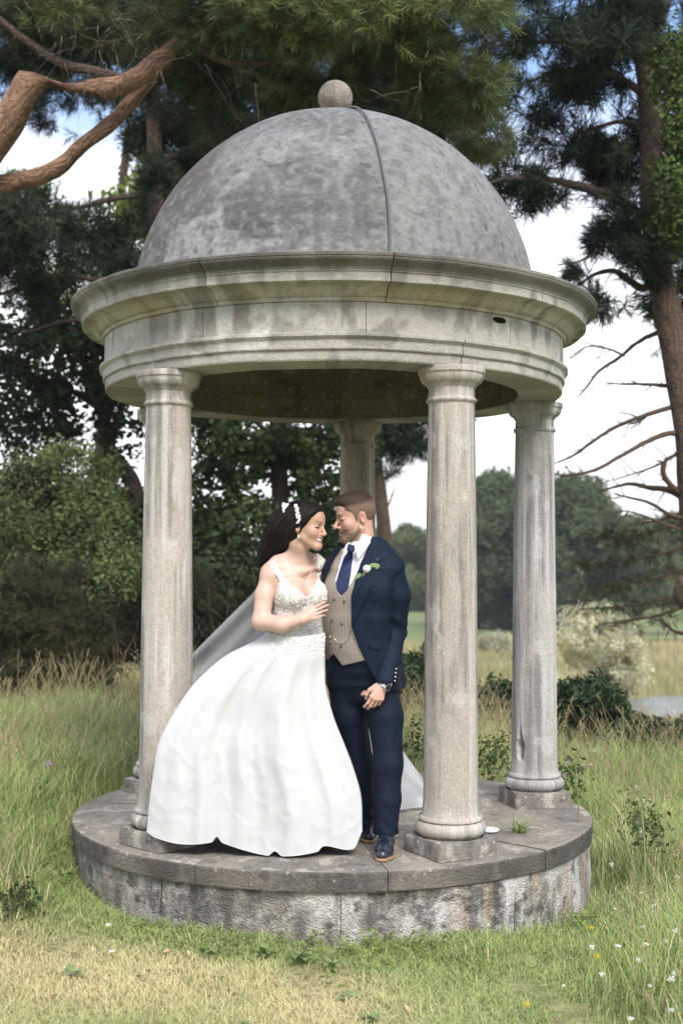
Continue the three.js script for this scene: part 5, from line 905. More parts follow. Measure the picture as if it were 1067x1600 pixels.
const onSurf = (f, x, y, d, lift = 0) => { const p = at(x, y, d); p.z = frontZ(f, p.x, p.y) + lift; return p; };
const clothBump = tex(256, 256, (u, v) => clamp(0.5 + 0.25 * fbm2(u * 64, v * 64, 2, 64, 64) + 0.2 * Math.sin(u * 256) * Math.sin(v * 256)), false); clothBump.repeat.set(6, 6);
const suitTex = tex(256, 256, (u, v) => { const g = fbm2(u * 80, v * 80, 2, 80, 80), a = Math.pow(0.5 + 0.5 * Math.cos(u * Math.PI * 2 * 8), 8) + Math.pow(0.5 + 0.5 * Math.cos(v * Math.PI * 2 * 8), 8); const k = 1 + 0.3 * g + 0.22 * a; return [0.0028 * k, 0.0098 * k, 0.0235 * k]; }); suitTex.repeat.set(5, 5);
const vestTex = tex(256, 256, (u, v) => { const g = fbm2(u * 70, v * 70, 2, 70, 70), q = (t) => Math.pow(0.5 + 0.5 * Math.cos(t * Math.PI * 2 * 8), 3); const k = 1 + 0.25 * g - 0.30 * (q(u) + q(v)) * 0.8 + 0.12 * q(u * 0.5) ; return [0.35 * k, 0.29 * k, 0.25 * k]; }); vestTex.repeat.set(11, 11);
const Mp = {
  suit: phys(0xffffff, 0.75, { map: suitTex, bumpMap: clothBump, bumpScale: 0.001, specularIntensity: 0.5 }),
  trouser: phys([0.7, 0.72, 0.8], 0.75, { specularIntensity: 0.5, map: suitTex, bumpMap: clothBump, bumpScale: 0.001 }),
  vest: std(0xffffff, 0.85, { map: vestTex, bumpMap: clothBump, bumpScale: 0.001 }),
  shirt: std([0.78, 0.78, 0.82], 0.7), tie: phys([0.010, 0.022, 0.085], 0.4, { bumpMap: clothBump, bumpScale: 0.0006, sheen: 0.4 }),
  skin: phys(0xffffff, 0.5, { vertexColors: true }), hair: phys(0xffffff, 0.6, { vertexColors: true, specularIntensity: 0.35 }),
  shoe: phys([0.010, 0.014, 0.028], 0.3, { clearcoat: 0.5, clearcoatRoughness: 0.25 }), sole: std([0.33, 0.2, 0.11], 0.6), metal: std([0.6, 0.6, 0.6], 0.25, { metalness: 1 }), gold: std([0.7, 0.5, 0.25], 0.25, { metalness: 1 }), button: std([0.08, 0.06, 0.05], 0.4), face: std([0.02, 0.025, 0.03], 0.15),
  rose: phys([0.85, 0.84, 0.78], 0.6, { transmission: 0.2, thickness: 0 }), leaf: phys([0.22, 0.32, 0.12], 0.55, { transmission: 0.2, thickness: 0 }), teeth: std([0.75, 0.72, 0.66], 0.3),
  satin: phys([0.515, 0.515, 0.52], 0.55, { sheen: 0.3, sheenRoughness: 0.4 }), lace: phys(0xffffff, 0.8, { vertexColors: true }), petal: std([0.78, 0.77, 0.74], 0.6), pearl: std([0.8, 0.77, 0.7], 0.25),
  tulle: phys([0.95, 0.96, 1.0], 0.9, { transparent: true, opacity: 0.2 }),
};
// small flattened petals set into a surface, joined
function petals(list, r, rx, ry, seed) { const g0 = new THREE.SphereGeometry(1, 6, 4), out = [], q = rng(seed); for (const [p, n] of list) { const g = g0.clone(), s = r * (0.7 + 0.6 * q()); g.scale(s * rx, s * 0.35, s * ry); g.rotateY(q() * 6.28); const m = new THREE.Matrix4().makeRotationFromQuaternion(new THREE.Quaternion().setFromUnitVectors(V(0, 1, 0), n)); g.applyMatrix4(m); g.translate(p.x, p.y, p.z); out.push(g); } return mergeGeometries(out); }
const gradOf = (f, p, e = 0.002) => V(f(p.x + e, p.y, p.z) - f(p.x - e, p.y, p.z), f(p.x, p.y + e, p.z) - f(p.x, p.y - e, p.z), f(p.x, p.y, p.z + e) - f(p.x, p.y, p.z - e)).normalize();

// ---------------------------------------------------------------- the groom
const GR = thing('person', 'groom in a navy suit, beige checked waistcoat and blue tie, standing at the right', 'person');
const gz = (x, y, d) => at(x, y, d);
{
  const yaw = R(-32);
  const lv = (px_, py, d, w, dep) => { const p = at(px_, py, d); return [p.y, p.x, p.z, w, dep]; };
  const levels = [lv(566, 1085, 6.42, 0.175, 0.122), lv(564, 1050, 6.40, 0.172, 0.122), lv(558, 1000, 6.37, 0.163, 0.116), lv(557, 960, 6.355, 0.168, 0.118), lv(558, 920, 6.345, 0.18, 0.124), lv(560, 890, 6.35, 0.17, 0.115), lv(564, 862, 6.37, 0.11, 0.085), lv(566, 848, 6.38, 0.07, 0.07)];
  const T0 = torso(levels, yaw);
  const shL = at(609, 887, 6.29), shR = at(529, 884, 6.46);
  const yoke = chain([shR, at(548, 868, 6.42), at(568, 858, 6.39), at(588, 868, 6.34), shL], [0.055, 0.058, 0.06, 0.058, 0.056], 0.03);
  const T = (x, y, z) => smin(T0(x, y, z), yoke(x, y, z), 0.04);
  const armL = chain([shL, at(620, 930, 6.30), at(617, 986, 6.35), at(608.5, 1030, 6.29), at(602, 1063, 6.225)], [0.067, 0.065, 0.058, 0.054, 0.048], 0.02);
  const armR = chain([shR, at(500, 905, 6.56), at(470, 930, 6.63), at(452, 940, 6.62), at(440, 946, 6.58)], [0.064, 0.063, 0.057, 0.05, 0.045], 0.03);
  // skin: core of the body, head and hands in one mesh
  const hc = at(559.5, 813, 6.36), HF = headFrame(hc, R(-78), R(9), R(0), 1.06), head = headField({ male: true, smile: 0.6 });
  const neck = chain([HF.from(-1.4, -3, 0), HF.from(-1.0, -8, 0), at(564, 872, 6.385)], [0.055, 0.053, 0.062], 0.02);
  const headW = (x, y, z) => { const q = HF.to(x, y, z); return head(q[0], q[1], q[2]) * HF.k; };
  const skin0 = [0.62, 0.365, 0.275];
  const headColor = (x, y, z) => {
    const [X, Y, Z] = HF.to(x, y, z), a = Math.abs(Z); let c = skin0.slice(); const n = fbm3(X * 0.9, Y * 0.9, Z * 0.9, 3);
    c = mix3(c, [0.55, 0.25, 0.18], 0.45 * sst(3.2, 0.5, Math.hypot(X - 7.5, Y + 1, a - 4.2)) + 0.5 * sst(1.8, 0.4, Math.hypot(X - 10.8, Y + 1.7, a)) + 0.5 * sst(2.6, 1, Math.hypot(X + 0.5, Y - 1, a - 8)));
    const cv = Y - 0.06 * Z * Z; if (X > 7.6 && a < 2.5) c = mix3(c, [0.42, 0.16, 0.13], 0.9 * sst(1.1, 0.7, Math.abs(cv + 5.25)) * sst(2.5, 2.0, a)); if (X > 7.4 && a < 2.1 && Math.abs(cv + 5.2) < 0.22) c = [0.12, 0.03, 0.03];
    const bx = Math.abs(Y - 3.55 - 0.12 * (a - 1.5) + 0.05 * (a - 3) * (a - 3)); if (X > 5.5 && a > 1.2 && a < 5.2) c = mix3(c, [0.16, 0.085, 0.05], 0.85 * sst(0.75, 0.3, bx) * sst(5.2, 4.4, a));
    if (X > 5.5 && a > 1.9 && a < 4.7) { const e = Math.abs(Y - 1.3 + 0.08 * (a - 3.2) * (a - 3.2)); c = mix3(c, [0.035, 0.02, 0.015], sst(0.42, 0.16, e)); c = mix3(c, [0.45, 0.24, 0.18], 0.5 * sst(1.0, 0.4, Math.abs(Y - 0.4))); }
    const beard = Math.max(sst(-1.5, -4, Y) * sst(9.6, 8.4, X + (Y < -3.4 ? 0 : 3) ) * sst(0.2, 1.8, X), sst(-6.2, -7, Y) * sst(0, 2, X));
    const sideH = sst(0, 1, X < 3 && Y > 0 ? 1 : 0); c = mix3(c, [0.22, 0.12, 0.075], 0.45 * clamp(beard) * (0.7 + 0.6 * n));
    c = mix3(c, [0.2, 0.12, 0.08], 0.5 * sst(2.6, 1.2, X) * sst(1, 4, Y)); 
    return c.map((v) => v * 0.86 * (1 + 0.08 * n));
  };
  const bodyHead = (x, y, z) => smin(headW(x, y, z), neck(x, y, z), 0.02);
  const gH = sdfMesh(bodyHead, [hc.x - 0.15, hc.y - 0.19, hc.z - 0.14], [hc.x + 0.15, hc.y + 0.17, hc.z + 0.13], 0.0027, { color: headColor });
  const W = at(598, 1068, 6.22), Fv = V(-0.40, -0.90, 0.14).normalize(), Nv = V(0.20, 0.06, 1).addScaledVector(Fv, -Fv.dot(V(0.20, 0.06, 1))).normalize(), Sv = V(0, 0, 0).crossVectors(Nv, Fv).normalize(); if (Sv.x > 0) Sv.negate();
  const hand = handField(W, Fv, Nv, Sv, 0.92, [[24, 26, 16], [30, 30, 18], [36, 34, 20], [40, 36, 20]], [[0.06, -0.022, 0.046], [0.088, -0.036, 0.048], [0.108, -0.05, 0.040]], 0.03);
  const wrist = cone(at(603, 1050, 6.24), W, 0.028, 0.0235), handAll = (x, y, z) => smin(hand(x, y, z), wrist(x, y, z), 0.012);
  const handColor = (x, y, z) => { const n = fbm3(x * 60, y * 60, z * 60, 2), f = (W.y - y) / 0.14; return mix3([0.62, 0.39, 0.30], [0.60, 0.29, 0.22], clamp(0.4 * f + 0.3 * n)); };
  const [hl, hh] = boxOf([W, at(575, 1112, 6.2), at(612, 1105, 6.2)], 0.045);
  const gL = sdfMesh(handAll, hl, hh, 0.0026, { color: handColor });
  const core = (x, y, z) => smin(smin(T(x, y, z) + 0.02, armL(x, y, z) + 0.02, 0.02), armR(x, y, z) + 0.02, 0.02);
  const legF = chain([at(592, 1062, 6.40), at(602, 1120, 6.33), at(606, 1195, 6.28), at(605, 1250, 6.27), at(602, 1298, 6.255)], [0.094, 0.087, 0.071, 0.066, 0.064], 0.03);
  const legB = chain([at(540, 1062, 6.44), at(546, 1115, 6.46), at(561, 1195, 6.50), at(566, 1250, 6.53), at(567, 1296, 6.56)], [0.094, 0.088, 0.071, 0.062, 0.058], 0.03);
  const coreAll = (x, y, z) => smin(smin(core(x, y, z), legF(x, y, z) + 0.02, 0.02), legB(x, y, z) + 0.02, 0.02);
  const gC = sdfMesh(coreAll, [-0.6, 0.36, 0.5], [0.5, 1.87, 1.4], 0.016, { color: () => skin0 });
  part('body', mergeGeometries([gC, gH, gL]), Mp.skin, GR);
  // hair and beard
  const hairPoly = poly2([[9.0, 8.0], [7.6, 7.2], [6.6, 5.0], [4.2, 4.0], [3.0, 1.2], [2.2, -0.8], [1.2, -0.6], [1.0, 2.0], [0.2, 4.0], [-1.8, 3.8], [-2.8, 1], [-3.6, -2.5], [-6, -4.4], [-13, -4.4], [-13, 18], [12, 18], [11.5, 9.2]]);
  const hairF = (x, y, z) => { const [X, Y, Z] = HF.to(x, y, z), top = sst(7, 11, Y), q = sst(2, 9, X); const th = 0.28 + top * (0.7 + 0.9 * q) + 0.10 * (0.3 + top) * fbm3(X * 0.9 + Y, Y * 1.6, Z * 2.4, 2) + 0.10 * top * n3(X * 0.5, Y * 0.7, Z * 4); const pd = hairPoly(X - 0.3 * Math.abs(n2(Z * 2, Y)), Y) - (top > 0.5 ? 0.5 : 0) + 0.25 * n3(X * 2.5, Y * 2.5, Z * 2.5); return smax(head(X, Y, Z) - th * mix(sst(0.05, -1.3, pd), 1, top) + 0.1 * sst(-0.4, 0.2, pd), pd, 0.3) * HF.k; };
  const hairC = (x, y, z) => { const [X, Y, Z] = HF.to(x, y, z), n = fbm3(X * 1.2, Y * 1.2, Z * 3, 3), top = sst(5.5, 9.5, Y + 0.15 * X); const c = mix3([0.165, 0.11, 0.08], [0.040, 0.025, 0.017], top); return c.map((v) => v * (1 + 0.45 * n)); };
  part('hair', sdfMesh(hairF, [hc.x - 0.15, hc.y - 0.08, hc.z - 0.14], [hc.x + 0.16, hc.y + 0.19, hc.z + 0.14], 0.0028, { color: hairC }), Mp.hair, GR);
  const beardPoly = poly2([[1.8, -0.6], [2.8, -4.4], [5.4, -5.0], [7.0, -3.3], [9.0, -2.9], [12, -3.2], [12, -11.5], [4, -11.5], [2.2, -7.6], [0.6, -4.4], [0.8, -1]]);
  const lipHole = ell([9.6, -5.25, 0], [2.4, 0.85, 2.2]);
  const beardF = (x, y, z) => { const [X, Y, Z] = HF.to(x, y, z); const th = 0.06 + 0.22 * sst(-4.5, -8.5, Y) + 0.10 * fbm3(X * 3.4, Y * 3.4, Z * 3.4, 2); const pd = beardPoly(X, Y) + 0.5 * n3(X * 1.7, Y * 1.7, Z * 1.7); let d = smax(head(X, Y, Z) - th * sst(0.1, -1.2, pd) + 0.06 * sst(-0.5, 0.1, pd), pd, 0.3); d = smax(d, -lipHole(X, Y - 0.06 * Z * Z, Z), 0.2); return d * HF.k; };
  part('beard', sdfMesh(beardF, [hc.x - 0.15, hc.y - 0.15, hc.z - 0.11], [hc.x + 0.06, hc.y + 0.03, hc.z + 0.11], 0.0028, { color: (x, y, z) => { const [X, Y, Z] = HF.to(x, y, z), n = fbm3(X * 2.5, Y * 2.5, Z * 2.5, 2); const c = mix3([0.32, 0.205, 0.145], [0.15, 0.097, 0.066], clamp(0.35 + 0.9 * n + 0.45 * sst(-3, -7.5, Y))); return c; } }), Mp.hair, GR);
  // shirt, collar, tie
  const shirtPoly = poly2(pxy([[535, 840], [518, 895], [520, 926], [533, 938], [548, 926], [560, 905], [575, 878], [592, 840], [580, 832], [556, 836]], 6.24));
  part('shirt', sdfMesh((x, y, z) => smax(T(x, y, z) - 0.002 + 0.0015 * n3(x * 30, y * 18, z * 20), shirtPoly(x, y), 0.006), [-0.15, 1.5, 0.85], [0.4, 1.98, 1.4], 0.006), Mp.shirt, GR);
  const collarAxis = [at(570, 866, 6.385), HF.from(-3.0, -6.2, 0)], ca = cone(collarAxis[0], collarAxis[1], 0.072, 0.067), cu = collarAxis[1].clone().sub(collarAxis[0]).normalize(), tilt = cu.clone().add(V(0.30, 0, -0.16)).normalize(), cm = at(566, 846, 6.38);
  part('collar', sdfMesh((x, y, z) => { const h = (x - cm.x) * tilt.x + (y - cm.y) * tilt.y + (z - cm.z) * tilt.z; return smax(Math.abs(ca(x, y, z)) - 0.0035, Math.abs(h - 0.002) - 0.034, 0.003); }, [cm.x - 0.12, cm.y - 0.1, cm.z - 0.12], [cm.x + 0.12, cm.y + 0.1, cm.z + 0.12], 0.003), Mp.shirt, GR);
  const patch = (a, b, c, d, bulge, thick) => { const rows = []; for (let i = 0; i <= 10; i++) { const row = []; for (let j = 0; j <= 8; j++) { const u = i / 10, v = j / 8, p = a.clone().lerp(b, u).lerp(d.clone().lerp(c, u), v); p.z += bulge * Math.sin(Math.PI * u) * Math.sin(Math.PI * (0.2 + 0.6 * v)); row.push(p); } rows.push(row); } return sheet(rows, thick); };
  part('collar_wing', patch(at(577, 841, 6.30), at(553, 851, 6.235), at(559.5, 874, 6.205), at(579, 847, 6.27), 0.008, 0.003), Mp.shirt, GR);
  part('collar_wing', patch(at(546, 847, 6.285), at(549.5, 852, 6.235), at(539, 868, 6.225), at(540, 852, 6.27), 0.004, 0.003), Mp.shirt, GR);
  const tieC = [[549, 851, 4.2], [548.5, 856, 5.6], [547, 862, 4.4], [545.5, 868, 5.6], [542, 882, 7.6], [538, 900, 9.2], [534.5, 916, 10.3], [531, 934, 11]], tRows = [];
  for (let i = 0; i <= 40; i++) { const k = (i / 40) * (tieC.length - 1), a = Math.min(tieC.length - 2, Math.floor(k)), f = k - a, cx = mix(tieC[a][0], tieC[a + 1][0], f), cy = mix(tieC[a][1], tieC[a + 1][1], f), w = mix(tieC[a][2], tieC[a + 1][2], f), row = [];
    for (let j = 0; j <= 10; j++) { const s = j / 5 - 1, p = at(cx + s * w, cy + s * 1.2, 6.22); const z = Math.max(frontZ(T, p.x, p.y), at(cx, cy, cy < 862 ? 6.235 : 6.30).z); p.z = z + (cy > 905 ? 0.002 : 0.004) + (cy < 863 ? 0.013 : cy > 905 ? 0.003 : 0.006) * Math.sqrt(Math.max(0, 1 - s * s)); row.push(p); } tRows.push(row); }
  part('tie', sheet(tRows, 0.004, 4), Mp.tie, GR);
  // waistcoat
  const vestPoly = poly2(pxy([[537, 856], [524, 905], [526, 922], [533, 931], [541, 924], [552, 905], [566, 878], [582, 840], [640, 850], [640, 1020], [567, 1033], [535, 1042], [521, 1024], [511, 1035], [480, 1020], [480, 860]], 6.23));
  const vestF = (x, y, z) => smax(T(x, y, z) - 0.010 - 0.002 * fbm3(x * 9, y * 9, z * 9, 2), vestPoly(x, y), 0.005);
  part('waistcoat', sdfMesh(vestF, [-0.3, 1.2, 0.75], [0.4, 1.98, 1.45], 0.0055, { uv: (x, y, z) => [x * 0.85 + z * 0.53, y + 0.03 * x] }), Mp.vest, GR);
  for (const [x, y] of [[522, 937], [538, 940], [518.6, 970.5], [534, 975], [516, 1006.5], [533, 1011]]) { const p = onSurf(vestF, x, y, 6.22, 0.001), g = new THREE.SphereGeometry(0.008, 14, 8); g.scale(1, 1, 0.4); g.translate(p.x, p.y, p.z); part('button', g, Mp.button, GR); }
  const chainPts = [[518, 975], [518.5, 985], [521, 997], [527, 1005], [534, 1007], [541, 1003], [545, 994], [547, 986]].map(([x, y]) => onSurf(vestF, x, y, 6.22, 0.003));
  const ch = part('watch_chain', tube(chainPts, [0.0019, 0.0019], 6, 8, 0.9, 3), Mp.metal, GR);
  { const p = onSurf(vestF, 516, 997, 6.22, 0.004), g = new THREE.SphereGeometry(0.007, 12, 8); g.scale(1, 1.2, 0.4); g.translate(p.x, p.y, p.z); part('chain_fob', g, Mp.metal, GR); part('chain_drop', tube([chainPts[0].clone(), p.clone()], [0.0015, 0.0015], 6, 2), Mp.metal, GR); }
  // jacket with set-in sleeves, open front, lapels
  const openPoly = poly2(pxy([[539, 838], [524, 866], [512, 893], [500, 930], [490, 980], [490, 1090], [604, 1090], [590, 1068], [577, 1046], [560, 1010], [549, 979], [549, 931], [563, 881], [579, 846], [584, 828], [556, 826]], 6.22));
  const wOf = (x, y, z) => (x - at(558, 950, 6.36).x) * Math.sin(yaw) + (z - at(558, 950, 6.36).z) * Math.cos(yaw);
  const yHem = at(600, 1074, 6.3).y, hipFlare = cone(at(568, 1010, 6.40), at(572, 1090, 6.43), 0.13, 0.165), cc0 = at(558, 950, 6.36), back = cone(at(604, 1020, 6.44), at(611, 1066, 6.50), 0.07, 0.078);
  const folds = (x, y, z) => { const e = at(615, 986, 6.36), r1 = Math.hypot(x - e.x, y - e.y, z - e.z); return 0.009 * sst(0.19, 0.03, r1) * Math.sin(x * 26 + y * 85 + 4 * n3(x * 10, y * 10, z * 10)) * (0.6 + 0.5 * n3(x * 16, y * 9, z * 16)) + 0.0045 * n3(x * 15 + y * 5, y * 9 - x * 7, z * 11) + 0.0022 * fbm3(x * 30, y * 16, z * 26, 2); };
  const jackF = (x, y, z) => {
    let b = T(x, y, z) - 0.021; if (y < 1.5) b = smin(b, hipFlare(x, y, z), 0.05), b = smin(b, back(x, y, z), 0.04);
    const s1 = armL(x, y, z), s2 = armR(x, y, z); let seam = smin(b, s1, 0.004); seam += 0.006 * sst(0.012, 0.0, Math.abs(b - s1)) * sst(-0.02, 0.01, seam + 0.01); seam = smin(seam, s2, 0.02);
    seam += folds(x, y, z);
    const yb = yHem - 0.02 * sst(0.1, 0.35, x);
    const body = smax(seam, yb - y, 0.004), sl = s1 + folds(x, y, z);
    const cutC = at(602.5, 1065, 6.225), ce = at(608, 1030, 6.29), ax = cutC.clone().sub(ce).normalize(), hcut = (x - cutC.x) * ax.x + (y - cutC.y) * ax.y + (z - cutC.z) * ax.z;
    const inside = smax(openPoly(x, y), 0.0 - wOf(x, y, z) - 0.02, 0.01);
    let d = smax(body, -inside, 0.004); d = Math.min(d, smax(smax(sl, hcut, 0.004), -inside, 0.004));
    if (y < yHem + 0.03) { const nearArm = s1; d = nearArm < 0.03 ? smax(d, hcut * (y < cutC.y + 0.02 ? 1 : 1) - 0.0, 0.004) : d; }
    return smax(d, y - 1.935, 0.01);
  };
  part('jacket', sdfMesh(jackF, [-0.62, 1.12, 0.55], [0.5, 1.96, 1.42], 0.0055, { slack: 0.03 }), Mp.suit, GR);
  const lap = (list, lift) => { const P = poly2(pxy(list, 6.22)); return (x, y, z) => smax(Math.max(T(x, y, z) - 0.021 - lift, -(T(x, y, z) - 0.012)), P(x, y), 0.003); };
  const lapA = lap([[580, 843], [588, 846], [597, 866], [600, 874], [589, 880], [580, 915], [564, 950], [549.5, 980], [548.5, 931], [562.5, 881], [578, 850]], 0.006);
  part('lapel', sdfMesh((x, y, z) => wOf(x, y, z) < -0.03 ? 0.05 : lapA(x, y, z), [0.0, 1.4, 0.9], [0.35, 1.97, 1.4], 0.0045), Mp.suit, GR);
  const lapB = lap([[541, 846], [527, 862], [519, 880], [510, 898], [505, 890], [514, 868], [529, 852]], 0.006);
  part('lapel', sdfMesh((x, y, z) => wOf(x, y, z) < -0.05 ? 0.05 : lapB(x, y, z), [-0.2, 1.6, 0.8], [0.15, 1.97, 1.4], 0.0045), Mp.suit, GR);
  { const p = [0, 1, 2, 3].map((k) => at(619 + k * 0.9, 1064 - k * 6, 6.2)); p.forEach((q) => { q.z = frontZ(armL, q.x - 0.01, q.y) + 0.003; const g = new THREE.SphereGeometry(0.0055, 10, 7); g.translate(q.x - 0.008, q.y, q.z); part('cuff_button', g, Mp.metal, GR); }); }
  { const cq = at(602, 1069, 6.222), ax = at(600, 1080, 6.21).sub(at(606, 1040, 6.27)).normalize(); const g = sdfMesh((x, y, z) => { const h = (x - cq.x) * ax.x + (y - cq.y) * ax.y + (z - cq.z) * ax.z, r = Math.hypot(x - cq.x - ax.x * h, y - cq.y - ax.y * h, z - cq.z - ax.z * h); return smax(Math.abs(r - 0.030) - 0.0035, Math.abs(h + 0.008) - 0.012, 0.002); }, [cq.x - 0.06, cq.y - 0.06, cq.z - 0.06], [cq.x + 0.06, cq.y + 0.06, cq.z + 0.06], 0.003); part('shirt_cuff', g, Mp.shirt, GR); }
  // watch and ring
  { const cq = at(599, 1072, 6.218), ax = Fv, wf = (x, y, z) => { const h = (x - cq.x) * ax.x + (y - cq.y) * ax.y + (z - cq.z) * ax.z, r = Math.hypot(x - cq.x - ax.x * h, y - cq.y - ax.y * h, z - cq.z - ax.z * h); return smax(Math.abs(r - 0.0275) - 0.0025, Math.abs(h) - 0.008, 0.002); };
    part('watch_strap', sdfMesh(wf, [cq.x - 0.05, cq.y - 0.05, cq.z - 0.05], [cq.x + 0.05, cq.y + 0.05, cq.z + 0.05], 0.0025), Mp.metal, GR);
    const wd = Nv.clone().multiplyScalar(0.8).addScaledVector(Sv, -0.55).normalize(), fp = cq.clone().addScaledVector(wd, 0.029), q = new THREE.Quaternion().setFromUnitVectors(V(0, 1, 0), wd);
    const g1 = new THREE.CylinderGeometry(0.019, 0.020, 0.009, 28), g2 = new THREE.CylinderGeometry(0.0155, 0.0155, 0.0015, 28); g2.translate(0, 0.0052, 0); for (const g of [g1, g2]) { g.applyQuaternion(q); g.translate(fp.x, fp.y, fp.z); } part('watch_case', g1, Mp.metal, GR); part('watch_dial', g2, Mp.face, GR);
    const rp = V(W.x, W.y, W.z).addScaledVector(Fv, 0.103 * 0.92).addScaledVector(Nv, -0.010).addScaledVector(Sv, -0.0125), rg = new THREE.TorusGeometry(0.0098, 0.0016, 8, 24); const dir = Fv.clone().multiplyScalar(0.66).addScaledVector(Nv, -0.74).normalize(); rg.applyQuaternion(new THREE.Quaternion().setFromUnitVectors(V(0, 0, 1), dir)); rg.translate(rp.x, rp.y, rp.z); part('wedding_ring', rg, Mp.gold, GR); }
  { const fl = poly2(pxy([[576, 1001], [597, 1006], [596, 1016], [575, 1011]], 6.24)), wl = poly2(pxy([[574, 915], [589, 911], [590, 915], [575, 919]], 6.22));
    part('pocket_flap', sdfMesh((x, y, z) => smax(Math.max(jackF(x, y, z) - 0.004, -(jackF(x, y, z) + 0.006)), fl(x, y), 0.002), [0.08, 1.3, 0.95], [0.32, 1.5, 1.35], 0.004), Mp.suit, GR);
    part('breast_pocket', sdfMesh((x, y, z) => smax(Math.max(jackF(x, y, z) - 0.003, -(jackF(x, y, z) + 0.006)), wl(x, y), 0.002), [0.08, 1.6, 0.95], [0.32, 1.75, 1.35], 0.004), Mp.suit, GR); }
  // trousers
  const crotch = ell([at(568, 1078, 6.41).x, at(568, 1078, 6.41).y, at(568, 1078, 6.41).z], [0.10, 0.09, 0.10]), pel = torso([lv(566, 1066, 6.42, 0.160, 0.112), lv(564, 1045, 6.40, 0.165, 0.118), lv(560, 1015, 6.38, 0.158, 0.112)], yaw);
  const hemF = at(602, 1303, 6.25).y, hemB = at(567, 1298, 6.56).y;
  const tf = (x, y, z) => {
    let a = legF(x, y, z) - 0.001, b = legB(x, y, z) - 0.001; const n = fbm3(x * 12, y * 5, z * 12, 3);
    const kn = 0.007 * Math.sin(y * 78 + x * 55 + 5 * n) * sst(0.64, 0.45, y) * (0.5 + 0.8 * n3(x * 9, y * 7, z * 9)) + 0.0055 * n + 0.002 * n3(x * 30, y * 12, z * 30);
    a = smax(a + kn, hemF - y + 0.05 * (z - at(602, 1303, 6.25).z), 0.004); b = smax(b + kn, hemB - y, 0.004);
    return smin(smin(smin(a, b, 0.012), crotch(x, y, z), 0.03), pel(x, y, z) - 0.004, 0.06);
  };
  part('trousers', sdfMesh(tf, [-0.2, 0.33, 0.55], [0.5, 1.36, 1.35], 0.0065), Mp.trouser, GR);
  // shoes
  const shoe = (heel, toe, wd) => {
    const t = new THREE.Group(); t.name = 'shoe'; GR.add(t);
    const dir = toe.clone().sub(heel); dir.y = 0; const L = dir.length(); dir.normalize(); const sd = V(dir.z, 0, -dir.x), P = (f, s, h) => heel.clone().addScaledVector(dir, f * L).addScaledVector(sd, s).setY(TOP + h);
    const up = [cone(P(0.1, 0, 0.055), P(0.38, 0, 0.062), 0.036, 0.040), cone(P(0.38, 0, 0.055), P(0.70, 0.004, 0.036), 0.041, 0.043), cone(P(0.70, 0.004, 0.032), P(0.9, 0, 0.024), 0.043, 0.030)], ank = cone(P(0.18, 0, 0.06), P(0.2, 0, 0.10), 0.038, 0.036);
    const f = (x, y, z) => { let d = smin(up[0](x, y, z), up[1](x, y, z), 0.02); d = smin(d, up[2](x, y, z), 0.02); d = smin(d, ank(x, y, z), 0.02); const u = ((x - heel.x) * dir.x + (z - heel.z) * dir.z) / L; d += 0.0012 * sst(0.012, 0.004, Math.abs(u - 0.72)) ; return smax(d, TOP + 0.014 - y, 0.003); };
    const lo = [Math.min(heel.x, toe.x) - 0.08, TOP - 0.005, Math.min(heel.z, toe.z) - 0.06], hi = [Math.max(heel.x, toe.x) + 0.08, TOP + 0.15, Math.max(heel.z, toe.z) + 0.07];
    part('upper', sdfMesh(f, lo, hi, 0.0034), Mp.shoe, t);
    const solef = (x, y, z) => { let d = smin(smin(up[0](x, TOP + 0.05, z), up[1](x, TOP + 0.04, z), 0.02), up[2](x, TOP + 0.03, z), 0.02) - 0.004; return smax(d, Math.abs(y - TOP - 0.008) - 0.007, 0.003); };
    part('sole', sdfMesh(solef, lo, hi, 0.0034), Mp.sole, t);
    for (let k = 0; k < 4; k++) { const fz = 0.40 + k * 0.055, y = 0.105 - k * 0.011; part('lace', tube([P(fz, -0.020, y - 0.012), P(fz + 0.01, 0, y + 0.001), P(fz, 0.020, y - 0.012)], [0.0022, 0.0022], 6, 5), Mp.shoe, t); }
  };
  { const toe = at(596, 1345, 6.045), heel = at(606, 1326, 6.30); toe.y = heel.y = TOP; shoe(heel, toe); const t2 = at(577, 1314, 6.46), h2 = at(567, 1306, 6.70); t2.y = h2.y = TOP; shoe(h2, t2); }
  // buttonhole flower
  { const b = new THREE.Group(); b.name = 'buttonhole'; GR.add(b); const c = onSurf(T, 573, 889, 6.2, 0.038), pl = []; const q = rng(5);
    for (let k = 0; k < 15; k++) { const g = new THREE.SphereGeometry(1, 12, 8, 0, Math.PI); const s = 0.019 * (0.55 + 0.5 * k / 14); g.scale(s, s * 1.1, s * 0.55); g.rotateX(-0.5 - 0.5 * (k / 14)); g.rotateZ(k * 2.4); g.translate(c.x + 0.006 * Math.cos(k * 2.4 + 1.57) * k / 14, c.y + 0.006 * Math.sin(k * 2.4 + 1.57) * k / 14, c.z - 0.006 * k / 14); pl.push(g); }
    for (const g of pl) part('petal', g, Mp.rose, b);
    for (const [x, y, a, s] of [[580, 886, 0.1, 0.062], [579, 892, -0.5, 0.04], [567, 897, 3.9, 0.036]]) { const p = at(x - 4, y, 6.2), g = new THREE.SphereGeometry(1, 12, 8); g.scale(s * 0.5, s * 0.27, 0.002); g.translate(s * 0.4, 0, 0); g.rotateZ(a); g.translate(p.x, p.y, c.z - 0.008); part('leaf', g, Mp.leaf, b); }
    for (let k = 0; k < 3; k++) part('stem', tube([c.clone(), V(c.x - 0.012 - 0.005 * k, c.y - 0.03, c.z - 0.006), V(c.x - 0.014 - 0.004 * k, c.y - 0.055, c.z - 0.014)], [0.002, 0.0016], 6, 3), Mp.leaf, b); }
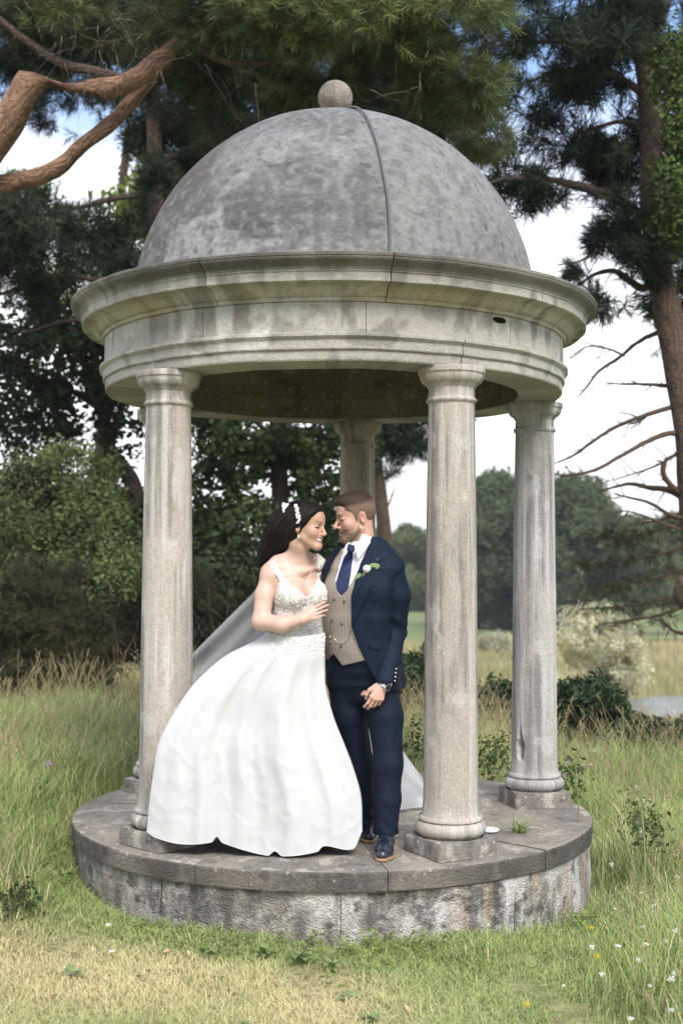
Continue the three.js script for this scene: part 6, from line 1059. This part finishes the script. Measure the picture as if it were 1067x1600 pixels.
  { const p = onSurf(T, 587, 876, 6.2, 0.031); part('lapel_pin', tube([p, V(p.x + 0.014, p.y + 0.012, p.z)], [0.0016, 0.0012], 6, 2), Mp.metal, GR); }
}

// ---------------------------------------------------------------- the bride
{
  const BR = thing('person', 'dark-haired bride in a white lace and satin gown, smiling up beside the groom', 'person');
  const yaw = R(32), lv = (px_, py, d, w, dep) => { const p = at(px_, py, d); return [p.y, p.x, p.z, w, dep]; };
  const T0 = torso([lv(466, 1040, 6.36, 0.15, 0.12), lv(466, 1000, 6.36, 0.128, 0.098), lv(466, 982, 6.36, 0.118, 0.09), lv(465, 955, 6.355, 0.122, 0.092), lv(463, 925, 6.355, 0.138, 0.10), lv(460, 900, 6.36, 0.135, 0.085), lv(461, 882, 6.37, 0.10, 0.062), lv(464, 870, 6.375, 0.06, 0.05)], yaw, 2.2);
  const fw = V(Math.sin(yaw), 0, Math.cos(yaw)), rt = V(Math.cos(yaw), 0, -Math.sin(yaw));
  const bc = at(464, 929, 6.355), bust = [1, -1].map((s) => { const c = bc.clone().addScaledVector(rt, 0.066 * s).addScaledVector(fw, 0.068); return ell([c.x, c.y, c.z], [0.066, 0.068, 0.066]); });
  const shR = at(423, 895, 6.32), shL = at(503, 888, 6.46), el = at(408, 971, 6.25), W = at(471, 968, 6.185);
  const yoke = chain([shR, at(435, 882, 6.34), at(465, 872, 6.375), at(490, 880, 6.42), shL], [0.044, 0.042, 0.047, 0.042, 0.044], 0.03);
  const clav = [cone(at(472, 893, 6.29), at(428, 884, 6.29), 0.012, 0.01), cone(at(477, 893, 6.295), at(500, 884, 6.38), 0.012, 0.01)];
  const arm = chain([shR, at(413.5, 930, 6.29), el, at(440, 976, 6.20), W], [0.046, 0.047, 0.044, 0.042, 0.0265], 0.02);
  const armL = chain([shL, at(512, 920, 6.56), at(520, 960, 6.62)], [0.045, 0.045, 0.04], 0.02);
  const hc = at(477, 828, 6.31), HF = headFrame(hc, R(66), R(3), R(-3), 0.99), head = headField({ male: false, open: true, smile: 0.75 });
  const neck = chain([HF.from(-2.0, -3, 0), HF.from(-2.6, -8, 0), at(464, 884, 6.37)], [0.05, 0.048, 0.06], 0.02);
  const headW = (x, y, z) => { const q = HF.to(x, y, z); return head(q[0], q[1], q[2]) * HF.k; };
  const Fv = at(497, 955, 6.20).sub(at(471, 968, 6.185)).normalize(), N0 = V(-0.10, 0.12, 1), Nv = N0.clone().addScaledVector(Fv, -Fv.dot(N0)).normalize(), Sv = V(0, 0, 0).crossVectors(Nv, Fv).normalize(); if (Sv.y < 0) Sv.negate();
  const hand = handField(W, Fv, Nv, Sv, 0.84, [[4, 14, 10], [8, 18, 12], [12, 22, 14], [16, 24, 16]], [[0.05, -0.014, 0.040], [0.078, -0.020, 0.046], [0.10, -0.024, 0.044]], 0.035);
  const Tb = (x, y, z) => { let d = T0(x, y, z); d = smin(d, bust[0](x, y, z), 0.03); return smin(d, bust[1](x, y, z), 0.03); };
  const bodyF = (x, y, z) => {
    let d = smin(Tb(x, y, z), yoke(x, y, z), 0.04); d = smin(d, clav[0](x, y, z), 0.022); d = smin(d, clav[1](x, y, z), 0.022);
    d = smin(d, neck(x, y, z), 0.035); d = smin(d, headW(x, y, z), 0.018);
    const a = smin(arm(x, y, z), hand(x, y, z), 0.012), l = armL(x, y, z);
    d = smin(d, l, 0.02); const up = sst(1.66, 1.74, y); return smin(d, a, 0.006 + 0.024 * up);
  };
  const color = (x, y, z) => {
    const [X, Y, Z] = HF.to(x, y, z), a = Math.abs(Z), n = fbm3(x * 45, y * 45, z * 45, 3);
    let c = mix3([0.64, 0.43, 0.345], [0.54, 0.325, 0.225], sst(-13, -7, Y));
    if (Y > -14 && Math.hypot(X, Y - 1, Z) < 17) {
      c = mix3(c, [0.56, 0.25, 0.185], 0.5 * sst(3.2, 0.8, Math.hypot(X - 7.2, Y + 1.4, a - 4.2)) + 0.3 * sst(1.8, 0.4, Math.hypot(X - 10.5, Y + 1.7, a)));
      const cv = Y - 0.075 * Z * Z; if (X > 7 && a < 3.5) { c = mix3(c, [0.47, 0.20, 0.18], 0.85 * sst(1.75, 1.35, Math.abs(cv + 5.2)) * sst(3.4, 2.9, a)); if (Math.abs(cv + 5.15) < 0.62 && a < 2.4 && X < 9.25) c = [0.1, 0.025, 0.025]; }
      const bx = Math.abs(Y - 3.7 - 0.25 * (a - 1.5) + 0.09 * (a - 3) * (a - 3)); if (X > 5 && a > 1.1 && a < 5.2) c = mix3(c, [0.05, 0.028, 0.02], 0.9 * sst(0.55, 0.2, bx) * sst(5.3, 4.2, a));
      if (X > 5.2 && a > 1.7 && a < 5.0) { const e = Math.abs(Y - 1.55 + 0.1 * (a - 3.2) * (a - 3.2)); c = mix3(c, [0.018, 0.012, 0.01], sst(0.5, 0.2, e)); if (a > 2.5 && a < 3.6 && Y < 1.5 && Y > 0.9) c = mix3(c, [0.06, 0.035, 0.02], 0.8); c = mix3(c, [0.40, 0.22, 0.16], 0.45 * sst(1.0, 0.3, Math.abs(Y - 2.5))); }
    }
    const tip = sst(0.06, 0.13, (x - W.x) * Fv.x + (y - W.y) * Fv.y); if (y < 1.75 && x > W.x) c = mix3(c, [0.62, 0.34, 0.27], 0.45 * tip);
    return c.map((v) => v * 0.88 * (1 + 0.07 * n));
  };
  part('body', sdfMesh(bodyF, [-0.50, 1.38, 0.60], [0.06, 2.13, 1.38], 0.0031, { color }), Mp.skin, BR);
  { const teethF = (x, y, z) => { const [X, Y, Z] = HF.to(x, y, z), cv = Y - 0.075 * Z * Z; return smax(ell([7.55, -5.0, 0], [1.8, 3, 2.9])(X, cv, Z), Math.abs(cv + 4.9) - 0.62, 0.15) * HF.k; }; part('teeth', sdfMesh(teethF, [hc.x - 0.02, hc.y - 0.09, hc.z - 0.06], [hc.x + 0.13, hc.y + 0.0, hc.z + 0.1], 0.002), Mp.teeth, BR); }
  // hair: swept back from the hairline and blown out behind
  const hp = poly2([[9.3, 9.6], [8.2, 8.0], [7.0, 6.0], [5.4, 3.6], [3.6, 1.8], [1.7, 1.6], [0.4, 3.2], [-1.6, 3.0], [-2.6, 0.6], [-3.4, -3.5], [-5, -7], [-13, -7], [-13, 18], [12, 18]]);
  const mass = chain([HF.from(-4.5, 5, 0), at(447, 822, 6.38), at(431, 846, 6.42), at(419, 866, 6.44), at(412, 880, 6.45)], [0.097, 0.086, 0.066, 0.042, 0.012], 0.05), massLow = chain([HF.from(-5.5, -1, -1), at(447, 846, 6.41), at(432, 866, 6.44)], [0.062, 0.052, 0.022], 0.03);
  const hairF = (x, y, z) => { const [X, Y, Z] = HF.to(x, y, z); const pd = hp(X, Y) - 0.2 * n2(Z * 1.4, Y), cap = smax(head(X, Y, Z) - (1.15 + 0.25 * sst(5, 9, Y)) * sst(0.1, -2.0, pd), pd, 0.5) * HF.k; let d = smin(smin(cap, mass(x, y, z), 0.03), massLow(x, y, z), 0.03); const fl = (x * 0.6 + y * 0.8) * 8, ac = (x * 0.8 - y * 0.6) * 110; const loose = 0.25 + 0.75 * sst(hc.x - 0.02, hc.x - 0.14, x); d -= loose * (0.0022 * Math.sin(ac * 1.6 + 2.5 * n3(fl, z * 20, 3) + z * 90) + 0.0045 * n3(ac * 0.12, fl * 0.6, z * 16)); return smax(d, 0.035 - smin(1, bodyF(x, y, z) + 0.035, 0.001), 0.004); };
  const hairCol = (x, y, z) => { const fl = (x * 0.6 + y * 0.8) * 10, ac = (x * 0.8 - y * 0.6) * 200, n = n3(ac, fl, z * 90); const k = 1 + 0.5 * n; return [0.0105 * k, 0.0075 * k, 0.0063 * k]; };
  const gHair = sdfMesh(hairF, [-0.46, 1.76, 0.75], [0.02, 2.14, 1.24], 0.0036, { color: hairCol, slack: 0.03 });
  const r = rng(91), strands = [];
  for (let i = 0; i < 620; i++) {
    const s = r(), ang = (r() - 0.5) * 2, a = HF.from(mix(7.2, -4, s), mix(10.8, 13.6, Math.sin(s * 2.4)) + 0.2, ang * 5), b = HF.from(mix(0, -8, r()), mix(9, 12, r()), ang * 6.5), e = at(mix(405, 446, r()), mix(846, 884, r()), 6.39 + 0.12 * r()), m = b.clone().lerp(e, 0.5).add(V(-0.02 + 0.03 * (r() - 0.5), 0.015 + 0.03 * (r() - 0.5), 0.03 * (r() - 0.5)));
    const pts = [a, b, m, e, e.clone().add(V(-0.045 * r() - 0.005, -0.03 * r() + 0.01 * r(), 0.02 * (r() - 0.5)))].slice(i % 3 ? 1 : 0); for (const p of pts.slice(0, 2)) { const d = hairF(p.x, p.y, p.z), g = gradOf(hairF, p); p.addScaledVector(g, -d + 0.001); }
    const t = tube(pts, [0.0012, 0.0013, 0.0011, 0.0004], 4, 4), n = t.attributes.position.count, c = new Float32Array(n * 3), k = 0.7 + 0.9 * r(); for (let j = 0; j < n; j++) c.set([0.012 * k, 0.0083 * k, 0.0068 * k], j * 3); t.setAttribute('color', new THREE.BufferAttribute(c, 3)); strands.push(t);
  }
  part('hair', mergeGeometries([gHair, ...strands]), Mp.hair, BR);
  // hair vine and comb
  { const hv = new THREE.Group(); hv.name = 'hair_vine'; BR.add(hv); const q = rng(17);
    for (let k = 0; k < 26; k++) { const t = k / 25, p = at(461.5 + 4.5 * Math.sin(t * 2.2) + (q() - 0.5) * 6, 788 + 29 * t, 6.24); p.z = frontZ(hairF, p.x, p.y) + 0.002; const g = new THREE.SphereGeometry(1, 8, 6), s = 0.0065 * (0.7 + 0.6 * q()); g.scale(s * 1.3, s * 0.6, s * 0.5); g.rotateZ(q() * 6); g.translate(p.x, p.y, p.z); part(k % 4 ? 'leaf' : 'pearl', g, k % 4 ? Mp.petal : Mp.pearl, hv); } }
  { const cb = new THREE.Group(); cb.name = 'veil_comb'; BR.add(cb); const q = rng(27);
    for (let k = 0; k < 9; k++) { const p = at(441 + 9 * q(), 789 + 10 * q(), 6.33); p.z = Math.max(frontZ(hairF, p.x, p.y, 1.75, 0.98) + 0.003, 1.0); const g = new THREE.SphereGeometry(1, 8, 6), s = 0.013 * (0.7 + 0.5 * q()); g.scale(s * 1.4, s * 0.6, s * 0.4); g.rotateZ(0.7 + q() * 1.2); g.translate(p.x, p.y, p.z); part('petal', g, Mp.petal, cb); } }
  { const e = HF.from(-0.2, -2.0, -7.9); const p = e.z > HF.from(-0.2, -2.0, 7.9).z ? e : HF.from(-0.2, -2.0, 7.9); const er = new THREE.Group(); er.name = 'earring'; BR.add(er); const g = new THREE.TorusGeometry(0.006, 0.0012, 8, 18); g.translate(p.x + 0.004, p.y - 0.007, p.z + 0.003); part('hoop', g, Mp.gold, er); const s = new THREE.SphereGeometry(0.0062, 12, 10); s.scale(0.85, 1.3, 0.85); s.translate(p.x + 0.004, p.y - 0.021, p.z + 0.003); part('pearl_drop', s, Mp.pearl, er); }
  { const pts = [[446, 862], [450, 874], [458, 888], [468, 898], [479.5, 905], [485, 896], [490, 884], [493, 874]].map(([x, y]) => onSurf(bodyF, x, y, 6.25, 0.0015)); part('necklace', tube(pts, [0.0011, 0.0011], 5, 6), Mp.metal, BR); const g = new THREE.SphereGeometry(0.0052, 10, 8); g.scale(0.8, 1.2, 0.6); g.translate(pts[4].x, pts[4].y - 0.006, pts[4].z + 0.003); part('pendant', g, Mp.pearl, BR); }
  // bodice of lace
  const bp = poly2(pxy([[419, 879], [428, 874], [434, 884], [441, 897], [456, 914], [481, 933], [492, 916], [496, 892], [493, 864], [503, 864], [516, 884], [520, 905], [520, 1012], [418, 1012], [426, 975], [427, 945], [432, 922], [437, 908], [430, 897], [424, 888]], 6.26));
  const torsoF = (x, y, z) => { let d = smin(Tb(x, y, z), yoke(x, y, z), 0.04); d = smin(d, clav[0](x, y, z), 0.022); return smin(d, clav[1](x, y, z), 0.022); };
  const bodF = (x, y, z) => smax(torsoF(x, y, z) - 0.0045 - 0.0016 * fbm3(x * 70, y * 70, z * 70, 2), bp(x, y) + 0.003 * n3(x * 80, y * 80, z * 80), 0.003);
  part('bodice', sdfMesh(bodF, [-0.45, 1.36, 0.68], [0.04, 1.92, 1.36], 0.004, { color: (x, y, z) => { const n = fbm3(x * 85, y * 85, z * 85, 3), lo = sst(1.62, 1.5, y); return mix3([0.50, 0.42, 0.37], [0.66, 0.65, 0.63], clamp(0.55 + 1.3 * n + 0.1 * lo)); } }), Mp.lace, BR);
  { const list = [], q = rng(71); let tries = 0; while (list.length < 1500 && tries++ < 40000) { const p = at(mix(416, 515, q()), mix(872, 1012, q()), 6.26); if (bp(p.x, p.y) > -0.002) continue; const z = frontZ(bodF, p.x, p.y, 1.6, 0.8); if (z < 0.85) continue; p.z = z + 0.001; list.push([p, gradOf(bodF, p)]); } const m = part('lace_petals', petals(list, 0.0044, 1.6, 0.6, 4), Mp.petal, BR); m.userData.kind = 'stuff'; }
  // skirt: rows from the waist to the hem, front sheet left to right and back again behind
  const key = [[978, 428, 508, 6.345, 6.30], [1000, 402, 508, 6.33, 6.29], [1025, 356, 507, 6.31, 6.27], [1050, 326, 507, 6.29, 6.26], [1081, 298, 509, 6.27, 6.24], [1132, 267, 522, 6.25, 6.22], [1175, 248, 538, 6.235, 6.20], [1218, 241, 553, 6.225, 6.19], [1262, 235, 564, 6.22, 6.18], [1318, 230, 566, 6.215, 6.17]];
  const hem = [[0, 1300], [0.04, 1309], [0.16, 1319], [0.30, 1316], [0.325, 1307], [0.35, 1317], [0.56, 1337], [0.595, 1330], [0.63, 1338], [0.79, 1331], [0.82, 1322], [0.96, 1326], [1, 1298]];
  const look = (tab, x, smooth) => { let i = 0; while (i < tab.length - 2 && x > tab[i + 1][0]) i++; const f = clamp((x - tab[i][0]) / (tab[i + 1][0] - tab[i][0])); const p0 = tab[Math.max(0, i - 1)], p1 = tab[i], p2 = tab[i + 1], p3 = tab[Math.min(tab.length - 1, i + 2)]; return p1.map((v, k) => { if (!smooth) return mix(v, p2[k], f); const h = p2[0] - p1[0], m1 = (p2[k] - p0[k]) / (p2[0] - p0[0] || 1) * h, m2 = (p3[k] - p1[k]) / (p3[0] - p1[0] || 1) * h, f2 = f * f, f3 = f2 * f; return (2 * f3 - 3 * f2 + 1) * v + (f3 - 2 * f2 + f) * m1 + (-2 * f3 + 3 * f2) * p2[k] + (f3 - f2) * m2; }); };
  const NF = 150, NB = 60, NR = 110, rows = [];
  for (let i = 0; i <= NR; i++) {
    const t = i / NR, row = [];
    const P = (s, frontFace) => {
      const hy = look(hem, s, true)[1], y0s = 988 + 6 * Math.sin(Math.PI * s), py = y0s + (hy - y0s) * Math.pow(t, 0.92), K = look(key, 988 + (1320 - 988) * Math.pow(t, 0.92), true);
      const px_ = mix(K[1], K[2], s), bulge = mix(0.09, 0.055, sst(0, 0.4, t)) * Math.pow(Math.sin(Math.PI * clamp(s, 0.001, 0.999)), 0.6) * (t < 0.2 ? 1 : 1);
      const d = mix(K[3], K[4], s);
      if (frontFace) {
        const A = 0.35 * sst(0.0, 0.15, t) + 0.65 * sst(0.05, 0.5, t), warp = 0.016 * n2(t * 2, s * 4 + 5);
        const q = s + 0.10 * (1 - t) * (s - 0.6) + warp;
        const pleat = (v) => { const w = v - Math.floor(v); return Math.pow(0.5 - 0.5 * Math.cos(2 * Math.PI * w), 1.6); }, lane = q * 5.2 + 0.35 * n2(q * 4, 1.5) + 0.10 * n2(t * 2.2, q * 3);
        let f = 0.044 * pleat(lane) * (0.55 + 0.45 * n2(Math.floor(lane) * 3.7, 2)) + 0.007 * pleat(q * 9.3 + 0.4 + 0.2 * n2(t * 4, q * 5)) * sst(0.25, 0.8, t) + 0.02 * Math.sin(2 * Math.PI * (1.6 * q + 0.1));
        f *= A * Math.pow(Math.sin(Math.PI * clamp(s, 0, 1)), 0.35);
        const wr = 1 - Math.abs(fbm3(s * 6 + t * 5.5 + 3, t * 6 - s * 6, 4, 2)) * 2.2, wr2 = 1 - Math.abs(n2(s * 13 - t * 4 + 3, t * 11 + s * 7)); const cr = 0.005 * fbm3(s * 5 + t * 3, t * 5 - s * 2.5, 2, 3) + 0.0022 * Math.pow(clamp(wr), 3) * sst(0.08, 0.35, t) + 0.0008 * Math.pow(clamp(wr2), 4) * sst(0.1, 0.4, t) + 0.0007 * fbm3(s * 26 + t * 8, t * 18, 7, 2);
        const p = at(px_, py, d - bulge - f - cr * (0.35 + 0.65 * A)); return p;
      }
      const p = at(px_, py, d), depth = mix(0.17, 0.52, sst(0, 0.8, t)), wrap = Math.pow(Math.sin(Math.PI * clamp(s, 0, 1)), 0.55), left = sst(0.0, 0.42, s);
      p.z -= 0.012 + depth * wrap * mix(0.12, 1, left) ; p.x += 0.10 * sst(0.3, 1, t) * (1 - left) * wrap; p.z += 0.02 * Math.sin(s * 40) * A0(t) * wrap;
      if (t > 0.9) p.y = mix(p.y, Math.max(TOP + 0.006, Math.min(p.y, TOP + 0.02)), sst(0.9, 1, t) * wrap);
      return p;
    };
    for (let j = 0; j <= NF; j++) row.push(P(j / NF, true));
    for (let j = 1; j < NB; j++) row.push(P(1 - j / NB, false));
    row.push(row[0].clone()); rows.push(row);
  }
  function A0(t) { return sst(0.1, 0.6, t); }
  for (const row of rows) for (const p of row) if (p.y < TOP + 0.004) p.y = TOP + 0.004;
  part('skirt', sheet(rows, 0.0025), Mp.satin, BR);
  { const list = [], q = rng(72); for (let k = 0; k < 420; k++) { const fi = 0.5 + 12 * q() * q(), i = Math.floor(fi), j = Math.floor(NF * (0.22 + 0.78 * q())), p = rows[i][j].clone().lerp(rows[i + 1][j], fi - i); list.push([p.clone().add(V(0, 0, 0.003)), V(0.1, 0.25, 1).normalize()]); } const m = part('lace_petals', petals(list, 0.0046, 1.6, 0.6, 5), Mp.petal, BR); m.userData.kind = 'stuff'; }
  // train blown out behind the groom's legs
  { const tr = []; for (let i = 0; i <= 40; i++) { const t = i / 40, row = []; for (let j = 0; j <= 50; j++) { const s = j / 50, topY = look([[0, 1120], [0.35, 1135], [0.6, 1152], [0.8, 1195], [0.93, 1222], [1, 1236]], s)[1], botY = look([[0, 1290], [0.4, 1282], [0.7, 1264], [1, 1259]], s)[1], x = mix(520, 676, s) , d = mix(6.83, 7.36, Math.pow(s, 0.7)); const p = at(x, mix(topY, botY, t), d - 0.05 * Math.sin(t * 3.1) * (1 - s) - 0.018 * Math.sin(s * 17 + t * 3) * t - 0.02 * fbm2(s * 4, t * 3, 2)); if (p.y < TOP + 0.004) p.y = TOP + 0.004; row.push(p); } tr.push(row); } part('train', sheet(tr, 0.0025), Mp.satin, BR); }
  // veil
  { const vr = []; for (let i = 0; i <= 60; i++) { const t = i / 60, row = []; for (let j = 0; j <= 36; j++) { const s = j / 36, a = [444, 795, 6.40], L = look([[0, 444, 795, 6.40], [0.25, 428, 880, 6.50], [0.5, 396, 926, 6.56], [0.75, 322, 1000, 6.70], [1, 240, 1082, 6.86]], t), Q = look([[0, 448, 798, 6.42], [0.25, 462, 890, 6.55], [0.5, 446, 970, 6.60], [0.75, 385, 1060, 6.72], [1, 300, 1150, 6.86]], t); const p = at(mix(L[1], Q[1], s), mix(L[2], Q[2], s), mix(L[3], Q[3], s) + 0.016 * t * Math.sin(s * 19 + t * 4) + 0.02 * n2(s * 5, t * 4)); row.push(p); } vr.push(row); } part('veil', sheet(vr, 0.0008), Mp.tulle, BR); }
}

renderer.render(scene, camera);
